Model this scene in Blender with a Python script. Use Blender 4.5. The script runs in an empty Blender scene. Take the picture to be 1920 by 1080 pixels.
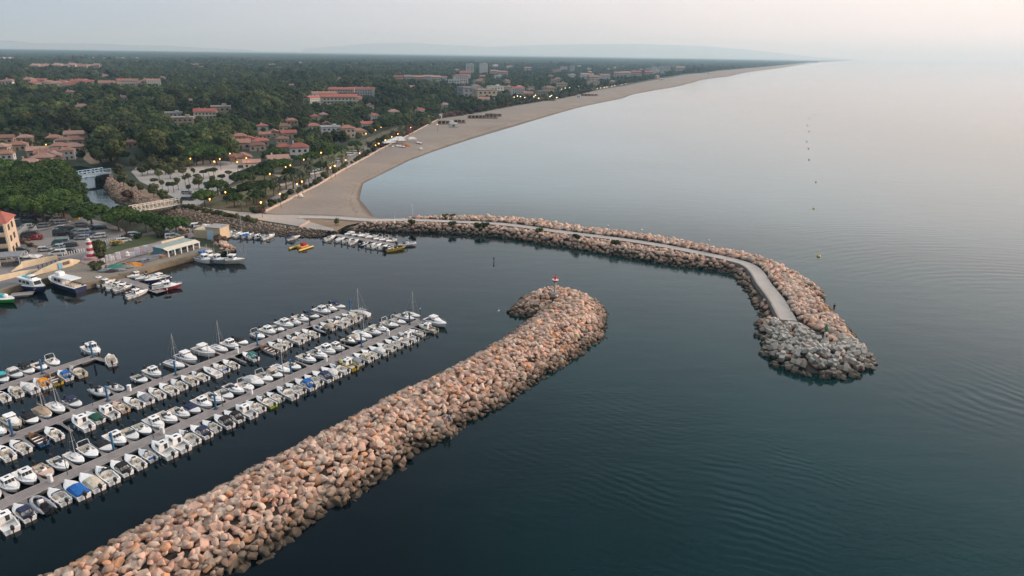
import bpy, bmesh, math, random
import numpy as np
from mathutils import Vector, Matrix
from mathutils.geometry import tessellate_polygon

random.seed(7); RNG = np.random.default_rng(11)
S = bpy.context.scene
COL = S.collection
R = math.radians
# ------------------------------------------------------------------ camera
CAM_H = 60.0
CAMP = Vector((0, 0, CAM_H))
PITCH, ROLL = R(18.95), 0.0145
CM = Matrix.Rotation(R(90) - PITCH, 3, 'X') @ Matrix.Rotation(ROLL, 3, 'Z')
cd = bpy.data.cameras.new('camera'); cam = bpy.data.objects.new('camera', cd); COL.objects.link(cam)
cam.matrix_world = Matrix.Translation(CAMP) @ CM.to_4x4()
cd.sensor_width = 36.0; cd.lens = 24.0; cd.clip_start = 0.5; cd.clip_end = 200000
S.camera = cam

def ray(px, py):
    return CM @ Vector(((px - 960) / 1280.0, (540 - py) / 1280.0, -1.0))
def P(px, py, z=0.0):            # place on the level z seen at that spot of the photograph
    d = ray(px, py); t = (z - CAM_H) / d.z
    return CAMP + d * t
def pixel(v):
    l = CM.transposed() @ (Vector(v) - CAMP)
    return (960 + 1280 * l.x / -l.z, 540 - 1280 * l.y / -l.z)

# ------------------------------------------------------------------ sky, sun, exposure
SUN_ELEV, SUN_AZ = R(16), R(72)          # azimuth clockwise from +Y (the view direction)
W = bpy.data.worlds.new('World'); S.world = W; W.use_nodes = True
wt = W.node_tree
for n in list(wt.nodes): wt.nodes.remove(n)
class NT:
    """tiny node-graph writer"""
    def __init__(s, t): s.t = t
    def n(s, typ, ins=None, out=0, **kw):
        nd = s.t.nodes.new(typ)
        for k, v in kw.items(): setattr(nd, k, v)
        for k, v in (ins or {}).items():
            sock = nd.inputs[k]
            if isinstance(v, bpy.types.NodeSocket): s.t.links.new(v, sock)
            else: sock.default_value = v
        return nd.outputs[out] if out is not None else nd
    def m(s, op, a, b=0.0, c=0.0, clamp=False):
        return s.n('ShaderNodeMath', {0: a, 1: b, 2: c}, operation=op, use_clamp=clamp)
    def vm(s, op, a, b=(0, 0, 0), out=0):
        return s.n('ShaderNodeVectorMath', {0: a, 1: b}, out=out, operation=op)
    def ramp(s, fac, stops, interp='LINEAR'):
        nd = s.t.nodes.new('ShaderNodeValToRGB'); cr = nd.color_ramp; cr.interpolation = interp
        while len(cr.elements) < len(stops): cr.elements.new(0.5)
        for e, (p, c) in zip(cr.elements, stops):
            e.position = p; e.color = (c[0], c[1], c[2], 1)
        s.t.links.new(fac, nd.inputs[0]); return nd.outputs[0]
    def mix(s, f, a, b, blend='MIX'):
        nd = s.t.nodes.new('ShaderNodeMix'); nd.data_type = 'RGBA'; nd.blend_type = blend
        for i, v in ((0, f), (6, a), (7, b)):
            if isinstance(v, bpy.types.NodeSocket): s.t.links.new(v, nd.inputs[i])
            else: nd.inputs[i].default_value = v if i == 0 else (v[0], v[1], v[2], 1)
        return nd.outputs[2]
    def noise(s, vec, scale, detail=3, rough=.55, dist=0.0, out=0):
        return s.n('ShaderNodeTexNoise', {'Vector': vec, 'Scale': scale, 'Detail': detail, 'Roughness': rough, 'Distortion': dist}, out=out)
g = NT(wt)
dirv = g.n('ShaderNodeTexCoord', out=0)
sep = g.n('ShaderNodeSeparateXYZ', {0: dirv}, out=None)
elev = g.m('MAXIMUM', sep.outputs[2], 0.0)
flat = g.vm('NORMALIZE', g.n('ShaderNodeCombineXYZ', {0: sep.outputs[0], 1: sep.outputs[1], 2: 0.0}))
dotp = g.vm('DOT_PRODUCT', flat, (math.sin(R(72)), math.cos(R(72)), 0), out=1)
az = g.m('MULTIPLY', g.m('ADD', dotp, 0.42), 1 / 1.2, clamp=True)
left = g.ramp(elev, [(0, (.33, .42, .53)), (.06, (.31, .40, .51)), (.2, (.315, .445, .55)), (.42, (.19, .26, .34)), (.62, (.07, .095, .13)), (.80, (.06, .08, .11)), (.90, (1.25, 1.27, 1.31)), (1, (2.6, 2.62, 2.66))])
right = g.ramp(elev, [(0, (.80, .71, .68)), (.06, (.83, .74, .71)), (.2, (1.0, .94, .92)), (.42, (.56, .65, .71)), (.62, (.22, .28, .32)), (.80, (.15, .19, .22)), (.90, (1.25, 1.25, 1.29)), (1, (2.6, 2.62, 2.66))])
veil = g.mix(az, left, right)
cl = g.noise(g.vm('MULTIPLY', dirv, (1.0, 1.0, 9.0)), 2.3, 4, .5)
veil = g.mix(1.0, veil, g.ramp(cl, [(.3, (.95, .955, .96)), (.7, (1.05, 1.045, 1.04))]), 'MULTIPLY')
nish = g.n('ShaderNodeTexSky', sky_type='NISHITA', sun_disc=False, sun_elevation=SUN_ELEV, sun_rotation=SUN_AZ, air_density=1.0, dust_density=3.0)
nish = g.mix(1.0, nish, (.1, .1, .1), 'MULTIPLY')
skyc = g.mix(.12, veil, nish)
bg = g.n('ShaderNodeBackground', {'Color': skyc, 'Strength': 1.0})
g.n('ShaderNodeOutputWorld', {0: bg}, out=None)

sd = bpy.data.lights.new('sun', 'SUN'); sd.energy = 2.6; sd.angle = R(24); sd.color = (1.0, .79, .66)
sun = bpy.data.objects.new('sun', sd); COL.objects.link(sun)
sdir = Vector((math.sin(SUN_AZ) * math.cos(SUN_ELEV), math.cos(SUN_AZ) * math.cos(SUN_ELEV), math.sin(SUN_ELEV)))
sun.rotation_euler = sdir.to_track_quat('Z', 'Y').to_euler(); sun.location = (0, 0, 300)

S.view_settings.view_transform = 'Standard'; S.view_settings.look = 'None'
S.view_settings.exposure = 0.52; S.view_settings.gamma = 1.0
S.render.engine = 'CYCLES'
S.cycles.use_denoising = True
S.cycles.max_bounces = 6; S.cycles.diffuse_bounces = 2; S.cycles.glossy_bounces = 3
S.cycles.transmission_bounces = 2; S.cycles.volume_bounces = 3; S.cycles.transparent_max_bounces = 4
S.cycles.sample_clamp_indirect = 4.0

# ------------------------------------------------------------------ materials
MATS = {}
def mat(name, c, c2=None, scale=1.0, rough=.7, metal=0.0, bump=0.0, bscale=None, detail=4, emit=None, estr=0.0,
        rand=0.0, island=0.0, coat=0.0, ior=1.45, split=(.35, .65)):
    """principled, two tones mixed by noise in object space, optional per-object / per-island brightness"""
    if name in MATS: return MATS[name]
    m = bpy.data.materials.new(name); m.use_nodes = True; t = m.node_tree
    for n in list(t.nodes): t.nodes.remove(n)
    q = NT(t); tc = q.n('ShaderNodeTexCoord', out=3)
    nz = q.noise(tc, scale, detail)
    col = q.ramp(nz, [(split[0], c), (split[1], c2 or tuple(x * .8 for x in c))])
    if rand:
        r = q.n('ShaderNodeObjectInfo', out=5)
        f = q.n('ShaderNodeMapRange', {0: r, 3: 1 - rand, 4: 1 + rand})
        col = q.mix(1.0, col, q.n('ShaderNodeCombineColor', {0: f, 1: f, 2: f}), 'MULTIPLY')
    if island:
        r = q.n('ShaderNodeNewGeometry', out=8)
        f = q.n('ShaderNodeMapRange', {0: r, 3: 1 - island, 4: 1 + island})
        col = q.mix(1.0, col, q.n('ShaderNodeCombineColor', {0: f, 1: f, 2: f}), 'MULTIPLY')
    ins = {'Base Color': col, 'Roughness': rough, 'Metallic': metal, 'IOR': ior}
    if coat: ins['Coat Weight'] = coat
    if emit: ins['Emission Color'] = (*emit, 1); ins['Emission Strength'] = estr
    if bump:
        bn = q.noise(tc, bscale or scale * 4, 4)
        ins['Normal'] = q.n('ShaderNodeBump', {'Strength': 1.0, 'Distance': bump, 'Height': bn})
    b = q.n('ShaderNodeBsdfPrincipled', ins)
    q.n('ShaderNodeOutputMaterial', {0: b}, out=None)
    MATS[name] = m; m['q'] = 1
    return m

# ------------------------------------------------------------------ mesh builder
class MB:
    def __init__(s): s.v = []; s.f = []; s.mi = []
    def add(s, vs, fs, mi=0):
        o = len(s.v); s.v += [tuple(v) for v in vs]; s.f += [tuple(i + o for i in f) for f in fs]; s.mi += [mi] * len(fs); return s
    def box(s, c, d, rz=0.0, top=1.0, mi=0, topx=None):
        x, y, z = d[0] / 2, d[1] / 2, d[2] / 2; tx = top if topx is None else topx
        p = [(-x, -y, -z), (x, -y, -z), (x, y, -z), (-x, y, -z), (-x * tx, -y * top, z), (x * tx, -y * top, z), (x * tx, y * top, z), (-x * tx, y * top, z)]
        ca, sa = math.cos(rz), math.sin(rz)
        p = [(a * ca - b * sa + c[0], a * sa + b * ca + c[1], e + c[2]) for a, b, e in p]
        return s.add(p, [(3, 2, 1, 0), (4, 5, 6, 7), (0, 1, 5, 4), (1, 2, 6, 5), (2, 3, 7, 6), (3, 0, 4, 7)], mi)
    def rbox(s, c, d, r=.1, mi=0):      # box with chamfered vertical and top edges
        x, y, z = d[0] / 2, d[1] / 2, d[2] / 2
        def ring(a, b, zz, k): return [(-a + k, -b, zz), (a - k, -b, zz), (a, -b + k, zz), (a, b - k, zz), (a - k, b, zz), (-a + k, b, zz), (-a, b - k, zz), (-a, -b + k, zz)]
        return s.loft([[(p[0] + c[0], p[1] + c[1], p[2] + c[2]) for p in rg] for rg in (ring(x, y, -z, r), ring(x, y, z - r, r), ring(x - r * .7, y - r * .7, z, r * .5))], True, True, mi)
    def loft(s, rings, cap0=True, cap1=True, mi=0, closed=True):
        n = len(rings[0]); vs = [p for r in rings for p in r]; fs = []
        for i in range(len(rings) - 1):
            for j in range(n if closed else n - 1):
                k = (j + 1) % n
                fs.append((i * n + j, i * n + k, (i + 1) * n + k, (i + 1) * n + j))
        if cap0: fs.append(tuple(range(n - 1, -1, -1)))
        if cap1: fs.append(tuple((len(rings) - 1) * n + j for j in range(n)))
        return s.add(vs, fs, mi)
    def lathe(s, prof, c=(0, 0, 0), n=12, mi=0):
        return s.loft([[(c[0] + r * math.cos(6.2832 * j / n), c[1] + r * math.sin(6.2832 * j / n), c[2] + z) for j in range(n)] for r, z in prof], True, True, mi)
    def tube(s, pts, r, n=6, mi=0):
        pts = [Vector(p) for p in pts]; rs = r if isinstance(r, (list, tuple)) else [r] * len(pts); rings = []
        for i, p in enumerate(pts):
            d = (pts[min(i + 1, len(pts) - 1)] - pts[max(i - 1, 0)]).normalized()
            a = d.cross(Vector((0, 0, 1)) if abs(d.z) < .9 else Vector((1, 0, 0))).normalized(); b = d.cross(a)
            rings.append([tuple(p + (a * math.cos(6.2832 * j / n) + b * math.sin(6.2832 * j / n)) * rs[i]) for j in range(n)])
        return s.loft(rings, True, True, mi)
    def prism(s, poly, z0, z1, mi=0):
        n = len(poly); vs = [(p[0], p[1], z0) for p in poly] + [(p[0], p[1], z1) for p in poly]
        fs = [(i, (i + 1) % n, n + (i + 1) % n, n + i) for i in range(n)]
        for t in tessellate_polygon([[Vector((p[0], p[1], 0)) for p in poly]]):
            fs.append(tuple(n + k for k in t))
        return s.add(vs, fs, mi)
    def sheet(s, poly, z, mi=0):
        fs = [tuple(t) for t in tessellate_polygon([[Vector((p[0], p[1], 0)) for p in poly]])]
        return s.add([(p[0], p[1], z) for p in poly], fs, mi)
    def mesh(s, name, mats, smooth=False, norm=True):
        me = bpy.data.meshes.new(name); me.from_pydata(s.v, [], s.f)
        for m in (mats if isinstance(mats, (list, tuple)) else [mats]): me.materials.append(m)
        if max(s.mi, default=0): me.polygons.foreach_set('material_index', s.mi)
        if norm:
            b = bmesh.new(); b.from_mesh(me); bmesh.ops.recalc_face_normals(b, faces=b.faces); b.to_mesh(me); b.free()
        if smooth: me.polygons.foreach_set('use_smooth', [True] * len(me.polygons))
        me.update(); return me
    def build(s, name, mats, parent=None, smooth=False, loc=None, norm=True):
        o = bpy.data.objects.new(name, s.mesh(name, mats, smooth, norm)); COL.objects.link(o)
        if parent is not None: o.parent = parent
        if loc is not None: o.location = loc
        return o

def tag(o, label, cat, group=None, kind=None):
    if label: o['label'] = label
    if cat: o['category'] = cat
    if group: o['group'] = group
    if kind: o['kind'] = kind
    return o
def thing(name, label, cat, loc=(0, 0, 0), rz=0.0, group=None):
    o = bpy.data.objects.new(name, None); COL.objects.link(o); o.empty_display_size = .3
    o.location = loc; o.rotation_euler = (0, 0, rz)
    return tag(o, label, cat, group)
def struct(name, mb, m, smooth=False, norm=True):
    o = mb.build(name, m, smooth=smooth, norm=norm); o['kind'] = 'structure'; return o
def clone(o, parent=None):
    c = o.copy(); COL.objects.link(c)
    if parent is not None: c.parent = parent
    for ch in o.children: clone(ch, c)
    return c
def kids(o): return list(o.children)
def recolour(root, part, m):
    for o in root.children_recursive:
        if o.name.split('.')[0] == part:
            o.material_slots[0].link = 'OBJECT'; o.material_slots[0].material = m
ORD = ['zeroth', 'first', 'second', 'third', 'fourth', 'fifth', 'sixth', 'seventh', 'eighth', 'ninth', 'tenth', 'eleventh', 'twelfth', 'thirteenth',
       'fourteenth', 'fifteenth', 'sixteenth', 'seventeenth', 'eighteenth', 'nineteenth']
def ordw(n):
    if n < 20: return ORD[n]
    tens = ['', '', 'twenty', 'thirty', 'forty', 'fifty', 'sixty', 'seventy', 'eighty', 'ninety'][n // 10]
    return (tens[:-1] + 'ieth') if n % 10 == 0 else tens + '-' + ORD[n % 10]

# ------------------------------------------------------------------ 2-D geometry helpers (numpy)
def inpoly(xy, poly):
    x, y = xy[:, 0], xy[:, 1]; r = np.zeros(len(xy), bool); p = np.asarray(poly)
    x0, y0 = p[:, 0], p[:, 1]; x1, y1 = np.roll(x0, -1), np.roll(y0, -1)
    for a, b, c, d in zip(x0, y0, x1, y1):
        if b == d: continue
        m = ((b > y) != (d > y)) & (x < (c - a) * (y - b) / (d - b) + a); r ^= m
    return r
def dline(xy, pts, closed=False):
    p = np.asarray(pts, float); q = np.roll(p, -1, 0) if closed else p[1:]; p = p if closed else p[:-1]
    best = np.full(len(xy), 1e9)
    for a, b in zip(p, q):
        d = b - a; L = (d * d).sum() or 1e-9
        t = np.clip(((xy - a) @ d) / L, 0, 1); e = xy - (a + t[:, None] * d)
        best = np.minimum(best, np.hypot(e[:, 0], e[:, 1]))
    return best
def W2(pts, z=0.0): return [(lambda v: (v.x, v.y))(P(a, b, z)) for a, b in pts]
def smooth(pts, k=8):            # Catmull-Rom through the points
    p = np.asarray(pts, float); p = np.r_[[2 * p[0] - p[1]], p, [2 * p[-1] - p[-2]]]; out = []
    for i in range(1, len(p) - 2):
        for t in np.arange(k) / k:
            a, b, c, d = p[i - 1], p[i], p[i + 1], p[i + 2]
            out.append(.5 * (2 * b + (c - a) * t + (2 * a - 5 * b + 4 * c - d) * t * t + (3 * b - a - 3 * c + d) * t ** 3))
    out.append(p[-2]); return np.array(out)
def resample(pts, n):
    p = np.asarray(pts, float); s = np.r_[0, np.cumsum(np.hypot(*np.diff(p, axis=0).T))]
    u = np.linspace(0, s[-1], n); return np.c_[np.interp(u, s, p[:, 0]), np.interp(u, s, p[:, 1])]
def jgrid(x0, x1, y0, y1, sp, j=.42):
    nx, ny = int((x1 - x0) / sp) + 1, int((y1 - y0) / (sp * .87)) + 1
    X, Y = np.meshgrid(np.arange(nx), np.arange(ny)); X = X + .5 * (Y % 2)
    a = np.c_[(x0 + X * sp).ravel(), (y0 + Y * sp * .87).ravel()]
    return a + RNG.uniform(-j, j, a.shape) * sp
# ================================================================== SETTING
ZL = 1.45
def far(px, dist):
    d = ray(px, 0); d = Vector((d.x, d.y, 0)).normalized() * dist; return (d.x, d.y)

# ---- water: one sheet to the horizon
def water_material():
    m = bpy.data.materials.new('sea_water'); m.use_nodes = True; t = m.node_tree
    for n in list(t.nodes): t.nodes.remove(n)
    q = NT(t); pos = q.n('ShaderNodeTexCoord', out=3)
    big = q.noise(pos, .012, 4, .55)
    col = q.ramp(big, [(.35, (.0008, .0165, .0185)), (.62, (.0012, .0285, .0295))])       # open bay over pale sand
    deep = q.ramp(big, [(.35, (.0007, .0030, .0048)), (.62, (.0010, .0062, .0080))])     # dredged harbour
    bx = q.n('ShaderNodeSeparateXYZ', {0: q.vm('ADD', pos, q.vm('MULTIPLY', q.n('ShaderNodeTexNoise', {'Vector': pos, 'Scale': .02, 'Detail': 2.0}, out=1), (30, 30, 0)))}, out=None)
    bay = q.n('ShaderNodeMapRange', {0: q.m('ADD', bx.outputs[0], q.m('MULTIPLY', bx.outputs[1], .16)), 1: 10, 2: 78, 3: 0, 4: 1})
    col = q.mix(bay, deep, col)
    # pale sand bottom showing through the shallows off the beach
    pp = q.n('ShaderNodeSeparateXYZ', {0: pos}, out=None)
    shal = q.m('MULTIPLY', q.n('ShaderNodeMapRange', {0: q.m('ADD', pp.outputs[1], q.m('MULTIPLY', q.m('MAXIMUM', pp.outputs[0], 0.0), .35)), 1: 258, 2: 345, 3: 0, 4: 1}), q.n('ShaderNodeMapRange', {0: pp.outputs[0], 1: -20, 2: 330, 3: 1, 4: 0}))
    shal = q.m('MULTIPLY', shal, q.n('ShaderNodeMapRange', {0: pp.outputs[0], 1: -112, 2: -84, 3: 0, 4: 1}))
    shal = q.m('MULTIPLY', shal, q.n('ShaderNodeMapRange', {0: q.noise(pos, .006, 3), 1: .3, 2: .7, 3: .6, 4: 1.1}))
    col = q.mix(shal, col, (.115, .20, .225))
    # small ripples, longer swell, and three trains of boat wake curving across the bay
    rip = q.noise(q.vm('MULTIPLY', pos, (.55, 1.1, 1)), 1.1, 4, .6)
    swl = q.noise(q.vm('MULTIPLY', pos, (.10, .22, 1)), 1.0, 3, .5)
    # calm patches where the small ripples die out
    calm = q.n('ShaderNodeMapRange', {0: q.noise(q.vm('MULTIPLY', pos, (.006, .014, 1)), 1.0, 3, .6), 1: .40, 2: .60, 3: .15, 4: 1.35})
    h = q.m('ADD', q.m('MULTIPLY', q.m('MULTIPLY', rip, .030), calm), q.m('MULTIPLY', swl, .055))
    def train(c, lam, mid, rad, amp):
        nonlocal h
        d = q.vm('DISTANCE', pos, (*c, 0), out=1)
        d = q.m('ADD', d, q.m('MULTIPLY', q.noise(pos, .035, 4), 11.0))
        w = q.m('SINE', q.m('MULTIPLY', d, 6.2832 / lam))
        k = q.n('ShaderNodeMapRange', {0: q.vm('DISTANCE', q.vm('MULTIPLY', pos, (1, 1, 1)), (*mid, 0), out=1), 1: rad * .2, 2: rad, 3: 1, 4: 0})
        k = q.m('MULTIPLY', k, q.n('ShaderNodeMapRange', {0: q.noise(pos, .05, 3), 1: .35, 2: .65}))
        h = q.m('ADD', h, q.m('MULTIPLY', q.m('MULTIPLY', w, k), amp))
    a = P(1180, 880); b = P(1500, 990); e = P(1720, 470); f = P(1850, 740)
    train((a.x + 75, a.y + 130), 1.7, (a.x, a.y), 34, .011)
    train((b.x + 80, b.y + 150), 1.6, (b.x, b.y), 26, .013)
    train((e.x + 10, e.y - 90), 3.6, (e.x, e.y), 70, .016)
    train((f.x + 60, f.y + 40), 2.6, (f.x, f.y), 24, .016)
    nrm = q.n('ShaderNodeBump', {'Strength': 1.0, 'Distance': 1.0, 'Height': h})
    bs = q.n('ShaderNodeBsdfPrincipled', {'Base Color': col, 'Roughness': .035, 'IOR': 1.33, 'Normal': nrm})
    q.n('ShaderNodeOutputMaterial', {0: bs}, out=None)
    return m
mb = MB(); E = 60000
mb.add([(-E, -2000, 0), (E, -2000, 0), (E, E, 0), (-E, E, 0)], [(0, 1, 2, 3)])
struct('sea_water', mb, water_material())

# ---- land
QUAY = [(-420, 640), (-120, 578), (0, 547), (30, 537), (60, 529), (89, 522), (122, 525), (157, 533.5), (175, 529), (208, 521), (221, 518), (269, 506), (296, 497), (344, 484), (358, 481), (400, 471)]
SPIT = [(422, 467), (430, 461), (424, 456), (408, 452), (385, 447)]
LBANK = [(354, 437), (322, 428), (270, 412), (225, 400), (197, 391), (172, 379), (152, 355), (138, 335), (118, 322), (104, 314)]
RBANK = [(150, 311), (192, 318), (208, 330), (236, 352), (268, 367), (300, 380), (320, 387), (370, 394), (432, 405), (470, 414), (500, 419), (545, 426), (590, 431), (627, 434)]
BACK = [(495, 400), (532, 382), (570, 362), (597, 349), (640, 322), (690, 295), (715, 280), (755, 260), (792, 240), (825, 222), (855, 218), (905, 210), (960, 199.5), (1002, 192.5), (1050, 185), (1080, 179), (1122, 168.5), (1170, 161), (1215, 152), (1260, 144.5), (1290, 139), (1320, 137), (1350, 132.5), (1410, 127.5), (1470, 122), (1524, 116.5)]
SHORE = [(704, 409), (692, 396), (681, 383), (673, 372), (669.5, 364), (671, 355), (677, 347.5), (687, 340), (713, 328), (744, 312.5), (775, 298), (822, 281), (869, 265.5), (916, 251), (963, 237.5), (994, 228), (1026, 218.5), (1057, 209.5), (1090, 200.5), (1120, 194), (1170, 183.5), (1185, 177.5), (1230, 169), (1275, 161), (1320, 149), (1365, 143), (1410, 134), (1470, 126.5), (1524, 118)]
land = W2(QUAY + SPIT + LBANK + RBANK, ZL) + W2([(640, 424), (690, 411), (600, 406)], ZL) + W2(BACK, ZL)
land += [far(1600, 20000), far(1640, 50000), far(-900, 50000), (-9000, 300)]
LAND = np.array(land)
def ground_mat(name, stops, scales=(.02, .25), rough=.95, bump=.02, blot=.25):
    m = bpy.data.materials.new(name); m.use_nodes = True; t = m.node_tree
    for n in list(t.nodes): t.nodes.remove(n)
    q = NT(t); pos = q.n('ShaderNodeTexCoord', out=3)
    a = q.noise(pos, scales[0], 5, .6); b = q.noise(pos, scales[1], 4, .6)
    f = q.m('ADD', q.m('MULTIPLY', a, .6), q.m('MULTIPLY', b, .4))
    c = q.ramp(f, stops)
    st = q.n('ShaderNodeMapRange', {0: q.noise(pos, scales[1] * .35, 5, .75, 1.2), 1: .56, 2: .70, 3: 0, 4: blot})
    c = q.mix(st, c, tuple(x * .45 for x in stops[0][1]))      # oil, rust and damp stains
    nr = q.n('ShaderNodeBump', {'Strength': 1.0, 'Distance': bump, 'Height': q.noise(pos, scales[1] * 8, 3)})
    bs = q.n('ShaderNodeBsdfPrincipled', {'Base Color': c, 'Roughness': rough, 'Normal': nr})
    q.n('ShaderNodeOutputMaterial', {0: bs}, out=None); MATS[name] = m
    return m
M_soil = ground_mat('woodland_floor', [(.3, (.018, .026, .014)), (.55, (.028, .036, .018)), (.7, (.055, .05, .032))], (.01, .2))
mb = MB(); mb.prism(land, -3.0, ZL)
struct('ground', mb, M_soil)

# ---- beach: a sloping sheet of sand from the promenade wall down into the sea
M_sand = None
def sand_mat():
    m = bpy.data.materials.new('beach_sand'); m.use_nodes = True; t = m.node_tree
    for n in list(t.nodes): t.nodes.remove(n)
    q = NT(t); pos = q.n('ShaderNodeTexCoord', out=3)
    a = q.noise(pos, .03, 5, .6); b = q.noise(pos, .6, 4, .65)
    c = q.ramp(q.m('ADD', q.m('MULTIPLY', a, .55), q.m('MULTIPLY', b, .45)), [(.36, (.18, .142, .110)), (.5, (.235, .188, .147)), (.64, (.285, .232, .185))])
    z = q.n('ShaderNodeSeparateXYZ', {0: q.n('ShaderNodeNewGeometry', out=0)}, out=2)
    back = q.n('ShaderNodeMapRange', {0: q.m('ADD', z, q.m('MULTIPLY', q.noise(pos, .045, 4), .9)), 1: 1.2, 2: 1.75, 3: 0, 4: .5})
    c = q.mix(back, c, (.205, .178, .158))          # trodden, shell-grey upper beach
    trk = q.noise(q.vm('MULTIPLY', pos, (.9, .25, 1)), .8, 5, .7)
    c = q.mix(q.n('ShaderNodeMapRange', {0: trk, 1: .55, 2: .72, 3: 0, 4: .35}), c, (.12, .095, .075))
    wrack = q.m('MULTIPLY', q.n('ShaderNodeMapRange', {0: q.m('ABSOLUTE', q.m('SUBTRACT', q.m('ADD', z, q.m('MULTIPLY', q.noise(pos, .1, 3), .15)), .66)), 1: .0, 2: .07, 3: 1, 4: 0}), q.n('ShaderNodeMapRange', {0: q.noise(pos, .5, 4), 1: .45, 2: .6, 3: 0, 4: .6}))
    c = q.mix(wrack, c, (.075, .055, .038))         # line of washed-up weed
    wet = q.n('ShaderNodeMapRange', {0: q.m('ADD', z, q.m('MULTIPLY', q.noise(pos, .12, 3), .25)), 1: .2, 2: .48, 3: .95, 4: 0})
    c = q.mix(wet, c, (.10, .068, .048))
    nr = q.n('ShaderNodeBump', {'Strength': 1.0, 'Distance': .05, 'Height': q.noise(pos, 1.3, 4)})
    bs = q.n('ShaderNodeBsdfPrincipled', {'Base Color': c, 'Roughness': .9, 'Normal': nr})
    q.n('ShaderNodeOutputMaterial', {0: bs}, out=None); return m
wb = resample(W2(BACK, ZL), 260); wsx = resample(smooth(W2(SHORE, 0)), 260)
d = wsx - wb; dl = np.hypot(d[:, 0], d[:, 1])[:, None]; d = d / dl
rows = [(wb - d * 1.5, ZL - .02), (wb + (wsx - wb) * .35, 1.3), (wb + (wsx - wb) * .7, .95), (wb + (wsx - wb) * .9, .42), (wsx, .0), (wsx + d * 8, -1.2)]
mb = MB(); n = len(wb); vs = []; fs = []
for r, z in rows: vs += [(p[0], p[1], z) for p in r]
for i in range(len(rows) - 1):
    for j in range(n - 1): fs.append((i * n + j, (i + 1) * n + j, (i + 1) * n + j + 1, i * n + j + 1))
mb.add(vs, fs)
M_sand = sand_mat()
struct('beach', mb, M_sand, smooth=True)
ap = W2([(494, 399.5), (600, 402.5), (700, 406), (712, 411), (690, 415), (600, 409), (500, 405)], ZL)
mb = MB(); mb.prism(ap, -1.0, ZL - .04); struct('beach_edge', mb, M_sand)

# ---- paving, lawns, paths: thin sheets laid on the ground
def zone(name, pts, m, k):
    mb = MB(); mb.sheet(W2(pts, ZL), ZL + .03 * k); o = struct(name, mb, m, norm=False)
    me = o.data
    for p in me.polygons:
        if p.normal.z < 0: p.flip()
    return W2(pts, ZL)
M_asph = ground_mat('carpark_asphalt', [(.35, (.200, .176, .165)), (.65, (.255, .228, .215))], (.06, .8))
M_road = ground_mat('road_asphalt', [(.35, (.130, .130, .140)), (.65, (.165, .163, .172))], (.06, .8))
M_quay = ground_mat('quay_concrete', [(.35, (.160, .135, .105)), (.65, (.245, .212, .172))], (.08, .7))
M_pink = ground_mat('pink_paving', [(.35, (.265, .195, .19)), (.65, (.32, .245, .235))], (.08, .9))
M_lawn = ground_mat('lawn_grass', [(.35, (.030, .052, .015)), (.52, (.05, .066, .02)), (.66, (.125, .10, .055))], (.05, .6))
M_park = ground_mat('park_grass', [(.35, (.055, .062, .026)), (.5, (.10, .088, .042)), (.66, (.175, .135, .085))], (.05, .5))
M_grav = ground_mat('pale_gravel', [(.35, (.29, .265, .245)), (.65, (.37, .34, .315))], (.06, .9))
M_path = ground_mat('pale_path', [(.35, (.31, .265, .235)), (.65, (.38, .335, .30))], (.08, .9))
M_prom = ground_mat('promenade_paving', [(.35, (.22, .195, .18)), (.65, (.28, .25, .235))], (.08, .9))
M_earth = ground_mat('bare_earth', [(.35, (.19, .13, .085)), (.65, (.26, .185, .125))], (.06, .6))
Z_CAR = zone('car_park_surface', [(-260, 420), (-60, 402), (60, 398), (120, 400), (150, 406), (200, 418), (232, 430), (238, 441), (200, 462), (168, 476), (108, 484), (40, 506), (-60, 540), (-260, 590)], M_asph, 1)
Z_ROAD = zone('road', [(-260, 592), (-60, 546), (21, 511), (110, 485), (160, 474), (196, 461), (228, 448), (330, 424), (338, 429), (240, 452), (200, 470), (165, 485), (150, 490), (48, 524), (-60, 562), (-260, 608)], M_road, 2)
Z_QUAY = zone('quay_pavement', [(-410, 636), (-60, 563), (46, 525), (150, 493), (185, 498), (225, 508), (222, 516.5), (208, 519.5), (176, 527.5), (157, 532), (122, 523.5), (89, 520.5), (60, 527.5), (30, 535.5), (0, 545.5), (-120, 576)], M_quay, 3)
zone('fishing_quay_pavement', [(192, 505), (205, 500), (250, 484), (303, 470), (356, 460), (398, 466), (398, 470), (358, 479.5), (344, 482.5), (296, 495.5), (269, 504.5), (226, 515)], M_quay, 4)
Z_PINK = zone('pink_pavement', [(158, 480), (175, 489), (196, 482), (225, 470), (262, 461), (300, 452), (325, 444), (360, 436), (366, 444), (310, 460), (303, 469), (250, 483), (205, 499), (192, 504), (150, 492)], M_pink, 5)
Z_LAWN = zone('lawn', [(186, 478), (205, 466), (226, 455), (240, 449), (262, 443), (290, 440), (318, 439), (324, 445), (290, 456), (240, 467), (195, 482)], M_lawn, 6)
Z_GRAV = zone('gravel_lot', [(246, 322), (262, 340), (296, 356), (326, 370), (348, 384), (372, 389), (400, 376), (400, 360), (430, 346), (458, 328), (452, 318), (475, 311), (470, 304), (420, 302), (380, 299), (358, 311), (330, 320), (290, 316), (255, 314)], M_grav, 1)
Z_BANK = zone('bare_bank', [(215, 333), (240, 347), (262, 350), (300, 368), (330, 382), (322, 386), (300, 379.5), (268, 366), (236, 351)], M_earth, 2)
Z_PARK = zone('park_lawn', [(372, 386), (400, 390), (445, 396), (474, 396), (505, 381), (560, 343), (640, 302), (694, 275), (770, 236), (735, 240), (650, 275), (560, 312), (520, 320), (470, 335), (430, 350), (402, 365)], M_park, 2)
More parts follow.
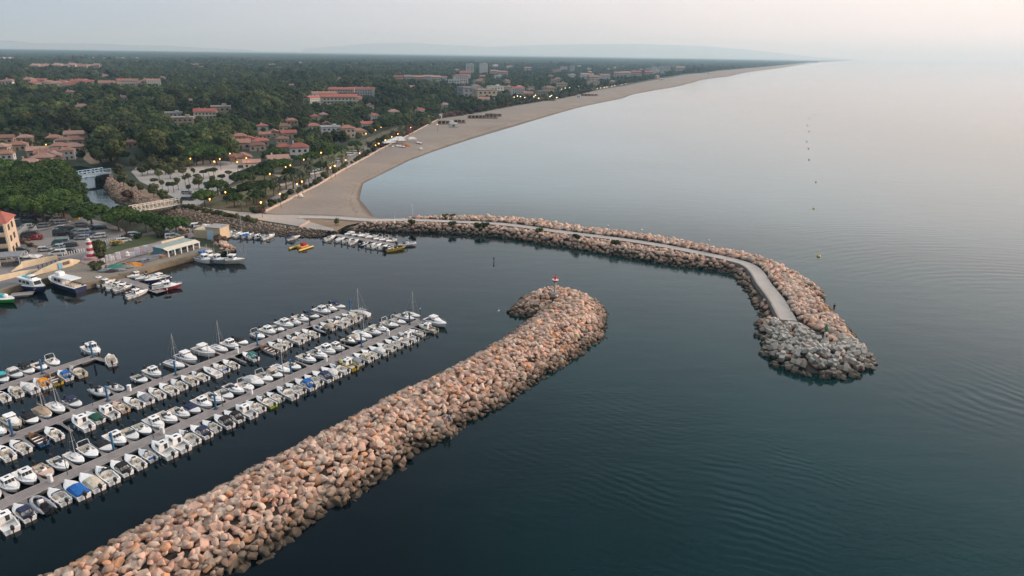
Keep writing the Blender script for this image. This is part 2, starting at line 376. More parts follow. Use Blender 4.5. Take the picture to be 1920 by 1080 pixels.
Z_PATH = zone('pale_path', [(335, 379), (372, 387), (400, 391.5), (445, 397.5), (490, 399), (495, 402), (600, 405), (690, 410.2), (640, 412), (560, 407.5), (580, 416), (625, 429), (626, 433.5), (590, 430), (545, 422), (500, 415), (460, 408), (400, 399), (345, 388)], M_path, 3)
zone('bare_earth', [(505, 404.5), (600, 407), (706, 411.5), (650, 423), (629, 434), (600, 424), (575, 414), (545, 409.5)], M_earth, 1)
Z_PROM = zone('promenade', [(478, 396), (486, 386), (550, 345), (640, 300), (700, 271), (760, 242), (798, 222), (830, 212), (836, 215), (800, 229), (766, 249), (714, 279), (689, 294), (639, 321), (596, 348), (569, 361), (531, 381), (494, 399)], M_prom, 4)
zone('park_path', [(405, 364), (432, 352), (475, 342), (530, 345), (548, 340), (552, 343), (530, 349), (478, 346), (436, 356), (410, 367)], M_path, 5)
zone('park_road', [(452, 322), (500, 320), (540, 334), (580, 322), (640, 296), (688, 274), (692, 276), (642, 299), (582, 326), (540, 338), (498, 324), (455, 327)], M_prom, 6)

qf = W2([(-420, 640), (-120, 578), (0, 547), (30, 537), (60, 529), (89, 522), (122, 525), (157, 533.5), (175, 529), (208, 521), (221, 518), (269, 506), (296, 497), (344, 484), (358, 481), (400, 471)], ZL)
mb = MB(); n = len(qf); qa = np.array(qf); qt = np.gradient(qa, axis=0); qt /= np.hypot(qt[:, 0], qt[:, 1])[:, None]; qn = np.c_[qt[:, 1], -qt[:, 0]]
mb.loft([[(*(a + b * .12), -1.5), (*(a + b * .12), ZL + .14), (*(a - b * .55), ZL + .14), (*(a - b * .55), -1.5)] for a, b in zip(qa, qn)])
M_qface = ground_mat('quay_face', [(.35, (.125, .095, .062)), (.65, (.235, .185, .125))], (.15, 1.2))
o = mb.build('quay_edge', M_qface); tag(o, 'brown stone quay edge running along the town side of the harbour', 'quay')

# ---- the revetment slope along the canal's right bank and under it the moored line
up = resample(W2([(205, 332), (236, 352), (268, 367), (300, 380), (320, 387), (370, 394), (432, 405), (470, 414), (500, 419), (545, 426), (590, 431), (627, 434)], ZL), 90)
lo = resample(W2([(199, 352), (210, 368), (221, 380), (249, 388), (300, 401), (330, 413), (357, 418), (425, 432), (470, 437.5), (510, 441), (560, 445), (600, 444), (630, 438)], 0), 90)
REV = (up, lo)
dd = lo - up; dd /= np.maximum(np.hypot(dd[:, 0], dd[:, 1])[:, None], 1e-6)
mb = MB(); n = 90
mb.add([(p[0], p[1], ZL - .03) for p in up - dd * .5] + [(p[0], p[1], .0) for p in lo] + [(p[0], p[1], -1.2) for p in lo + dd * 2.5],
       [(i * n + j, (i + 1) * n + j, (i + 1) * n + j + 1, i * n + j + 1) for i in range(2) for j in range(n - 1)])
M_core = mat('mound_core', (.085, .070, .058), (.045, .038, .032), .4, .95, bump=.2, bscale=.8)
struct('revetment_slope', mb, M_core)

# ---- mountains at the horizon
def ridge(name, px, hs, dist, seed):
    rg = np.random.default_rng(seed); n = 140
    xs = np.linspace(px[0], px[1], n); t = np.linspace(0, 1, n)
    hh = np.interp(t, np.linspace(0, 1, len(hs)), hs) + sum(rg.normal(0, 12 / k) * np.sin(t * 6.28 * k * 2.3 + rg.uniform(0, 6)) for k in range(1, 9))
    mb = MB(); vs = []; fs = []
    for x, h in zip(xs, hh):
        for k, dz in ((0, 0), (.35, .45), (.7, .85), (1, 1), (1.6, 0)):
            a = far(x, dist + k * 1800 + rg.normal(0, 60)); vs.append((a[0], a[1], max(0, h) * dz * (1 + rg.normal(0, .05) * (dz < 1))))
    for i in range(n - 1):
        for k in range(4): fs.append((i * 5 + k, (i + 1) * 5 + k, (i + 1) * 5 + k + 1, i * 5 + k + 1))
    mb.add(vs, fs); struct(name, mb, mat('mountain_scrub', (.20, .22, .21), (.28, .27, .24), .002, .95), smooth=True)
ridge('mountains', (560, 1620), [120, 260, 400, 460, 370, 330, 390, 460, 500, 540, 520, 460, 350, 210, 90, 20], 30000, 5)
ridge('hills', (-500, 520), [170, 210, 240, 230, 190, 150, 90, 20], 24000, 8)

# ---- the air
m = bpy.data.materials.new('haze_air'); m.use_nodes = True; t = m.node_tree
for nn in list(t.nodes): t.nodes.remove(nn)
q = NT(t)
v = q.n('ShaderNodeVolumePrincipled', {'Color': (.47, .73, .95, 1), 'Absorption Color': (.66, .66, .66, 1), 'Density': 9.0e-5, 'Anisotropy': 0.25})
q.n('ShaderNodeOutputMaterial', {1: v}, out=None)
mb = MB(); mb.box((0, 29000, 293), (124000, 64000, 598))
hz = mb.build('haze', m); hz['kind'] = 'stuff'; hz['label'] = 'thin bluish haze over the bay and the woods'
# ================================================================== BREAKWATERS
def rock_mat(name, a, b, isl=.16):
    m = bpy.data.materials.new(name); m.use_nodes = True; t = m.node_tree
    for n in list(t.nodes): t.nodes.remove(n)
    q = NT(t); geo = q.n('ShaderNodeNewGeometry', out=None); pos = geo.outputs[0]
    c = q.ramp(q.noise(pos, 1.3, 5, .65), [(.32, a), (.68, b)])
    c = q.mix(q.n('ShaderNodeMapRange', {0: q.noise(pos, .45, 3), 1: .55, 2: .75, 3: 0, 4: .35}), c, (.20, .175, .15))
    r = q.m('FRACT', q.m('ADD', geo.outputs[8], q.n('ShaderNodeObjectInfo', out=5)))
    f = q.n('ShaderNodeMapRange', {0: r, 3: 1 - isl, 4: 1 + isl})
    c = q.mix(1.0, c, q.n('ShaderNodeCombineColor', {0: f, 1: f, 2: f}), 'MULTIPLY')
    # weed and wet stain of the tide band
    z = q.n('ShaderNodeSeparateXYZ', {0: pos}, out=2)
    zz = q.m('ADD', z, q.m('MULTIPLY', q.m('SUBTRACT', q.noise(pos, .25, 4, .6), .5), 2.2))
    c = q.mix(q.n('ShaderNodeMapRange', {0: zz, 1: .7, 2: 2.7, 3: .80, 4: 0}), c, (.085, .060, .034))
    c = q.mix(q.n('ShaderNodeMapRange', {0: zz, 1: .2, 2: .9, 3: .88, 4: 0}), c, (.024, .019, .011))
    nr = q.n('ShaderNodeBump', {'Strength': .9, 'Distance': .12, 'Height': q.noise(pos, 2.4, 5, .6)})
    bs = q.n('ShaderNodeBsdfPrincipled', {'Base Color': c, 'Roughness': .85, 'Normal': nr})
    q.n('ShaderNodeOutputMaterial', {0: bs}, out=None); MATS[name] = m
    return m
ROCKM = [rock_mat('granite_grey', (0.369, 0.273, 0.216), (0.505, 0.380, 0.301)), rock_mat('granite_pale', (0.486, 0.345, 0.257), (0.613, 0.462, 0.355)),
         rock_mat('granite_pink', (0.499, 0.291, 0.208), (0.564, 0.362, 0.272)), rock_mat('granite_orange', (0.558, 0.252, 0.121), (0.583, 0.328, 0.192)),
         rock_mat('granite_brown', (0.279, 0.169, 0.113), (0.398, 0.250, 0.176))]
ROCKN = ['grey', 'pale cream', 'pink', 'orange', 'brown']
ROCKP = [.22, .24, .32, .09, .13]

def rock_shape(seed, npts=15, bev=.065, flatness=.72):
    rg = np.random.default_rng(seed); b = bmesh.new()
    ax = np.array([1.0, rg.uniform(.66, .95), rg.uniform(.52, .8)])
    for _ in range(npts):
        v = rg.normal(size=3); v /= np.abs(v).max() ** .55 * np.linalg.norm(v) ** .45
        b.verts.new(v * ax * rg.uniform(.86, 1.0))
    r = bmesh.ops.convex_hull(b, input=b.verts)
    bmesh.ops.delete(b, geom=list({e for e in r['geom_interior'] + r['geom_unused'] if isinstance(e, bmesh.types.BMVert)}), context='VERTS')
    bmesh.ops.dissolve_limit(b, angle_limit=R(14), verts=b.verts, edges=b.edges)
    if bev:
        bmesh.ops.bevel(b, geom=list(b.edges), offset=bev, segments=1, profile=.6, affect='EDGES', clamp_overlap=True)
    bmesh.ops.triangulate(b, faces=b.faces)
    bmesh.ops.recalc_face_normals(b, faces=b.faces)
    b.verts.ensure_lookup_table(); b.verts.index_update()
    V = np.array([v.co[:] for v in b.verts]); Fc = np.array([[v.index for v in f.verts] for f in b.faces]); b.free()
    return V, Fc
ROCKS_HI = [rock_shape(100 + i, 13 + i % 5) for i in range(16)]
ROCKS_LO = [rock_shape(300 + i, 12, 0) for i in range(12)]
def rotm(n):
    q = RNG.normal(size=(n, 4)); q /= np.linalg.norm(q, axis=1)[:, None]; w, x, y, z = q.T
    return np.stack([1 - 2 * (y * y + z * z), 2 * (x * y - z * w), 2 * (x * z + y * w), 2 * (x * y + z * w), 1 - 2 * (x * x + z * z), 2 * (y * z - x * w), 2 * (x * z - y * w), 2 * (y * z + x * w), 1 - 2 * (x * x + y * y)], 1).reshape(-1, 3, 3)
def tilt(n, amt):        # mostly lying flat: yaw + limited tilt
    a = RNG.uniform(0, 6.283, n); bx = RNG.normal(0, amt, n); by = RNG.normal(0, amt, n)
    out = []
    for i in range(n): out.append(np.array((Matrix.Rotation(a[i], 3, 'Z') @ Matrix.Rotation(bx[i], 3, 'X') @ Matrix.Rotation(by[i], 3, 'Y'))))
    return np.array(out)
def rock_mass(name, pts, rad, rots, tones, protos, mats, label):
    Vs, Fs, Ms = [], [], []; o = 0; k = RNG.integers(0, len(protos), len(pts))
    for i in range(len(pts)):
        V, F = protos[k[i]]
        Vs.append((V * rad[i]) @ rots[i].T + pts[i]); Fs.append(F + o); Ms.append(np.full(len(F), tones[i])); o += len(V)
    V = np.concatenate(Vs); F = np.concatenate(Fs); M = np.concatenate(Ms).astype(np.int32)
    me = bpy.data.meshes.new(name); me.vertices.add(len(V)); me.vertices.foreach_set('co', V.ravel().astype(np.float32))
    me.loops.add(F.size); me.loops.foreach_set('vertex_index', F.ravel().astype(np.int32))
    me.polygons.add(len(F)); me.polygons.foreach_set('loop_start', (np.arange(len(F)) * 3).astype(np.int32))
    for m in mats: me.materials.append(m)
    me.update(calc_edges=True); me.polygons.foreach_set('material_index', M); me.update()
    ob = bpy.data.objects.new(name, me); COL.objects.link(ob); ob['kind'] = 'stuff'; ob['label'] = label
    return ob
def tones(pts):
    n = len(pts); t = RNG.choice(5, n, p=ROCKP)
    return t

def core_mesh(name, poly, hf, sp, label, cat):
    """the mound of quarry stone under the armour: a height-field over its footprint"""
    p = np.array(poly); x0, y0 = p.min(0); x1, y1 = p.max(0)
    nx, ny = int((x1 - x0) / sp) + 2, int((y1 - y0) / sp) + 2
    X, Y = np.meshgrid(np.linspace(x0, x1, nx), np.linspace(y0, y1, ny)); xy = np.c_[X.ravel(), Y.ravel()]
    z = hf(xy); mb = MB(); ins = (z > -1.4).reshape(ny, nx)
    fs = [(j * nx + i, j * nx + i + 1, (j + 1) * nx + i + 1, (j + 1) * nx + i) for j in range(ny - 1) for i in range(nx - 1)
          if ins[j, i] or ins[j, i + 1] or ins[j + 1, i] or ins[j + 1, i + 1]]
    mb.add([(a, b, c) for (a, b), c in zip(xy, z)], fs)
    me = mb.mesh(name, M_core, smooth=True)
    b = bmesh.new(); b.from_mesh(me); bmesh.ops.delete(b, geom=[v for v in b.verts if not v.link_faces], context='VERTS'); b.to_mesh(me); b.free()
    o = bpy.data.objects.new(name, me); COL.objects.link(o); tag(o, label, cat); return o

# ---- the near breakwater (curved bare mound of boulders with the red light)
J1_CREST = [(-120, 1190), (40, 1100), (87, 1078), (177, 1037), (253, 990), (347, 943), (413, 912), (487, 870), (580, 823), (687, 768), (770, 723), (813, 705), (880, 672), (937, 642), (975, 618)]
J1_NEAR = [(1137, 589), (1136, 610), (1129, 636), (1109, 648), (1090, 665), (1043, 694), (997, 721), (960, 748), (910, 778), (880, 794), (843, 821), (780, 848), (767, 868), (710, 901), (657, 941), (620, 951), (573, 991), (507, 1041), (440, 1073), (380, 1110), (240, 1195)]
HC1 = 3.7
crest = resample(W2(J1_CREST, HC1), 60)
nr_ = np.gradient(crest, axis=0); nr_ /= np.hypot(nr_[:, 0], nr_[:, 1])[:, None]; nrm = np.c_[-nr_[:, 1], nr_[:, 0]]
farline = crest + nrm * 4.6
head = W2([(993, 600), (1000, 594)], 0) + W2([(957, 591), (953, 586), (965, 572), (980, 559)], 0) + W2([(1018, 542), (1050, 542), (1085, 547)], 1.2) + W2([(1117, 561), (1131, 574)], .4)
J1 = np.array([tuple(p) for p in farline] + head + W2(J1_NEAR, 0))
def h1(xy):
    d = dline(xy, J1, True); s = np.where(inpoly(xy, J1), 1, -1)
    n = np.sin(xy[:, 0] * .31) * np.cos(xy[:, 1] * .27) * .25
    return np.where(s > 0, np.minimum(HC1 + n, d * .62), -d * .8)
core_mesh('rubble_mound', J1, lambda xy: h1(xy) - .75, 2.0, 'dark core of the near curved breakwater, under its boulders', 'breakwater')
g1 = jgrid(*(lambda a, b: (a[0] - 2, b[0] + 2, a[1] - 2, b[1] + 2))(J1.min(0), J1.max(0)), 1.0, .42)
dd_ = dline(g1, J1, True); g1 = g1[inpoly(g1, J1) | (dd_ < .7)]
# leave the foot of the light free
LIGHT1 = P(1040, 553, HC1 + .3)
g1 = g1[np.hypot(g1[:, 0] - LIGHT1.x, g1[:, 1] - LIGHT1.y) > 2.2]
r1 = np.clip(RNG.lognormal(-.13, .27, len(g1)), .52, 1.5)
z1 = h1(g1) - .42 * r1 + RNG.uniform(-.16, .18, len(g1))
# a second scatter of smaller stones in the gaps
g1b = jgrid(*(lambda a, b: (a[0], b[0], a[1], b[1]))(J1.min(0), J1.max(0)), 1.4, .5); g1b = g1b[inpoly(g1b, J1)]
r1b = RNG.uniform(.45, .8, len(g1b)); z1b = h1(g1b) + .15 + RNG.uniform(-.1, .25, len(g1b))
g1 = np.r_[g1, g1b]; r1 = np.r_[r1, r1b]; z1 = np.r_[z1, z1b]
pts1 = np.c_[g1, z1]; t1 = tones(pts1); rot1 = tilt(len(pts1), .38)
# the three hundred largest in the picture stand as single boulders
M3 = np.array(CM); loc = (pts1 - np.array(CAMP)) @ M3
u = 960 + 1280 * loc[:, 0] / -loc[:, 2]; v = 540 - 1280 * loc[:, 1] / -loc[:, 2]
size = r1 / -loc[:, 2]; size[(u < 0) | (u > 1920) | (v > 1078) | (loc[:, 2] > 0)] = 0
size *= np.where(dline(g1, J1_far := farline) < 3.5, .2, 1)
order = np.argsort(-size); single = order[:297]; rest = order[297:]
PROTO = {}
def boulder(k, tone):
    if (k, tone) not in PROTO:
        V, F = ROCKS_HI[k]; me = bpy.data.meshes.new('boulder'); me.from_pydata(V.tolist(), [], F.tolist()); me.materials.append(ROCKM[tone]); PROTO[(k, tone)] = me
    return PROTO[(k, tone)]
waterd = dline(pts1[:, :2], W2(J1_NEAR, 0))
for i in single:
    k = int(RNG.integers(0, 16)); o = bpy.data.objects.new('boulder', boulder(k, int(t1[i]))); COL.objects.link(o)
    o.matrix_world = Matrix.Translation(pts1[i]) @ Matrix(rot1[i]).to_4x4() @ Matrix.Scale(r1[i], 4)
    where = ('by the waterline' if waterd[i] < 3.2 else 'on the seaward slope' if waterd[i] < 6.5 else 'on the crest')
    sz = 'large' if r1[i] > 1.18 else 'small' if r1[i] < .82 else 'medium'
    tag(o, f'{sz} {ROCKN[t1[i]]} granite boulder {where} of the near curved breakwater', 'boulder', f'{sz} {ROCKN[t1[i]]} boulders {where} of the near breakwater')
rock_mass('boulders', pts1[rest], r1[rest], rot1[rest], t1[rest], ROCKS_HI, ROCKM, 'pink and grey boulders heaped along the near curved breakwater')

# ---- the long outer breakwater with its walkway
HARB = [(600, 441), (640, 433), (720, 434), (800, 436), (900, 441), (960, 448), (1060, 464), (1150, 479), (1250, 496), (1340, 507), (1372, 514), (1384, 526), (1400, 546), (1418, 578), (1430, 600), (1415, 610), (1436, 646), (1434, 662), (1447, 681), (1470, 691), (1520, 703), (1575, 708), (1613, 701), (1637, 687)]
OUT_TIP = [(1634, 668), (1623, 655), (1596, 617), (1563, 584), (1541, 559)]
OUT_CREST = [(1518, 531), (1490, 512), (1462, 498), (1434, 485), (1390, 473), (1329, 462), (1268, 449), (1200, 438), (1106, 427), (1012, 413), (950, 406.5), (875, 405), (794, 406), (745, 408), (700, 411)]
PATHPX = [(560, 407), (620, 408.5), (700, 410.5), (770, 412), (830, 414.5), (900, 417.5), (960, 422), (1060, 435.5), (1200, 453.5), (1300, 471.5), (1375, 487.5), (1404, 497), (1420, 510), (1434, 532), (1457, 561), (1479, 600)]
HS, HO, HP = 2.2, 3.2, 2.45
oc = resample(W2(OUT_CREST, HO), 60); tn = np.gradient(oc, axis=0); tn /= np.hypot(tn[:, 0], tn[:, 1])[:, None]
ocf = oc + np.c_[tn[:, 1], -tn[:, 0]] * 5.0
J2 = np.array(W2(HARB, 0) + W2(OUT_TIP, .6) + [tuple(p) for p in ocf])
zs = np.interp(np.linspace(0, 1, 200), [0, .12, .2, 1], [ZL + .2, HP - .5, HP, HP])
PATH = np.array([(P(a, b, HP).x, P(a, b, HP).y) for a, b in PATHPX]); PATH[:2] = W2(PATHPX[:2], ZL + .2)
PATH = resample(smooth(PATH, 6), 200)
tail = resample(W2([(1479, 600), (1510, 614), (1546, 641)], HP), 30)
pt = np.gradient(PATH, axis=0); pt /= np.hypot(pt[:, 0], pt[:, 1])[:, None]; pn = np.c_[pt[:, 1], -pt[:, 0]]    # towards the harbour (right of travel)
def side2(xy):
    i = np.argmin(((xy[:, None, :] - PATH[None, ::4, :]) ** 2).sum(2), 1) * 4
    return ((xy - PATH[i]) * pn[i]).sum(1)
def h2(xy):
    d = dline(xy, J2, True); ins = inpoly(xy, J2); s = side2(xy)
    top = np.where(s > 0, HS, HO - .2)
    root = np.clip((xy[:, 0] - PATH[0][0]) / 14.0, 0, 1); top = ZL + (top - ZL) * root
    return np.where(ins, np.minimum(top, d * .72), -d * .8)
def h2core(xy):
    z = h2(xy) - .7; dp = dline(xy, PATH); return np.where(dp < 4, np.minimum(z, HP - 1.0), z)
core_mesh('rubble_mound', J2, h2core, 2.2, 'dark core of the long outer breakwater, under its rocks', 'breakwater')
# walkway slab and the low wall along its harbour edge
PW = 1.85
mb = MB(); L = PATH - pn * PW; Rr = PATH + pn * PW; n = len(PATH); vs = []
for z in (0, -1.6):
    for side in (L, Rr): vs += [(p[0], p[1], zz + z) for p, zz in zip(side, zs)]
fs = [(j, n + j, n + j + 1, j + 1) for j in range(n - 1)] + [(n + j, 3 * n + j, 3 * n + j + 1, n + j + 1) for j in range(n - 1)] + [(2 * n + j, j, j + 1, 2 * n + j + 1) for j in range(n - 1)] + [(n - 1, 2 * n - 1, 4 * n - 1, 3 * n - 1)]
mb.add(vs, fs)
M_walk = ground_mat('walkway_concrete', [(.35, (.37, .325, .29)), (.65, (.46, .41, .37))], (.08, .7))
struct('path', mb, M_walk)
i0 = 45; mb = MB(); A = (PATH + pn * (PW + .02))[i0:]; B = (PATH + pn * (PW + .45))[i0:]; zz = zs[i0:] + .12; n = len(A)
vs = [(p[0], p[1], z) for p, z in zip(A, zz)] + [(p[0], p[1], z) for p, z in zip(B, zz)] + [(p[0], p[1], z - 1.3) for p, z in zip(B, zz)] + [(p[0], p[1], z - 1.3) for p, z in zip(A, zz)]
fs = [(k * n + j, ((k + 1) % 4) * n + j, ((k + 1) % 4) * n + j + 1, k * n + j + 1) for k in range(4) for j in range(n - 1)] + [(0, n, 2 * n, 3 * n), (n - 1, 2 * n - 1, 3 * n - 1, 4 * n - 1)]
mb.add(vs, fs); o = mb.build('retaining_wall', mat('wall_concrete', (.27, .235, .21), (.20, .175, .155), .5, .9))
tag(o, 'low concrete retaining wall along the harbour edge of the breakwater walkway', 'wall')
mb = MB(); tt = np.gradient(tail, axis=0); tt /= np.hypot(tt[:, 0], tt[:, 1])[:, None]; tn_ = np.c_[tt[:, 1], -tt[:, 0]]
wv = 1.35 + .25 * np.sin(np.linspace(0, 9, 30)); n = 30
mb.add([(p[0], p[1], HP - .25) for p in tail - tn_ * wv[:, None]] + [(p[0], p[1], HP - .25) for p in tail + tn_ * wv[:, None]], [(j, n + j, n + j + 1, j + 1) for j in range(n - 1)])
struct('gravel_path', mb, M_walk)
# rocks
g2 = jgrid(J2[:, 0].min() - 2, J2[:, 0].max() + 2, J2[:, 1].min() - 2, J2[:, 1].max() + 2, 1.2, .40)
d2 = dline(g2, J2, True); g2 = g2[inpoly(g2, J2) | (d2 < .8)]
s2 = side2(g2); dp = dline(g2, PATH); dt = dline(g2, tail)
tipd = np.hypot(g2[:, 0] - PATH[-1][0], g2[:, 1] - PATH[-1][1])
rr = np.clip(RNG.lognormal(-.09, .25, len(g2)), .52, 1.3)
rr = np.where((s2 < 0) & (dp < 9), rr * 1.12, rr)
keep = (dp > np.where(s2 > 0, PW + .5 + rr * .6, PW + rr * .62)) & (dt > 1.1 + rr * .6) & (g2[:, 0] > W2([(628, 436)], 0)[0][0] - 1)
keep &= ~((g2[:, 0] < PATH[20][0]) & (s2 < 0))
g2, rr, s2 = g2[keep], rr[keep], s2[keep]
z2 = h2(g2) - .25 * rr + RNG.uniform(-.2, .3, len(g2))
# concrete armour units round the head
HEADC = W2([(1552, 655)], 2)[0]
TIPC = np.array(W2([(1418, 612), (1452, 600), (1480, 612), (1508, 622), (1545, 648), (1582, 644), (1605, 640), (1640, 660), (1645, 700), (1580, 716), (1500, 708), (1430, 680), (1408, 640)], 2.0))
inh = inpoly(g2, TIPC)
spot = g2[inh]; zsp = h2(spot)
gr = g2[~inh]; rr_, z_ = rr[~inh], z2[~inh]
pts2 = np.c_[gr, z_]; t2 = RNG.choice(5, len(gr), p=[.26, .28, .31, .03, .12])
rock_mass('armour_rocks', pts2, rr_, tilt(len(gr), .4), t2, ROCKS_LO, ROCKM, 'pinkish grey armour rocks along the long outer breakwater')
# a few rocks between the units too
gx = jgrid(TIPC[:, 0].min(), TIPC[:, 0].max(), TIPC[:, 1].min(), TIPC[:, 1].max(), 1.7); gx = gx[inpoly(gx, TIPC) & inpoly(gx, J2)]; gx = gx[dline(gx, tail) > 1.6]
rock_mass('filler_rocks', np.c_[gx, h2(gx) - .5], RNG.uniform(.6, 1.1, len(gx)), tilt(len(gx), .4), RNG.choice(5, len(gx), p=[.3, .15, .2, .15, .2]), ROCKS_LO, ROCKM, 'rocks wedged between the concrete blocks at the outer breakwater head')
def unit_mesh(seed):
    """an anchor-shaped breakwater block: stubby tapered beam, cross-beam and two nibs, in one mesh"""
    rg = np.random.default_rng(seed); b = bmesh.new()
    mb = MB()
    def limb(d, l, w0, w1, up):
        d = Vector(d).normalized(); a = d.cross(Vector(up)).normalized(); c = d.cross(a); rings = []
        for t, w in ((0, w0), (.55, w0 * .92), (1, w1)):
            p = d * l * t; k = w * .80
            rings.append([tuple(p + a * x + c * y) for x, y in ((w, k), (k, w), (-k, w), (-w, k), (-w, -k), (-k, -w), (k, -w), (w, -k))])
        mb.loft(rings)
    limb((1, 0, 0), 1.3, .50, .40, (0, 0, 1)); limb((-1, 0, 0), 1.3, .50, .40, (0, 0, 1))
    limb((0, 1, 0), 1.05, .46, .34, (0, 0, 1)); limb((0, -1, 0), 1.05, .46, .34, (0, 0, 1))
    limb((0, 0, 1), .9, .46, .36, (1, 0, 0)); limb((0, 0, -1), .9, .46, .36, (1, 0, 0))
    return mb
m = rock_mat('armour_concrete', (.345, .312, .272), (.43, .395, .35), .2)
ume = unit_mesh(1).mesh('concrete_armour_block', m)
sel = np.arange(len(spot)); RNG.shuffle(sel); chosen = []
for i in sel:
    if all((spot[i][0] - spot[j][0]) ** 2 + (spot[i][1] - spot[j][1]) ** 2 > 1.62 ** 2 for j in chosen): chosen.append(i)
LIGHT2 = P(1545, 640, HP - .2)
tot = 0
for i in chosen:
    if (Vector((spot[i][0], spot[i][1], 0)) - Vector((LIGHT2.x, LIGHT2.y, 0))).length < 2.2: continue
    o = bpy.data.objects.new('concrete_armour_block', ume); COL.objects.link(o)
    o.location = (spot[i][0], spot[i][1], zsp[i] + .1); o.rotation_euler = (random.gauss(0, .45), random.gauss(0, .45), random.uniform(0, 6.28))
    if random.random() < .3: o.rotation_euler[0] += 1.57
    s = random.uniform(1.0, 1.22); o.scale = (s, s, s)
    low = zsp[i] < 1.3
    tag(o, 'weed-stained concrete armour block low at the outer breakwater head' if low else 'clean grey concrete armour block high on the outer breakwater head', 'armour block',
        'weed-stained armour blocks at the waterline' if low else 'grey armour blocks on the breakwater head')
    tot += 1
print('armour', tot, 'rocks', len(pts1), len(pts2))
# revetment stones along the canal and the spit at the quay end
up, lo = REV
k = []
for j in range(len(up)):
    L_ = np.hypot(*(lo[j] - up[j])); 
    for s_ in np.arange(.2, L_ + .6, .85): k.append((*(up[j] + (lo[j] - up[j]) * (s_ / L_)), ZL * (1 - s_ / L_)))
base = np.array(k); 
seg = np.hypot(*np.diff(up, axis=0).T).mean(); rep = max(1, int(seg / .85))
allp = np.concatenate([base + np.c_[np.outer(np.ones(len(base)), [0, 0, 0])] + np.c_[RNG.uniform(-seg / 2, seg / 2, len(base)), RNG.uniform(-.5, .5, len(base)), RNG.uniform(-.1, .15, len(base))] for _ in range(rep)])
rock_mass('revetment_stones', allp, RNG.uniform(.35, .7, len(allp)), tilt(len(allp), .4), RNG.choice(5, len(allp), p=[.52, .2, .12, .01, .15]), ROCKS_LO, ROCKM, 'small grey stones facing the canal bank')
SP = np.array(W2([(386, 449), (398, 450), (412, 452), (432, 457), (441, 465), (436, 470), (420, 473), (402, 473), (399, 468), (392, 460)], .8))
gs = jgrid(SP[:, 0].min(), SP[:, 0].max(), SP[:, 1].min(), SP[:, 1].max(), 1.35); gs = gs[inpoly(gs, SP)]
zz = np.minimum(dline(gs, SP, True) * .7, ZL + .5)
rock_mass('quay_end_rocks', np.c_[gs, zz], RNG.uniform(.7, 1.3, len(gs)), tilt(len(gs), .4), RNG.choice(5, len(gs), p=[.2, .3, .35, .03, .12]), ROCKS_LO, ROCKM, 'pinkish boulders heaped at the end of the fishing quay')
# rocks along the canal's left bank
lb = resample(W2([(325, 429), (354, 437), (385, 446)], .5), 40)
rock_mass('canal_bank_rocks', np.c_[lb + RNG.normal(0, .7, lb.shape), RNG.uniform(.4, 1.7, 40)], RNG.uniform(.5, 1.0, 40), tilt(40, .4), RNG.choice(5, 40, p=[.4, .1, .2, 0, .3]), ROCKS_LO, ROCKM, 'dark rocks edging the canal behind the beige shed')
# small bushes growing between the walkway wall and the rocks come with the plants

# ---- navigation lights
def red_light():
    t = thing('harbour_light', 'short harbour light with grey column and red gallery on the near breakwater', 'beacon', (LIGHT1.x, LIGHT1.y, HC1 + .1)); t.scale = (.8, .8, .8)
    b = MB(); b.box((0, 0, .5), (3.0, 2.6, 1.0), .3, .92); b.build('base', mat('beacon_base', (.26, .235, .21), (.2, .18, .16), .9, .9, bump=.03), t)
    b = MB(); b.lathe([(.42, 0.9), (.36, 1.2), (.33, 4.2), (.36, 4.4)], n=14); b.build('column', mat('pale_column', (.52, .47, .43), (.42, .38, .34), 1.2, .7), t, True)
    rd = mat('signal_red', (.55, .025, .035), (.42, .02, .03), 2, .45)
    b = MB(); b.lathe([(.36, 4.35), (.95, 4.85), (.98, 5.1), (.9, 5.1)], n=16); b.build('gallery', rd, t)
    b = MB(); b.lathe([(.99, 5.1), (1.03, 5.13), (1.03, 5.24), (.99, 5.26)], n=16); b.build('gallery_rim', mat('white_paint', (.72, .72, .72), (.62, .62, .62), 3, .5), t)
    b = MB(); b.lathe([(.3, 5.2), (.3, 5.7), (.26, 6.1), (.32, 6.15), (.05, 6.5)], n=12); b.build('lantern', rd, t)
    b = MB()
    for k in range(8):
        a = k * .785; b.tube([(.9 * math.cos(a), .9 * math.sin(a), 5.1), (.9 * math.cos(a), .9 * math.sin(a), 6.1)], .035, 4)
    b.tube([(.9 * math.cos(k * .3927), .9 * math.sin(k * .3927), 6.1) for k in range(17)], .035, 4); b.build('railing', rd, t)
    b = MB(); b.tube([(0, 0, 6.4), (0, 0, 7.6)], [.06, .04]); b.build('aerial', rd, t)
red_light()
def green_light():
    t = thing('harbour_light', 'slim white mast with green conical topmark on the outer breakwater head', 'beacon', (LIGHT2.x, LIGHT2.y, HP - .2), .3); t.scale = (.95, .95, .9)
    gm = mat('signal_green', (.02, .16, .085), (.015, .12, .06), 2, .5)
    b = MB(); b.box((0, 0, .2), (1.3, 1.3, .5), 0, .9); b.build('base', MATS['beacon_base'], t)
    b = MB(); b.tube([(0, 0, .3), (0, 0, 3.2)], [.15, .11], 8); b.build('mast', MATS['white_paint'], t)
    b = MB(); b.lathe([(.5, 3.1), (.5, 3.3), (.06, 4.6)], n=12); b.build('topmark', gm, t)
    b = MB(); b.lathe([(.16, 2.5), (.22, 2.6), (.22, 3.0), (.16, 3.1)], n=10); b.build('lantern', gm, t)
green_light()
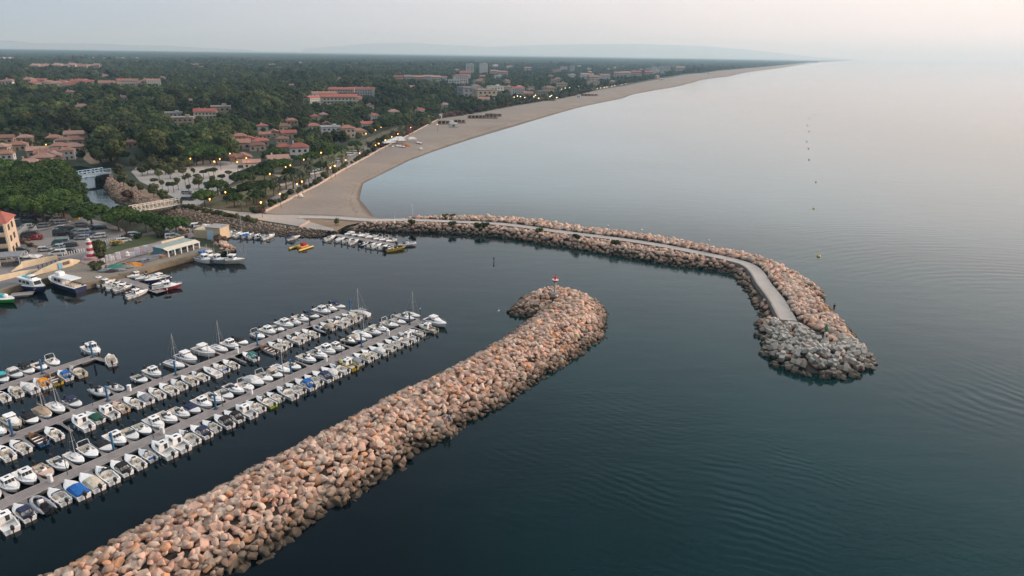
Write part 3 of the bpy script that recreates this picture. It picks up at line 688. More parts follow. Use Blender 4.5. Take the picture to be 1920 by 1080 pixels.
# ================================================================== BOATS
gel = mat('gelcoat_white', (.82, .81, .80), (.75, .745, .735), 1.5, .35, rand=.10, coat=.2)
deckm = mat('deck_white', (.80, .79, .77), (.71, .70, .68), 2.0, .5, rand=.12)
floorm = mat('cockpit_sole', (.64, .62, .59), (.54, .52, .49), 2.5, .7, rand=.25)
glass = mat('tinted_glass', (.035, .045, .055), (.02, .028, .035), 3, .12)
black = mat('black_cowl', (.018, .018, .02), (.028, .028, .03), 6, .35)
steel = mat('stainless_tube', (.55, .55, .55), (.45, .45, .45), 5, .35, .8)
alu = mat('mast_alloy', (.50, .49, .47), (.42, .41, .40), 3, .45, .3)
cush = mat('cream_cushion', (.55, .48, .37), (.47, .41, .32), 4, .8, rand=.2)
tubeg = mat('grey_tube', (.40, .41, .43), (.34, .35, .37), 3, .55, rand=.2)
rubr = mat('dark_rub_rail', (.10, .10, .11), (.07, .07, .08), 5, .6)
wood = mat('varnished_wood', (.22, .11, .05), (.15, .075, .035), 3, .5, rand=.2)
CLOTH = {'navy': (.022, .032, .085), 'blue': (.012, .12, .40), 'black': (.014, .014, .017), 'cream': (.56, .50, .40), 'white': (.62, .61, .59), 'green': (.012, .075, .045),
         'orange': (.70, .27, .01), 'turquoise': (.05, .42, .45), 'grey': (.24, .25, .27), 'beige': (.42, .31, .21), 'red': (.35, .03, .03), 'yellow': (.55, .40, .04), 'brown': (.20, .085, .05), 'teal': (.03, .18, .17)}
def cloth(n): return mat(n + '_cloth', CLOTH[n], tuple(x * .72 for x in CLOTH[n]), 1.6, .85, bump=.03, bscale=3)
HULLC = {'white': (.82, .81, .80), 'navy': (.02, .03, .09), 'yellow': (.52, .38, .05), 'red': (.30, .03, .035), 'blue': (.05, .17, .38), 'cream': (.55, .49, .38), 'grey': (.30, .31, .33), 'brown': (.17, .08, .05), 'orange': (.60, .20, .03), 'lime': (.45, .52, .05), 'green': (.05, .42, .05), 'black': (.02, .02, .025), 'peach': (.62, .44, .34)}
def hullm(n): return mat(n + '_hull_paint', HULLC[n], tuple(x * .85 for x in HULLC[n]), 1.5, .4)

ST = [0, .12, .3, .48, .62, .75, .86, .94, 1.0]
def hb(t, B): return B / 2 * (.9 + .1 * min(1, t / .35)) if t < .42 else max(.13, B / 2 * (1 - ((t - .42) / .58) ** 3.4))
def sh(t, h0, h1): return h0 + (h1 - h0) * t ** 1.8
def hull_mb(L, B, h0, h1, fat=1.0):
    mb = MB(); rings = []
    for t in ST:
        x, b, h = (t - .5) * L, hb(t, B), sh(t, h0, h1); c = b * (.86 - .35 * t * t); kz = -.28 + .55 * max(0, t - .7) / .3 * 1.2; cz = .02 + .32 * t ** 3
        xo = .35 * (t ** 6)      # raked stem
        rings.append([(x + xo, -b, h), (x + xo * .6, -b * .97 * (1 - .05), h * .55 + cz * .3), (x - .0, -c, cz), (x - .25 * t ** 4, 0, kz), (x, c, cz), (x + xo * .6, b * .97 * .95, h * .55 + cz * .3), (x + xo, b, h)])
    mb.loft(rings, True, False, closed=False)
    return mb
def deck_mb(L, B, h0, h1, t0=.52, side=.17, floor=.32, t1=.03, crown=.10):
    """foredeck, side decks, coaming walls; leaves a cockpit well between t1 and t0"""
    mb = MB(); ts = [t for t in [t0, .62, .7, .78, .86, .94, 1.0] if t >= t0]; rg = []
    for t in ts:
        x, b, h = (t - .5) * L + .35 * t ** 6, hb(t, B), sh(t, h0, h1)
        rg.append([(x, -b, h), (x, -b * .6, h + crown * .8), (x, 0, h + crown), (x, b * .6, h + crown * .8), (x, b, h)])
    mb.loft(rg, False, False, closed=False)
    t = t0; x, b, h = (t - .5) * L + .35 * t ** 6, hb(t, B), sh(t, h0, h1)      # bulkhead
    mb.add([(x, -b, h), (x, 0, h + crown), (x, b, h), (x, b, floor), (x, -b, floor)], [(0, 1, 2, 3, 4)])
    tl = [t1] + [q for q in (.12, .22, .32, .42) if t1 < q < t0 - .02] + [t0]
    for s in (-1, 1):
        rg = []
        for t in tl:
            x, b, h = (t - .5) * L + .35 * t ** 6, hb(t, B), sh(t, h0, h1)
            rg.append([(x, s * b, h), (x, s * b, h + .05), (x, s * (b - side), h + .05), (x, s * (b - side - .03), floor)])
        mb.loft(rg, False, False, closed=False)
    x0, b = (0 - .5) * L, hb(0, B); x1 = (t1 - .5) * L; h = h0
    mb.add([(x0, -b, h), (x0, b, h), (x1, b, h + .05), (x1, -b, h + .05), (x1, b, floor), (x1, -b, floor)], [(0, 1, 2, 3), (3, 2, 4, 5)])
    return mb
def floor_mb(L, B, floor=.32, t0=.53, t1=.03):
    mb = MB(); tl = [t1, .2, .4, t0]
    mb.loft([[((t - .5) * L, -hb(t, B) + .12, floor + .01), ((t - .5) * L, hb(t, B) - .12, floor + .01)] for t in tl], False, False, closed=False); return mb
def outboard(root, L, h=.75, n=1, m=None):
    for k in range(n):
        y = (k - (n - 1) / 2) * .62; x = -L / 2 - .32
        b = MB(); b.rbox((x, y, h + .42), (.66, .44, .62), .12); b.box((x + .18, y, h + .12), (.32, .3, .3), 0, 1.1)
        o = b.build('outboard_motor', m or black, root)
        b = MB(); b.box((x - .02, y, h - .3), (.20, .12, .8), 0, 1.15); b.box((x - .05, y, -.12), (.5, .08, .05)); b.build('motor_leg', black, o)
def screen(root, x, w, z, h=.42, rake=.35, wrap=.5):
    b = MB(); p = [(x - wrap, -w / 2, z), (x - .05, -w / 2 + .08, z), (x + .08, 0, z), (x - .05, w / 2 - .08, z), (x - wrap, w / 2, z)]
    q = [(a - rake * .8, c * .93, e + h) for a, c, e in p]
    b.loft([p, q, [(a - .03, c * .96, e) for a, c, e in q], [(a - .03, c * .96, e) for a, c, e in p]], False, False, closed=False)
    return b.build('windscreen', glass, root)
def seats(root, L, B, floor=.32, m=None):
    b = MB(); x = -L * .36; b.rbox((x, 0, floor + .22), (.5, B * .62, .4), .06); b.build('stern_bench', m or cush, root)
    b = MB()
    for s in (-1, 1): b.rbox((-L * .06, s * B * .2, floor + .26), (.42, .42, .5), .06); b.rbox((-L * .06 - .2, s * B * .2, floor + .62), (.12, .42, .4), .04)
    b.build('helm_seats', m or cush, root)
def fenders(root, L, B, h0, h1):
    for s in (-1, 1):
        b = MB()
        for t in (.25, .5):
            b.lathe([(.02, -.3), (.11, -.22), (.11, .22), (.02, .3)], ((t - .5) * L, s * (hb(t, B) + .10), sh(t, h0, h1) * .5), 6)
        b.build('fenders', MATS['white_paint'], root)
def rails(root, L, B, h0, h1):
    b = MB()
    for s in (-1, 1):
        pts = [((t - .5) * L + .35 * t ** 6, s * max(.02, hb(t, B) - .06), sh(t, h0, h1) + .42) for t in (.55, .7, .84, .94, 1.0)]
        b.tube(pts, .022, 4)
        for p, t in zip(pts[:-1], (.55, .7, .84, .94)): b.tube([p, (p[0], p[1], sh(t, h0, h1))], .018, 4)
    b.build('bow_rail', steel, root)
def base(root, L, B, h0, h1, t0=.52, hm=None, floor=.32):
    hull_mb(L, B, h0, h1).build('hull', hm or gel, root)
    deck_mb(L, B, h0, h1, t0, floor=floor).build('deck', deckm, root)
    floor_mb(L, B, floor, t0 + .01).build('cockpit_sole', floorm, root)
    b = MB()
    for s in (-1, 1): b.tube([((t - .5) * L + .35 * t ** 6, s * (hb(t, B) + .01), sh(t, h0, h1) - .07) for t in (0, .12, .3, .48, .62, .75, .86, .94, 1.0)], .045, 4)
    b.build('rub_rail', rubr, root)

PB = {}
def proto(kind):
    """one boat of each kind, with its parts; every other one is copied from it"""
    if kind in PB: return PB[kind]
    r = bpy.data.objects.new({'rib': 'inflatable_boat', 'sail': 'sailing_boat', 'sailcover': 'sailing_boat', 'row': 'rowing_boat', 'pilot': 'pilothouse_boat', 'cuddy': 'cabin_boat', 'cruiser': 'cabin_cruiser'}.get(kind.split('_')[0], 'motorboat'), None)
    r.empty_display_size = .3
    if kind in ('open', 'bimini', 'covered', 'frame', 'screen'):
        L, B, h0, h1 = 5.4, 2.15, .66, .90; base(r, L, B, h0, h1, .56); outboard(r, L)
        if kind != 'covered': seats(r, L, B, m=cush if kind != 'bimini' else mat('white_cushion', (.55, .55, .53), (.46, .46, .45), 4, .8))
        if kind in ('open', 'frame'):
            b = MB(); b.rbox((.25, .0, .72), (.55, .75, .85), .1); b.build('console', deckm, r); screen(r, .4, .8, 1.1, .38, .25, .3)
        if kind in ('bimini', 'screen'): screen(r, .55, 1.75, .98, .4)
        if kind == 'bimini':
            b = MB(); b.rbox((-.75, 0, 1.62), (1.5, 1.75, .34), .2); b.tube([(-1.5, -.8, 1.5), (-2.0, -.8, 1.0), (-2.0, .8, 1.0), (-1.5, .8, 1.5)], .12, 6); b.build('canopy', cloth('black'), r)
            b = MB()
            for s in (-1, 1): b.tube([(-.2, s * .95, .8), (-.9, s * .85, 1.5)], .025, 4); b.tube([(-1.3, s * .95, .8), (-.7, s * .85, 1.5)], .025, 4)
            b.build('canopy_frame', steel, r)
        if kind == 'covered':
            b = MB(); rg = []
            for t, z in ((.04, .92), (.2, 1.22), (.36, 1.45), (.5, 1.5), (.6, 1.18)):
                x, w = (t - .5) * L, hb(t, B) - .04; rg.append([(x, -w, .78 + .08 * t), (x, -w * .75, z * .88), (x, 0, z), (x, w * .75, z * .88), (x, w, .78 + .08 * t)])
            b.loft(rg, True, True, closed=False); b.build('cockpit_cover', cloth('blue'), r)
        if kind == 'frame':
            b = MB(); rg = []
            b.tube([(-1.75, -.98, .75), (-1.95, -.9, 1.9), (-1.95, -.6, 2.05), (-1.95, .6, 2.05), (-1.95, .9, 1.9), (-1.75, .98, .75)], .05, 5)
            b.tube([(-1.2, -.98, .75), (-1.9, -.9, 1.85)], .035, 5); b.tube([(-1.2, .98, .75), (-1.9, .9, 1.85)], .035, 5); b.build('roll_bar', MATS['white_paint'], r)
        fenders(r, L, B, h0, h1)
    elif kind == 'cuddy':
        L, B, h0, h1 = 5.9, 2.3, .76, 1.0; base(r, L, B, h0, h1, .5); outboard(r, L); seats(r, L, B)
        b = MB(); rg = []
        for t, k, z in ((.5, .74, .46), (.6, .72, .44), (.72, .62, .34), (.84, .42, .16), (.9, .25, .04)):
            x, w, h = (t - .5) * L, hb(t, B) * k, sh(t, h0, h1) + .04; rg.append([(x, -w, h), (x, -w * .82, h + z), (x, 0, h + z + .06), (x, w * .82, h + z), (x, w, h)])
        b.loft(rg, True, True, closed=False); c = b.build('cabin_trunk', deckm, r)
        b = MB(); b.box((.85, 0, 1.50), (.5, .5, .04)); b.build('hatch', glass, c)
        b = MB()
        for s in (-1, 1): b.box((.55, s * .79, 1.17), (.8, .05, .17), s * -.07)
        b.build('side_windows', glass, c)
        screen(r, .35, 1.7, 1.3, .48); rails(r, L, B, h0, h1); fenders(r, L, B, h0, h1)
    elif kind in ('pilot', 'pilot_open'):
        L, B, h0, h1 = 6.0, 2.4, .78, 1.08; base(r, L, B, h0, h1, .46); outboard(r, L)
        b = MB(); rg = []
        for t, k, z in ((.60, .74, .46), (.72, .62, .36), (.84, .42, .18), (.9, .25, .05)):
            x, w, h = (t - .5) * L, hb(t, B) * k, sh(t, h0, h1) + .04; rg.append([(x, -w, h), (x, -w * .8, h + z), (x, 0, h + z + .05), (x, w * .8, h + z), (x, w, h)])
        b.loft(rg, True, True, closed=False); b.build('cabin_trunk', deckm, r)
        b = MB(); x0, x1, w = -.55, .95, .86     # house, raked windscreen
        b.loft([[(x0, -w, .85), (x1, -w, .95), (x1, w, .95), (x0, w, .85)], [(x0, -w, 1.35), (x1 - .05, -w * .97, 1.35), (x1 - .05, w * .97, 1.35), (x0, w, 1.35)], [(x0 + .05, -w * .9, 2.0), (x1 - .5, -w * .86, 2.0), (x1 - .5, w * .86, 2.0), (x0 + .05, w * .9, 2.0)]])
        hs = b.build('wheelhouse', deckm, r)
        b = MB(); b.rbox((.0, 0, 2.06), (1.65, 1.72, .1), .12); b.build('roof', deckm, hs)
        b = MB(); b.box((-.05, 0, 2.12), (.5, .6, .03)); b.build('hatch', glass, hs)
        b = MB()        # front panes
        for y in (-.5, 0, .5): b.add([(x1 + .0, y - .2, 1.42), (x1 + .0, y + .2, 1.42), (x1 - .38, y * .95 + .19, 1.93), (x1 - .38, y * .95 - .19, 1.93)], [(0, 1, 2, 3)])
        b.build('front_windows', glass, hs)
        b = MB()
        for s in (-1, 1):
            for xa, xb in ((-.42, .02), (.12, .55)):
                b.box(((xa + xb) / 2, s * .835, 1.64), (xb - xa, .06, .42))
        b.build('side_windows', glass, hs)
        b = MB(); b.box((x0 - .0, -.3, 1.42), (.06, .55, 1.0)); b.build('cabin_door', glass, hs)
        rails(r, L, B, h0, h1); fenders(r, L, B, h0, h1)
    elif kind == 'cruiser':
        L, B, h0, h1 = 7.2, 2.7, .95, 1.35; base(r, L, B, h0, h1, .44, floor=.45)
        b = MB(); rg = []
        for t, k, z in ((.40, .82, .75), (.5, .82, .82), (.6, .78, .62), (.74, .62, .34), (.86, .36, .10)):
            x, w, h = (t - .5) * L, hb(t, B) * k, sh(t, h0, h1) + .04; rg.append([(x, -w, h), (x, -w * .84, h + z), (x, 0, h + z + .08), (x, w * .84, h + z), (x, w, h)])
        b.loft(rg, True, True, closed=False); c = b.build('cabin_trunk', deckm, r)
        b = MB(); 
        b.add([(.62, -.82, 1.72), (.62, .82, 1.72), (.05, .78, 2.0), (.05, -.78, 2.0)], [(0, 1, 2, 3)])
        for s in (-1, 1): b.box((-.1, s * 1.02, 1.5), (1.3, .05, .26))
        b.build('cabin_windows', glass, c)
        b = MB(); b.rbox((-.65, 0, 2.32), (1.9, 1.9, .09), .15); b.build('hard_top', deckm, r)
        b = MB()
        for s in (-1, 1): b.tube([(-1.5, s * .9, 1.0), (-1.45, s * .85, 2.3)], .05, 5); b.tube([(.1, s * .8, 1.9), (-.1, s * .8, 2.3)], .05, 5)
        b.build('top_supports', MATS['white_paint'], r)
        b = MB(); b.rbox((-L * .38, 0, .75), (.6, 1.8, .5), .08); b.build('stern_bench', cush, r)
        b = MB(); b.box((-L / 2 - .3, 0, .3), (.6, 2.0, .1)); b.build('swim_platform', deckm, r)
        rails(r, L, B, h0, h1); fenders(r, L, B, h0, h1)
    elif kind == 'rib':
        L, B = 5.2, 2.2; hull_mb(L * .96, B * .7, .4, .62).build('hull', gel, r)
        b = MB(); pts = [(-2.6, -.85, .52), (-1.5, -.86, .52), (0, -.86, .54), (1.2, -.78, .60), (2.0, -.48, .70), (2.4, 0, .78)]
        pts = pts + [(x, -y, z) for x, y, z in pts[-2::-1]]; b.tube(pts, [.12, .25, .26, .26, .25, .24, .25, .26, .26, .25, .12], 8); b.build('inflated_tube', tubeg, r, True)
        b = MB(); b.sheet([(-2.4, -.7), (1.2, -.62), (2.1, 0), (1.2, .62), (-2.4, .7)], .42); b.build('deck', floorm, r)
        b = MB(); b.rbox((.1, 0, .85), (.6, .7, .9), .1); b.build('console', deckm, r)
        b = MB(); b.rbox((-.8, 0, .72), (.7, .75, .6), .08); b.rbox((-1.1, 0, 1.1), (.14, .75, .4), .05); b.build('helm_seats', black, r); screen(r, .3, .7, 1.28, .3, .2, .25); outboard(r, L, .7)
    elif kind in ('sail', 'sailcover'):
        L, B, h0, h1 = 6.4, 2.2, .75, 1.0; base(r, L, B, h0, h1, .36)
        b = MB(); rg = []
        for t, k, z in ((.36, .62, .36), (.5, .62, .38), (.64, .52, .28), (.76, .34, .08)):
            x, w, h = (t - .5) * L, hb(t, B) * k, sh(t, h0, h1) + .06; rg.append([(x, -w, h), (x, -w * .85, h + z), (x, 0, h + z + .05), (x, w * .85, h + z), (x, w, h)])
        b.loft(rg, True, True, closed=False); c = b.build('coachroof', deckm, r)
        b = MB()
        for s in (-1, 1): b.box((.05, s * .64, 1.05), (1.2, .05, .14))
        b.build('side_windows', glass, c)
        mx = .45; b = MB(); b.tube([(mx, 0, 1.1), (mx, 0, 8.3)], [.075, .055], 6); b.build('mast', alu, r)
        b = MB()
        for p in ((3.3, 0, 1.0), (-3.1, 0, .8), (mx - .1, 1.0, .85), (mx - .1, -1.0, .85)): b.tube([p, (mx, 0, 8.2)], .014, 3)
        b.tube([(mx, -.55, 4.8), (mx, .55, 4.8)], .02, 4); b.build('rigging', steel, r)
        b = MB(); b.tube([(mx, 0, 1.95), (-2.3, 0, 1.9)], .05, 6); b.build('boom', alu, r)
        b = MB(); b.tube([(mx - .05, 0, 2.1), (-.4, 0, 2.12), (-2.2, 0, 2.02)], [.10, .16, .09], 7); b.build('sail_cover', cloth('navy'), r)
        if kind == 'sailcover':
            b = MB(); rg = []
            for t, z in ((.02, .95), (.3, 1.4), (.6, 1.5), (.85, 1.25), (.98, 1.08)):
                x, w = (t - .5) * L, hb(t, B) + .03; rg.append([(x, -w, sh(t, h0, h1) - .1), (x, -w * .8, z * .88), (x, 0, z), (x, w * .8, z * .88), (x, w, sh(t, h0, h1) - .1)])
            b.loft(rg, True, True, closed=False); b.build('boat_cover', cloth('beige'), r)
        b = MB(); b.box((-L / 2 - .08, 0, .25), (.06, .3, 1.1)); b.build('rudder', deckm, r)
    elif kind == 'row':
        L, B, h0, h1 = 4.6, 1.75, .58, .85; hull_mb(L, B, h0, h1).build('hull', hullm('blue'), r)
        deck_mb(L, B, h0, h1, .82, .1, .2, .03).build('gunwale', wood, r); floor_mb(L, B, .2, .8).build('bottom_boards', wood, r)
        b = MB()
        for x in (-1.5, -.4, .7): b.box((x, 0, .5), (.28, 1.45, .05))
        b.build('thwarts', deckm, r); outboard(r, L, .5)
    PB[kind] = r
    r['kindname'] = kind
    return r
LEN = {'open': 5.4, 'bimini': 5.4, 'covered': 5.4, 'frame': 5.4, 'screen': 5.4, 'cuddy': 5.9, 'pilot': 6.0, 'cruiser': 7.2, 'rib': 5.2, 'sail': 6.4, 'sailcover': 6.4, 'row': 4.6}
used = set()
def put_boat(kind, loc, rz, label, cat, group, scale=1.0, hull=None, cov=None, wid=1.0):
    p = proto(kind)
    o = clone(p)
    if 'kindname' in o: del o['kindname']
    o.location = loc; o.rotation_euler = (0, 0, rz); o.scale = (scale, scale * wid, scale)
    if hull:
        recolour(o, 'hull', hullm(hull))
        if hull in ('yellow', 'brown', 'peach', 'cream', 'black'): recolour(o, 'deck', hullm(hull))
    if cov:
        for part in ('canopy', 'cockpit_cover', 'sail_cover', 'boat_cover', 'stern_bench'): recolour(o, part, cloth(cov))
    return tag(o, label, cat, group)
LOOK = {'open': ('white open console motorboat', 'motorboat'), 'bimini': ('white motorboat with {} canopy', 'motorboat'), 'covered': ('white motorboat under {} cover', 'motorboat'),
        'frame': ('white motorboat with roll bar', 'motorboat'), 'screen': ('white bowrider with windscreen', 'motorboat'), 'cuddy': ('white cuddy cabin boat', 'cabin boat'), 'pilot': ('white wheelhouse boat', 'cabin boat'),
        'cruiser': ('white hardtop cabin cruiser', 'cabin cruiser'), 'rib': ('grey inflatable boat', 'inflatable boat'), 'sail': ('white sailing boat', 'sailing boat'), 'sailcover': ('sailing boat under {} cover', 'sailing boat'), 'row': ('{} rowing boat', 'rowing boat')}

# ---- pontoons
M_plank = None
def plank_mat():
    m = bpy.data.materials.new('pontoon_planks'); m.use_nodes = True; t = m.node_tree
    for n in list(t.nodes): t.nodes.remove(n)
    q = NT(t); pos = q.n('ShaderNodeTexCoord', out=3)
    w = q.n('ShaderNodeTexWave', {'Vector': pos, 'Scale': 1.1, 'Distortion': .4, 'Detail': 2.0}, out=1, bands_direction='X')
    c = q.ramp(q.noise(pos, .8, 4), [(.35, (.21, .185, .178)), (.65, (.27, .24, .23))])
    c = q.mix(q.n('ShaderNodeMapRange', {0: w, 1: .9, 2: 1, 3: 0, 4: .5}), c, (.06, .05, .05))
    bs = q.n('ShaderNodeBsdfPrincipled', {'Base Color': c, 'Roughness': .9}); q.n('ShaderNodeOutputMaterial', {0: bs}, out=None); return m
M_plank = plank_mat(); M_float = mat('float_grey', (.20, .19, .18), (.13, .125, .12), 1, .9); M_edge = mat('pontoon_edge', (.42, .39, .35), (.33, .30, .27), 1.5, .8)
def pontoon(name, label, a, b, w=2.3):
    """deck, edge beams and floats, laid from a to b (world); returns root, axis, left normal"""
    a, b = Vector((a.x, a.y, 0)), Vector((b.x, b.y, 0)); d = b - a; L = d.length; d.normalize(); rz = math.atan2(d.y, d.x)
    r = thing(name, label, 'pontoon', a, rz)
    m = MB(); m.box((L / 2, 0, .52), (L, w - .24, .10)); m.build('deck', M_plank, r)
    m = MB()
    for s in (-1, 1): m.box((L / 2, s * (w / 2 - .06), .505), (L, .12, .15))
    m.build('edge_beams', M_edge, r)
    m = MB(); k = 0
    while k * 6 + 3 < L: m.box((k * 6 + 2.4, 0, .2), (3.2, w - .4, .5)); k += 1
    m.build('floats', M_float, r)
    return r, a, d, Vector((-d.y, d.x, 0)), L
pileb = mat('blue_pile', (.03, .13, .27), (.025, .10, .21), 1.5, .55); dk = mat('dark_post', (.05, .055, .065), (.035, .04, .05), 3, .6)
def pile(px, py, who, i, dark=False):
    v = P(px, py, .6); t = thing('mooring_pile', f'{"dark" if dark else "blue"} steel mooring pile, {ordw(i)} from the outer end of {who}', 'mooring pile', (v.x, v.y, 0), 0, 'mooring piles of the pontoons')
    m = MB(); m.tube([(0, 0, -1), (0, 0, 3.3)], .17, 10); m.build('shaft', dk if dark else pileb, t)
    m = MB(); m.lathe([(.24, 3.25), (.24, 3.4), (.03, 3.6)], n=10); m.build('cap', dk if dark else pileb, t)
    m = MB(); m.rbox((0, .0, .58), (.8, .8, .14), .06); m.build('guide_collar', dk, t)
def post(px, py, who, i):
    v = P(px, py, .58); t = thing('pontoon_lamp', f'thin grey lamp post, {ordw(i)} from the outer end of {who}', 'lamp post', (v.x, v.y, .57), 0, 'thin lamp posts on the pontoons')
    m = MB(); m.tube([(0, 0, 0), (0, 0, 3.0)], [.055, .045], 6); m.build('pole', dk, t)
    m = MB(); m.lathe([(.1, 2.95), (.15, 3.02), (.15, 3.2), (.06, 3.28)], n=8); m.build('lamp_head', steel, t)
def pedestal(px, py, who, i):
    v = P(px, py, .58); t = thing('service_pedestal', f'white service pedestal, {ordw(i)} from the outer end of {who}', 'pedestal', (v.x, v.y, .57), 0, 'white service pedestals')
    m = MB(); m.rbox((0, 0, .55), (.6, .55, 1.1), .08); m.build('cabinet', MATS['white_paint'], t)
    m = MB(); m.rbox((0, 0, 1.16), (.68, .62, .12), .06); m.build('cap', deckm, t)

def fleet(who, ends, w, sides, fingers=True, zref=.7, piles=(), posts=(), peds=(), desc=''):
    A, B = P(*ends[0], .55), P(*ends[1], .55)
    r, a, d, nl, L = pontoon('pontoon', desc, A, B, w)
    for side, nm, lst in sides:      # side +1: far (left of the axis), -1: near
        recs = []
        for e in lst:
            v = P(e[0], e[1], zref); t = (Vector((v.x, v.y, 0)) - a).dot(d); recs.append([t, e[2], e[3] if len(e) > 3 else {}])
        recs.sort(key=lambda q_: -q_[0])
        # keep neighbours a hand's breadth apart
        wd = lambda q_: .9 * (2.05 if q_[1] in ('row',) else 2.45 if q_[1] in ('pilot', 'cuddy', 'rib') else 2.85 if q_[1] == 'cruiser' else 2.3)
        for _ in range(30):
            for i in range(len(recs) - 1):
                need = (wd(recs[i]) + wd(recs[i + 1])) / 2 + .06; gap = recs[i][0] - recs[i + 1][0]
                if gap < need: k = (need - gap) / 2; recs[i][0] += k; recs[i + 1][0] -= k
        free = [i for i in range(len(recs)) if 'free' not in recs[i][2]]
        for i, (t, kind, op) in enumerate(recs):
            sc = op.get('s', random.uniform(.93, 1.06)) * .88; Lb = LEN[kind] * sc
            off = w / 2 + .55 + Lb / 2 + (.3 if kind == 'cruiser' else 0); n = nl * side
            pos = a + d * t + n * off; rz = math.atan2(-n.y, -n.x) + random.gauss(0, .035) + op.get('rz', 0)
            look, cat = LOOK[kind]; cv = op.get('cov'); hc = op.get('hull')
            look = look.format(cv or {'bimini': 'black', 'covered': 'blue', 'sailcover': 'beige', 'row': hc or 'blue'}.get(kind, ''))
            if hc and kind != 'row': look = look.replace('white', hc).replace('grey', hc)
            label = f'{look}, {ordw(i + 1)} from the outer end, {nm} of the {who}'
            put_boat(kind, (pos.x, pos.y, 0), rz, label, cat, f'boats moored on the {nm} of the {who}', sc, hc, cv)
        # finger pontoons between every second pair on this side
        if fingers:
            for i in range(0, len(recs) - 1, 2):
                gap = recs[i][0] - recs[i + 1][0]
                t = (recs[i][0] + recs[i + 1][0]) / 2; m = MB(); y0, y1 = side * w / 2, side * (w / 2 + 4.6)
                m.loft([[(t - .55, y0, .38), (t + .55, y0, .38), (t + .55, y0, .5), (t - .55, y0, .5)], [(t - .22, y0 + side * 1.0, .38), (t + .22, y0 + side * 1.0, .38), (t + .22, y0 + side * 1.0, .5), (t - .22, y0 + side * 1.0, .5)], [(t - .2, y1, .36), (t + .2, y1, .36), (t + .2, y1, .48), (t - .2, y1, .48)]])
                m.build('finger_pontoon', M_plank, r)
    sp = sorted(piles, key=lambda p: -p[0]); [pile(p[0], p[1], 'the ' + who, i + 1, len(p) > 2) for i, p in enumerate(sp)]
    sp = sorted(posts, key=lambda p: -p[0]); [post(p[0], p[1], 'the ' + who, i + 1) for i, p in enumerate(sp)]
    sp = sorted(peds, key=lambda p: -p[0]); [pedestal(p[0], p[1], 'the ' + who, i + 1) for i, p in enumerate(sp)]
    return r, a, d, nl, L
C = lambda c: {'cov': c}
H = lambda c: {'hull': c}
A_LOW = [(12, 969, 'pilot'), (41, 955, 'bimini', C('navy')), (71, 939, 'rib', {'hull': 'black', 's': 1.08}), (106, 925, 'screen', C('cream')), (138, 912, 'covered', {'cov': 'blue', 's': 1.12}), (169, 896, 'covered', {'cov': 'cream', 's': 1.1}), (198, 886, 'cuddy', C('cream')),
         (226, 870, 'bimini', C('black')), (253, 861, 'open'), (272, 848, 'open', {'s': .86, 'cov': 'blue'}), (299.5, 837, 'pilot'), (324, 824, 'pilot'), (346, 813, 'cuddy', C('cream')), (371.5, 805, 'bimini', C('navy')), (393, 797, 'open', {'s': .88, 'cov': 'cream'}), (414, 786, 'bimini', C('black')), (438, 778, 'bimini', C('black')),
         (457, 766, 'pilot'), (475.6, 760, 'open'), (493.5, 750, 'cuddy', {'hull': 'lime', 's': .9}), (508.5, 740, 'screen', {'s': .85}), (533, 733, 'cuddy'), (547, 725, 'open'), (566, 717.5, 'bimini', C('blue')), (581, 709.6, 'screen'), (599.6, 702.7, 'bimini', C('navy')), (616, 696.7, 'covered', C('white')), (633, 689, 'cuddy', C('white')),
         (645.5, 679.5, 'pilot', {'hull': 'yellow', 's': .95}), (664.5, 674.8, 'covered', {'cov': 'grey', 's': .9}), (680.7, 669, 'bimini', C('cream')), (693, 662, 'open'), (704, 656.5, 'covered', C('white')), (723.5, 648.8, 'screen'), (737, 641.7, 'frame', C('cream')), (746, 634, 'cuddy'), (761, 630, 'pilot'), (780.7, 621, 'open', {'s': .88}), (798.7, 613, 'pilot', H('cream'))]
A_UP = [(6, 922.6, 'cuddy'), (26.5, 910, 'pilot'), (63, 898, 'pilot'), (94, 888, 'open', H('peach')), (119, 872, 'cuddy', C('cream')), (147, 859.5, 'sail', {'s': .85}), (174, 845, 'frame'), (197.6, 836, 'covered', C('black')), (232, 824.5, 'pilot'), (252, 817.5, 'screen'), (276, 807.3, 'open'), (295, 795.5, 'pilot'), (321, 785.5, 'cuddy'), (344.4, 779, 'cuddy'), (363, 769, 'covered', C('navy')), (383, 758, 'pilot'), (405, 750.6, 'cuddy'), (424, 742, 'screen'),
        (447.5, 734.7, 'cuddy', C('navy')), (460.6, 727, 'frame'), (481, 715, 'covered', {'cov': 'white', 's': 1.12}), (502, 710, 'frame'), (516.5, 701, 'bimini', C('cream')), (535.4, 696.4, 'sail'), (553, 686.4, 'screen'), (585.7, 675.5, 'cuddy'), (601.8, 665.5, 'cuddy'), (620.2, 657, 'pilot'), (635.5, 653.8, 'pilot', {'s': .9}), (661, 641.3, 'cuddy', H('black')), (676.8, 634.9, 'covered', C('cream')), (691, 630.4, 'sail'), (704, 621, 'cuddy'), (722.8, 619.8, 'cuddy'), (738, 609, 'frame'), (752.5, 602.6, 'frame'), (768, 597, 'cuddy'), (783, 592, 'sail', {'s': .9})]
fleet('nearest pontoon', ((-45, 967), (791, 600.5)), 2.4, [(-1, 'breakwater side', A_LOW), (1, 'town side', A_UP)],
      piles=[(213, 842), (405, 766), (546, 699), (678, 650), (768, 608, 1)], posts=[(127, 890), (288, 822), (418, 762), (533, 715), (641, 664), (725, 629), (788.5, 602)], peds=[(95, 903), (305, 813), (471, 739), (611, 678), (728, 629)], desc='grey planked floating pontoon nearest the breakwater, boats along both sides')
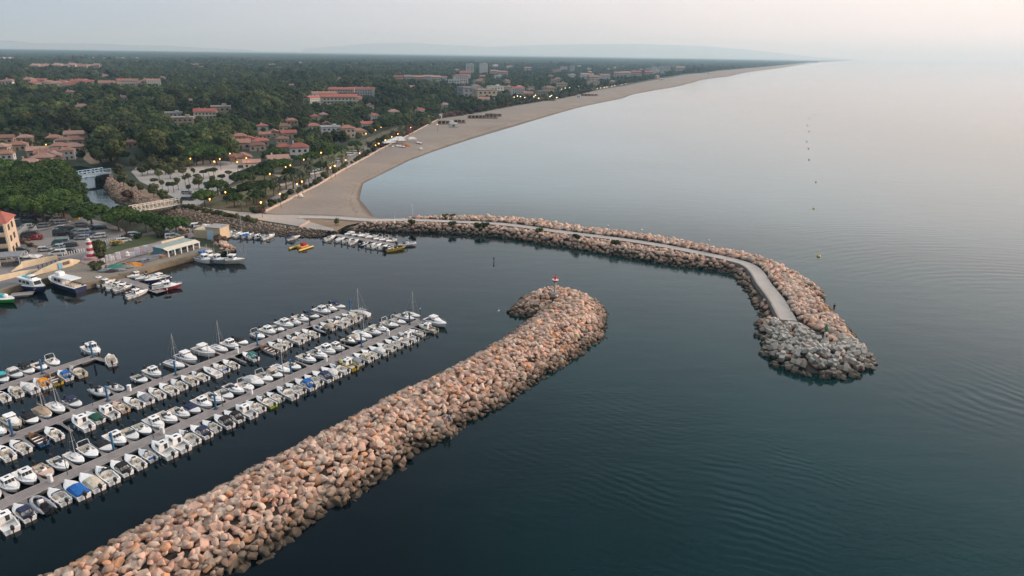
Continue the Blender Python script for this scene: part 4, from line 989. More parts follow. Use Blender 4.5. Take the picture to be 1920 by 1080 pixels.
B_UP = [(4, 807.5, 'cuddy'), (25, 794, 'cruiser', H('cream')), (56, 783, 'covered', C('black')), (82.5, 774.7, 'sailcover', C('beige')), (109.7, 767, 'sail'), (139.7, 755, 'bimini', C('navy')), (189, 734, 'rib', {'s': 1.2}), (221, 727, 'rib', H('navy')), (265, 710, 'screen'), (292.5, 700.6, 'pilot'), (332, 684, 'sail', {'s': 1.0}), (354, 672.5, 'cruiser', C('navy')), (394.5, 663, 'cruiser'), (413, 653, 'sail'), (435, 647, 'pilot'), (456, 641, 'covered', C('black')),
        (488.6, 629, 'frame', C('cream')), (508.4, 621.4, 'pilot', C('red')), (528, 618.4, 'screen'), (540, 607.5, 'pilot', {'s': 1.05}), (557, 605.6, 'cuddy'), (571, 599.6, 'cuddy'), (588.7, 591.7, 'bimini', C('navy')), (608.5, 583.8, 'pilot'), (626, 579.8, 'cuddy'), (641, 574.9, 'bimini', C('navy'))]
B_LOW = [(12, 847, 'open'), (30.5, 834, 'screen'), (66.5, 819, 'row', {'hull': 'blue', 's': 1.1}), (97.5, 809, 'open'), (150, 787, 'pilot'), (177, 780, 'covered', C('green')), (202.5, 770, 'pilot'), (224, 760.6, 'open', {'hull': 'peach', 's': .9}), (250, 752, 'open', C('cream')), (268, 744.7, 'covered', C('grey')), (294.4, 734.4, 'open'), (313, 728.8, 'screen'), (335.6, 719.4, 'open'), (352, 710, 'bimini', C('cream')), (372.5, 702, 'cuddy', {'s': .85}), (399.7, 696, 'sail', {'cov': 'brown', 's': .9}),
         (413, 688, 'open', {'s': .9, 'cov': 'blue'}), (432.5, 681, 'open'), (468, 666, 'bimini', C('teal')), (501.7, 653, 'row', {'hull': 'white', 's': 1.15}), (519.8, 647, 'screen'), (534, 643, 'open', {'s': .9}), (550, 634, 'cuddy'), (568, 629, 'screen'), (581, 623.4, 'open'), (603.5, 615.5, 'rib', {'hull': 'black', 's': 1.05}), (617, 609.5, 'covered', C('beige')), (633, 602.6, 'cuddy'), (643, 598.6, 'cuddy', H('white')), (657, 597.6, 'bimini', C('cream')), (664, 589, 'screen', {'s': .9})]
fleet('middle pontoon', ((-60, 850), (650, 582)), 2.3, [(-1, 'breakwater side', B_LOW), (1, 'town side', B_UP)],
      piles=[(24, 816), (202.5, 751), (330, 702.5), (483, 647), (581, 610, 1), (657, 582.5)], posts=[(174, 760), (305, 711), (522, 632), (616, 595)], peds=[(243, 733), (445, 662)], desc='grey planked floating pontoon in the middle of the marina, boats along both sides')
C_UP = [(5.6, 708, 'bimini', C('turquoise')), (29, 700.6, 'bimini', C('white')), (50.6, 693, 'bimini', C('black')), (78, 687.5, 'screen'), (101, 678, 'frame', C('cream')), (125, 668, 'sail', {'s': .8})]
C_LOW = [(7.5, 742, 'open'), (28, 732.5, 'bimini', C('cream')), (52.5, 724, 'covered', C('white')), (78, 717.5, 'bimini', C('orange')), (96.6, 709, 'row', {'hull': 'yellow', 's': 1.2}), (121, 700.6, 'bimini', C('blue')), (142.5, 695, 'cuddy', H('cream'))]
rC = fleet('short pontoon', ((-60, 746), (178, 668.5)), 2.2, [(-1, 'breakwater side', C_LOW), (1, 'town side', C_UP[:-1])], piles=[(80, 700), (174, 669)], desc='short grey pontoon at the left with a cross finger at its end')
_, a, d, nl, L = rC
def loose(kind, px, py, head, label, **k):
    v = P(px, py, k.pop('z', .7)); cat = LOOK[kind][1]; w_ = k.pop('grp', 'boats lying by themselves')
    return put_boat(kind, (v.x, v.y, 0), R(head), label, cat, None, k.get('s', 1.0) * .9, k.get('hull'), k.get('cov'))
hd = math.degrees(math.atan2(d.y, d.x))
loose('pilot', 172, 656, hd - 95, 'big white wheelhouse boat across the end of the short pontoon', s=1.2)
loose('bimini', 207, 673, hd + 70, 'white motorboat with cream canopy at the finger ending the short pontoon', cov='cream')
m = MB(); e = L; m.box((e + .3, -3.6, .45), (1.0, 6.2, .12), .15); m.build('finger_pontoon', M_plank, rC[0])
loose('sailcover', 675, 585.5, 158, 'white covered sailing dinghy off the outer end of the middle pontoon', cov='white', s=.9)
loose('cruiser', 816.6, 603.5, -38, 'white cruiser with navy canopy at the outer end of the nearest pontoon', cov='navy')
# ---- small pontoon beside the fishing quay
D_UP = [(240, 519.5, 'pilot', {'s': .9}), (260, 523, 'cuddy'), (279, 527, 'cruiser', H('navy')), (296, 531, 'open')]
D_LOW = [(185, 526, 'pilot', H('cream')), (198, 529.5, 'pilot', {'s': .92}), (208, 532, 'open'), (221, 535, 'cuddy'), (235, 538.5, 'cuddy', H('grey')), (254, 543, 'row', H('navy')), (270, 546, 'pilot', {'s': 1.05})]
fleet('quayside pontoon', ((221, 521), (302, 547)), 2.4, [(1, 'canal side', D_UP), (-1, 'ferry side', D_LOW)], fingers=False, desc='short floating pontoon running out from the fishing quay')
loose('pilot', 312, 538, 30, 'white wheelhouse boat with dark red hull at the quayside pontoon end', hull='red', s=1.25)
# ---- pontoon by the slipway
E_UP = [(652, 437.5, 'covered', C('white')), (665, 440, 'screen'), (677, 441.5, 'cuddy'), (692, 444, 'cuddy'), (707, 446, 'frame'), (718, 448, 'frame'), (731, 450, 'screen')]
E_LOW = [(620, 444.5, 'cuddy'), (637, 448, 'covered', C('white')), (650, 450.5, 'screen'), (664, 452, 'cuddy'), (681, 456, 'rib', H('black')), (694, 459, 'open'), (705, 460, 'open'), (717, 462, 'open'), (729, 464, 'rib', H('black'))]
fleet('slipway pontoon', ((629, 440), (740, 459)), 2.3, [(1, 'breakwater side', E_UP), (-1, 'harbour side', E_LOW)], fingers=False, desc='floating pontoon running out from the slipway below the long breakwater')
loose('row', 741, 465, 28, 'long yellow boat at the end of the slipway pontoon', hull='yellow', s=1.5)
loose('rib', 763, 457, 20, 'white inflatable with roll bar off the slipway pontoon', hull='white', s=1.3)
# ---- boats along the canal revetment
FX = [(428, 436.5, 'cuddy'), (440, 438, 'cuddy'), (452, 439.5, 'sail'), (463, 440.5, 'covered'), (475, 441.5, 'screen'), (487, 442.5, 'rib'), (502, 443, 'cuddy')]
for i, (px, py, k) in enumerate(FX):
    loose(k, px, py, 60, f'{LOOK[k][0].format("blue")}, {ordw(i + 1)} from the canal mouth along the grey revetment')
loose('bimini', 549, 444.5, 50, 'white motorboat with navy canopy alone below the slipway path', cov='navy')
loose('row', 348, 417, 20, 'blue rowing boat in the canal by the last pines', hull='blue')
loose('screen', 356, 419, 30, 'white open boat in the canal beside the blue rowing boat')
loose('cuddy', 378, 423, 20, 'white day boat moored in the canal behind the beige shed')
# ---- orange work boat with its yellow float
v = P(565, 461, .8); r = thing('work_boat', 'orange work boat with yellow float pontoon alone in the harbour', 'work boat', (v.x, v.y, 0), R(60))
m = MB(); m.rbox((.6, 0, .35), (3.6, 2.2, .9), .25); m.build('hull', hullm('orange'), r)
m = MB(); m.rbox((.9, 0, 1.2), (1.7, 1.5, .9), .2); m.build('wheelhouse', cloth('red'), r)
m = MB(); m.tube([(3.0, 2.0, .3), (-3.2, 2.2, .3)], .38, 8); m.tube([(3.0, -2.0, .3), (-3.2, -2.2, .3)], .3, 8); m.build('float', hullm('yellow'), r)
# ---- the two passenger boats and the boats on the quay
def ferry(st_, bw_, L, label, canopy):
    a_, b_ = P(*st_, .6), P(*bw_, .6); v = (a_ + b_) / 2; head = math.degrees(math.atan2(b_.y - a_.y, b_.x - a_.x)); L = (b_ - a_).length; r = thing('passenger_boat', label, 'passenger boat', (v.x, v.y, 0), R(head)); B = L * .27; h0, h1 = 1.35, 2.1
    hull_mb(L, B, h0, h1).build('hull', hullm('navy'), r); deck_mb(L, B, h0, h1, .78, .25, .9, .02).build('deck', deckm, r); floor_mb(L, B, .9, .8).build('deck_floor', floorm, r)
    m = MB()
    for s in (-1, 1): m.tube([((t - .5) * L + .35 * t ** 6, s * (hb(t, B) + .02), sh(t, h0, h1) - .05) for t in ST], .10, 4)
    m.build('rub_rail', MATS['white_paint'], r)
    m = MB(); x0, x1, w = (-.30 if not canopy else -.06) * L, .30 * L, B * .38
    m.loft([[(x0, -w, .9), (x1 + .4, -w * .9, 1.2), (x1 + .4, w * .9, 1.2), (x0, w, .9)], [(x0, -w, 3.1), (x1 - .6, -w * .85, 3.1), (x1 - .6, w * .85, 3.1), (x0, w, 3.1)]]); hs = m.build('saloon', gel, r)
    k = 0; n_ = int((x1 - x0) / 1.7)
    for s in (-1, 1):
        for k in range(n_):
            m = MB(); xx = x0 + .9 + k * 1.6; m.box((xx, s * (w * (1 - .06 * k / n_) - .01), 2.35), (1.15, .12, .75)); m.build('window', glass, hs)
    m = MB(); m.add([(x1 + .02, -w * .75, 2.1), (x1 + .02, w * .75, 2.1), (x1 - .5, w * .72, 2.95), (x1 - .5, -w * .72, 2.95)], [(0, 1, 2, 3)]); m.build('windscreen', glass, hs)
    m = MB(); m.rbox(((x0 + x1) / 2 - .4, 0, 3.2), (x1 - x0 + .4, w * 2.1, .16), .15); m.build('roof', deckm, r)
    m = MB(); m.rbox((x1 - 2.4, 0, 3.75), (2.0, w * 1.3, .95), .25); m.build('bridge', gel, r)
    m = MB(); m.box((x1 - 1.5, 0, 3.9), (.3, w * 1.1, .4)); m.build('bridge_window', glass, r)
    if canopy:
        m = MB(); m.rbox((-.22 * L, 0, 3.25), (.36 * L, B * .86, .12), .2); m.build('awning', MATS['white_paint'], r)
        m = MB()
        for s in (-1, 1):
            for xx in (-.38, -.22, -.08): m.tube([(xx * L, s * B * .4, 1.2), (xx * L, s * B * .4, 3.2)], .05, 4)
        m.build('awning_posts', steel, r)
        for k in range(4): m = MB(); m.rbox((-.40 * L + k * 1.1, 0, 1.25), (.45, B * .55, .6), .06); m.build('bench', cush, r)
    else:
        m = MB(); m.rbox((-.16 * L, .3, 3.36), (2.6, 1.3, .2), .1); m.build('roof_boards', cloth('turquoise'), r)
    m = MB(); m.tube([(x1 - 2.4, 0, 4.2), (x1 - 2.6, 0, 5.8)], .05, 5); m.build('aerial', steel, r)
    rails(r, L, B, h0, h1)
ferry((36, 533), (84, 546), 13.5, 'white passenger boat with long saloon and dark hull beside the small jetty', False)
ferry((152, 543), (95, 528), 16, 'large navy and white passenger boat with open stern and awning', True)
v = P(0, 560, .6); r = thing('pleasure_boat', 'bright green and white boat at the left edge of the quay', 'boat', (v.x, v.y, 0), R(-20))
hull_mb(10, 3.2, .9, 1.3).build('hull', hullm('green'), r); deck_mb(10, 3.2, .9, 1.3, .5).build('deck', gel, r); floor_mb(10, 3.2).build('deck_floor', floorm, r)
m = MB(); m.rbox((.5, .2, 1.4), (2.4, 1.6, .8), .3); m.build('console', cloth('turquoise'), r); m = MB(); m.lathe([(.05, 1.0), (.55, 1.3), (.6, 1.7), (.1, 2.1)], (1.8, .3, 0), 10); m.build('float_ball', MATS['white_paint'], r)
rj = pontoon('landing_stage', 'short planked landing stage beside the white passenger boat', P(20, 553, .5), P(63, 549, .5), 2.6)[0]
def fishing(px, py, head, label, hc, blue=False):
    v = P(px, py, .8); r = thing('fishing_boat', label, 'fishing boat', (v.x, v.y, 0), R(head)); L, B, h0, h1 = 8.5, 2.9, .95, 1.7
    hull_mb(L, B, h0, h1).build('hull', hullm(hc), r); deck_mb(L, B, h0, h1, .72, .16, .6).build('deck', deckm, r); floor_mb(L, B, .6, .74).build('working_deck', floorm, r)
    m = MB(); m.loft([[(.6, -.8, .6), (2.2, -.7, .9), (2.2, .7, .9), (.6, .8, .6)], [(.7, -.75, 2.6), (2.0, -.65, 2.6), (2.0, .65, 2.6), (.7, .75, 2.6)]]); hs = m.build('wheelhouse', gel, r)
    m = MB(); m.rbox((1.35, 0, 2.66), (1.7, 1.7, .12), .1); m.build('roof', deckm, hs)
    m = MB(); m.box((2.1, 0, 2.1), (.12, 1.1, .5), 0, 1); [m.box((1.35, s * .74, 2.1), (.8, .08, .5)) for s in (-1, 1)]; m.build('windows', glass, hs)
    m = MB(); m.tube([(.4, 0, .6), (.4, 0, 4.6)], .07, 5); m.tube([(.4, 0, 4.0), (-2.6, 0, 3.0)], .05, 5); m.build('mast', alu, r)
    m = MB(); m.lathe([(.45, .6), (.45, 1.3), (.4, 1.35)], (-1.6, 0, 0), 8); m.rbox((-2.8, .2, .9), (1.0, 1.4, .6), .15); m.build('net_drum', cloth('blue') if blue else cloth('grey'), r)
    if blue: m = MB(); m.rbox((-1.2, 0, 2.0), (3.4, 2.5, .16), .2); m.build('awning', cloth('blue'), r)
    return r
fishing(380, 486, -40, 'white fishing boat with red roofed wheelhouse, bow out from the fishing quay', 'white')
fishing(388, 480, -35, 'fishing boat under a blue awning by the quay steps', 'white', True)
fishing(402, 487, -30, 'grey fishing boat rafted between two white ones', 'grey')
fishing(425, 488, -8, 'long cream fishing boat lying outermost at the quay', 'cream').scale = (1.3, 1.1, 1.0)

for p in PB.values():            # the patterns themselves were only for copying
    for o in list(p.children_recursive) + [p]: bpy.data.objects.remove(o)
# ================================================================== TOWN, QUAY, BEACH
def tile_mat(name, a, b):
    m = bpy.data.materials.new(name); m.use_nodes = True; t = m.node_tree
    for n in list(t.nodes): t.nodes.remove(n)
    q = NT(t); pos = q.n('ShaderNodeTexCoord', out=3)
    c = q.ramp(q.noise(pos, 1.6, 4, .7), [(.3, a), (.7, b)])
    w = q.n('ShaderNodeTexWave', {'Vector': pos, 'Scale': 1.2, 'Distortion': .3}, out=1, bands_direction='X')
    c = q.mix(q.n('ShaderNodeMapRange', {0: w, 1: .0, 2: .35, 3: .25, 4: 0}), c, (.10, .04, .03))
    r = q.n('ShaderNodeObjectInfo', out=5); f = q.n('ShaderNodeMapRange', {0: r, 3: .78, 4: 1.2})
    c = q.mix(1.0, c, q.n('ShaderNodeCombineColor', {0: f, 1: f, 2: f}), 'MULTIPLY')
    nr = q.n('ShaderNodeBump', {'Strength': 1, 'Distance': .05, 'Height': w})
    bs = q.n('ShaderNodeBsdfPrincipled', {'Base Color': c, 'Roughness': .85, 'Normal': nr}); q.n('ShaderNodeOutputMaterial', {0: bs}, out=None)
    MATS[name] = m; return m
TILE = {'terracotta': tile_mat('terracotta_tiles', (.225, .105, .074), (.31, .160, .118)), 'red': tile_mat('red_tiles', (.27, .075, .056), (.33, .108, .082)), 'brown': tile_mat('brown_tiles', (.13, .065, .052), (.20, .105, .085)), 'pinkish': tile_mat('pinkish_tiles', (.28, .165, .130), (.35, .215, .175))}
WALLC = {'cream': (.50, .40, .30), 'white': (.60, .58, .55), 'peach': (.48, .31, .215), 'grey': (.33, .32, .32), 'orange': (.42, .17, .10), 'beige': (.38, .30, .23)}
def wallm(n): return mat(n + '_render', WALLC[n], tuple(x * .86 for x in WALLC[n]), .6, .9, rand=.08)
winm = mat('window_glass', (.045, .05, .06), (.03, .034, .04), 3, .15); flatroof = mat('flat_roof', (.33, .31, .30), (.26, .245, .24), .4, .95); frm = mat('door_wood', (.14, .09, .06), (.10, .065, .045), 3, .7)
HP_ = {}
def house(kind):
    if kind in HP_: return HP_[kind]
    r = bpy.data.objects.new({'hip': 'villa', 'gable': 'villa', 'two': 'villa', 'flat': 'flat_roofed_building', 'block': 'apartment_block', 'tower': 'tower_block', 'long': 'hotel_building'}[kind], None)
    w, d, h, fl = {'hip': (10.5, 9, 3.4, 1), 'gable': (11, 8, 3.2, 1), 'two': (9.5, 8.5, 5.8, 2), 'flat': (16, 12, 6, 2), 'block': (20, 12, 10, 3), 'tower': (20, 14, 30, 9), 'long': (34, 11, 9.5, 3)}[kind]
    m = MB(); m.box((0, 0, h / 2 - .5), (w, d, h + 1)); wl = m.build('wall', wallm('cream'), r)
    o_ = .55
    if kind in ('flat', 'tower'):
        m = MB(); m.box((0, 0, h + .62), (w - .5, d - .5, .24)); rf = m.build('roof', flatroof, r)
        m = MB()
        for s in (-1, 1): m.box((0, s * (d / 2 - .1), h + .8), (w + .2, .3, .7)); m.box((s * (w / 2 - .1), 0, h + .8), (.3, d - .4, .7))
        m.build('parapet', wallm('cream'), r)
        m = MB(); m.box((w * .2, 0, h + 1.6), (w * .2, d * .3, 1.9)); m.build('roof_house', wallm('cream'), rf)
    else:
        m = MB(); z = h + .5; rise = min(w, d) * .5 * .42 + .2
        if kind in ('hip', 'two'):
            a, b = w / 2 + o_, d / 2 + o_; e = a - b * .8
            m.add([(-a, -b, z), (a, -b, z), (a, b, z), (-a, b, z), (-e, 0, z + rise), (e, 0, z + rise)], [(0, 1, 5, 4), (1, 2, 5), (2, 3, 4, 5), (3, 0, 4), (3, 2, 1, 0)])
        else:
            a, b = w / 2 + o_ * .6, d / 2 + o_
            m.add([(-a, -b, z), (a, -b, z), (a, b, z), (-a, b, z), (-a, 0, z + rise), (a, 0, z + rise)], [(0, 1, 5, 4), (2, 3, 4, 5), (3, 2, 1, 0), (1, 2, 5), (3, 0, 4)])
        rf = m.build('roof', TILE['terracotta'], r)
        for k in range({'hip': 1, 'gable': 1, 'two': 1, 'block': 2, 'long': 3}[kind]):
            m = MB(); x = -w * .25 + k * w * .25; m.box((x, d * .12, z + rise * .9), (.7, .6, 1.5)); m.box((x, d * .12, z + rise * .9 + .85), (.9, .8, .2)); m.build('chimney', wallm('cream'), rf)
    fh = h / fl
    for f in range(fl):
        zz = f * fh + fh * .55
        nw = {'tower': 5, 'long': 9, 'block': 6, 'flat': 4}.get(kind, 3)
        if kind in ('tower', 'long', 'block'):
            # balconies: a slab with a recessed dark band of glass behind, one storey each
            m = MB(); m.box((0, -d / 2 - .5, f * fh + .1), (w * .92, 1.1, .18)); m.box((0, -d / 2 - 1.0, f * fh + .6), (w * .92, .1, .9)); m.build('balcony', wallm('white'), r)
        for k in range(nw):
            x = (k + .5) / nw * w * .9 - w * .45; door = f == 0 and k == 1 and kind in ('hip', 'gable', 'two')
            m = MB()
            if door: m.box((x, -d / 2, 1.1), (1.2, .12, 2.2)); m.build('door', frm, r)
            else: m.box((x, -d / 2, zz), (w / nw * .42, .10, fh * .45)); m.build('window', winm, r)
        if kind != 'tower':
            for s in (-1, 1):
                m = MB(); m.box((s * w / 2, 0, zz), (.10, 1.3, fh * .42)); m.build('window', winm, r)
    HP_[kind] = r; return r
HLIST = []
def put_house(kind, px, py, yaw, zone_, wall='cream', roof='terracotta', s=1.0, sx=1.0, zoff=None):
    h = {'hip': 4, 'gable': 4, 'two': 6, 'flat': 5, 'block': 9, 'tower': 26, 'long': 8}[kind] * s
    if zone_ in (V1, V2): s *= .88
    v = P(px, py, ZL + (h * .7 if zoff is None else zoff)); o = clone(house(kind)); o.location = (v.x, v.y, ZL); o.rotation_euler = (0, 0, R(yaw)); o.scale = (s * sx, s, s)
    if wall != 'cream':
        for p in ('wall', 'parapet', 'roof_house', 'chimney'): recolour(o, p, wallm(wall))
    if roof != 'terracotta' and kind not in ('flat', 'tower'): recolour(o, 'roof', TILE[roof])
    w = {'hip': 11, 'gable': 11, 'two': 10, 'flat': 16, 'block': 20, 'tower': 20, 'long': 34}[kind] * s * sx
    HLIST.append((o, kind, px, py, zone_, wall, roof, w, h, (v.x, v.y)))
V1, V2, HT, TN, NW, FB = 'canal-side village', 'beach villas', 'hotel grounds', 'seafront town', 'inland villages', 'far seafront'
for kind, px, py, wl, rf, s in [('gable', 7.5, 259, 'cream', 'terracotta', 1.1), ('two', 47, 261, 'peach', 'pinkish', 1.0), ('hip', 34, 272, 'cream', 'terracotta', 1.0), ('two', 102, 261, 'cream', 'terracotta', 1.0), ('two', 117, 266, 'cream', 'pinkish', 1.0), ('gable', 141, 252, 'peach', 'pinkish', 1.25), ('hip', 139, 263, 'cream', 'terracotta', 1.2),
        ('gable', 73, 282, 'beige', 'pinkish', 1.15), ('two', 112, 277, 'white', 'terracotta', 1.0), ('hip', 137, 276, 'cream', 'pinkish', 1.1), ('gable', 88, 287, 'cream', 'terracotta', 1.15), ('two', 82, 299, 'peach', 'pinkish', 1.1), ('hip', 57, 308, 'peach', 'pinkish', 1.2), ('gable', 99, 292, 'cream', 'pinkish', 1.1), ('two', 9, 292, 'white', 'terracotta', 1.0), ('hip', 3, 276, 'cream', 'pinkish', 1.0), ('gable', 246, 267, 'cream', 'terracotta', .95), ('two', 126, 285, 'white', 'terracotta', .9)]:
    put_house(kind, px, py, random.choice([22, 26, 112, 20]) + random.uniform(-5, 5), V1, wl, rf, s)
for kind, px, py, wl, rf, s in [('two', 492, 239, 'white', 'red', 1.0), ('gable', 496, 252, 'cream', 'terracotta', .9), ('gable', 514, 248, 'cream', 'terracotta', 1.0), ('gable', 540, 250, 'cream', 'red', 1.15), ('hip', 532.6, 236.7, 'cream', 'brown', 1.0), ('hip', 546, 226.5, 'peach', 'terracotta', 1.0), ('hip', 590.6, 219, 'cream', 'red', 1.0), ('two', 588, 238.7, 'cream', 'terracotta', 1.1),
        ('two', 449, 258, 'peach', 'terracotta', 1.0), ('gable', 450, 268, 'cream', 'terracotta', 1.25), ('gable', 468, 261, 'cream', 'red', 1.0), ('hip', 488.8, 265, 'cream', 'red', 1.0), ('hip', 481.6, 273, 'cream', 'brown', 1.0), ('two', 529.5, 263, 'cream', 'terracotta', .9), ('hip', 531.5, 276, 'cream', 'red', .9), ('two', 560, 280, 'white', 'red', 1.25), ('gable', 521, 298, 'white', 'pinkish', 1.15), ('gable', 457, 295, 'cream', 'terracotta', 1.1), ('hip', 440, 293.7, 'peach', 'terracotta', .8), ('gable', 472, 305, 'white', 'pinkish', .9),
        ('hip', 607, 215.5, 'grey', 'pinkish', 1.0), ('gable', 612, 232.7, 'cream', 'brown', 1.0), ('flat', 620, 243, 'white', 'red', 1.0), ('two', 651, 243.6, 'cream', 'terracotta', 1.2), ('gable', 687, 232.7, 'white', 'red', 1.1), ('two', 701.6, 218, 'white', 'red', .9), ('hip', 737, 210, 'beige', 'pinkish', 1.1), ('hip', 788.5, 206.6, 'white', 'red', 1.0), ('two', 835, 198, 'white', 'pinkish', 1.0), ('gable', 694, 198, 'white', 'terracotta', 1.0), ('hip', 672, 246, 'cream', 'terracotta', 1.0)]:
    put_house(kind, px, py, random.choice([25, 30, 115, 28]) + random.uniform(-6, 6), V2, wl, rf, s)
for kind, px, py, wl, rf, s, yaw in [('long', 590, 189, 'white', 'red', .85, 70), ('long', 608, 181, 'white', 'terracotta', .9, 25), ('long', 636, 190, 'cream', 'red', 1.15, 18), ('block', 664, 189, 'cream', 'red', .8, 40), ('long', 641, 173.5, 'cream', 'red', 1.0, 6), ('long', 679, 173, 'white', 'red', 1.0, -3), ('block', 386, 217, 'cream', 'red', .9, 20), ('flat', 413, 207, 'cream', 'red', 1.2, 20), ('flat', 344, 227, 'beige', 'red', 1.0, 20), ('flat', 326, 217, 'white', 'red', .9, 20)]:
    put_house(kind, px, py, yaw, HT, wl, rf, s)
for kind, px, py, wl, rf, s in [('block', 747, 148, 'orange', 'red', 1.0), ('block', 767, 147, 'grey', 'pinkish', 1.0), ('block', 786, 148, 'orange', 'pinkish', 1.0), ('block', 803, 147, 'grey', 'pinkish', 1.05), ('block', 817.5, 148, 'cream', 'pinkish', 1.0), ('tower', 881, 129, 'white', 'red', 1.0), ('tower', 906.5, 128, 'white', 'red', 1.0), ('block', 872, 140, 'peach', 'red', 1.3), ('gable', 857, 145, 'peach', 'terracotta', 1.8), ('flat', 851, 154, 'white', 'red', 1.4), ('block', 926, 136, 'peach', 'pinkish', 1.1), ('block', 946, 138, 'peach', 'red', .9),
        ('flat', 881, 172, 'grey', 'red', 1.9), ('flat', 908, 176, 'cream', 'red', 1.8), ('flat', 928, 167, 'white', 'red', 1.4), ('gable', 907, 187, 'white', 'terracotta', 1.3), ('block', 971, 171, 'white', 'red', .95), ('gable', 990, 176, 'peach', 'terracotta', 1.3), ('flat', 934, 144, 'white', 'red', 1.2), ('flat', 950, 166, 'cream', 'red', 1.1), ('two', 1030, 167, 'cream', 'terracotta', 1.3), ('flat', 1016, 174, 'beige', 'red', 1.0), ('gable', 832, 146, 'white', 'terracotta', 1.3), ('two', 893, 164, 'white', 'terracotta', 1.2)]:
    put_house(kind, px, py, random.uniform(5, 28), TN, wl, rf, s)
for kind, px, py, wl, rf, s in [('tower', 1073, 128.5, 'grey', 'red', .75), ('flat', 1044, 134, 'peach', 'red', 1.6), ('flat', 1071, 142, 'white', 'red', 1.2), ('block', 1095, 142, 'white', 'pinkish', 1.0), ('block', 1107, 142, 'white', 'pinkish', .9), ('block', 1112, 148, 'peach', 'pinkish', 1.2), ('block', 1160, 141, 'peach', 'pinkish', 1.3), ('block', 1172, 140, 'peach', 'pinkish', 1.3), ('block', 1192, 139, 'peach', 'red', 1.4), ('tower', 1226, 132, 'white', 'red', .8), ('tower', 1240, 131, 'white', 'red', .85), ('tower', 1252, 130, 'cream', 'red', .8), ('block', 1275, 130, 'peach', 'pinkish', 1.6), ('block', 1216, 138, 'orange', 'red', 1.2)]:
    put_house(kind, px, py, random.uniform(-5, 25), FB, wl, rf, s)
for i, (px, py) in enumerate([(55, 153), (66, 157), (78, 152), (92, 156), (106, 158), (118, 156), (130, 160), (143, 154), (154, 153), (166, 155), (200, 160), (211, 157), (232, 156), (246, 156), (262, 157), (276, 155), (288, 156), (5, 155), (18, 156)]):
    big = i in (10, 12, 13, 16); put_house('block' if big else random.choice(['gable', 'hip', 'two']), px, py, random.uniform(0, 40), NW, random.choice(['cream', 'peach', 'white']), random.choice(['terracotta', 'pinkish', 'red']), 1.0 if big else 1.6)
for i in range(18):
    put_house(random.choice(['gable', 'hip', 'two']), 68 + i * 6.6 + random.uniform(-2, 2), 125.5 + random.uniform(-2.5, 2), random.uniform(0, 40), NW, random.choice(['cream', 'peach', 'white']), random.choice(['terracotta', 'pinkish']), 2.2)
for i, px in enumerate([4, 16, 150, 172, 196, 214, 228, 254]):
    put_house('flat', px, 111, random.uniform(0, 20), NW, 'white', 'red', 1.8)
rg = random.Random(3)
for i in range(46):
    x = rg.uniform(845, 1285); y = rg.uniform(124, 178 - max(0, x - 960) * .12); put_house(rg.choice(['gable', 'hip', 'two', 'flat', 'block']), x, y, rg.uniform(0, 40), TN if x < 1060 else FB, rg.choice(['white', 'cream', 'white', 'beige', 'peach']), rg.choice(['terracotta', 'pinkish', 'brown']), rg.uniform(1.0, 1.4))
for i in range(16):
    put_house(rg.choice(['gable', 'hip', 'flat']), rg.uniform(300, 960), rg.uniform(112, 132), rg.uniform(0, 40), NW, rg.choice(['white', 'cream', 'peach']), rg.choice(['terracotta', 'pinkish']), rg.uniform(1.2, 1.8))
for i in range(34):
    x, y = rg.uniform(5, 840), rg.uniform(122, 214)
    if any(abs(x - h_[2]) < 26 and abs(y - h_[3]) < 9 for h_ in HLIST): continue
    if x > 440 and y > 180: continue
    put_house(rg.choice(['gable', 'hip', 'two']), x, y, rg.uniform(0, 40), 'wood', rg.choice(['white', 'cream', 'white', 'peach']), rg.choice(['terracotta', 'pinkish', 'brown']), rg.uniform(.9, 1.25))
zs_ = {}
for rec in sorted(HLIST, key=lambda q_: q_[2]):
    o, kind, px, py, zn, wl, rf, *_ = rec
    look = {'hip': f'{wl} villa with {rf} hipped roof', 'gable': f'{wl} villa with {rf} gable roof', 'two': f'two-storey {wl} villa with {rf} roof', 'flat': f'flat-roofed {wl} building', 'block': f'{wl} apartment block with {rf} roof', 'tower': f'tall {wl} tower block', 'long': f'long {wl} wing with {rf} roof'}[kind]
    zs_.setdefault((zn, look), []).append(o)
for (zn, look), os_ in zs_.items():
    for i, o in enumerate(os_):
        pos = '' if len(os_) == 1 else (', leftmost of its kind' if i == 0 else ', rightmost of its kind' if i == len(os_) - 1 else f', {ordw(i + 1)} of its kind from left')
        tag(o, f'{look} in the {zn}{pos}', 'house' if 'villa' in look else 'building', f'houses of the {zn}')

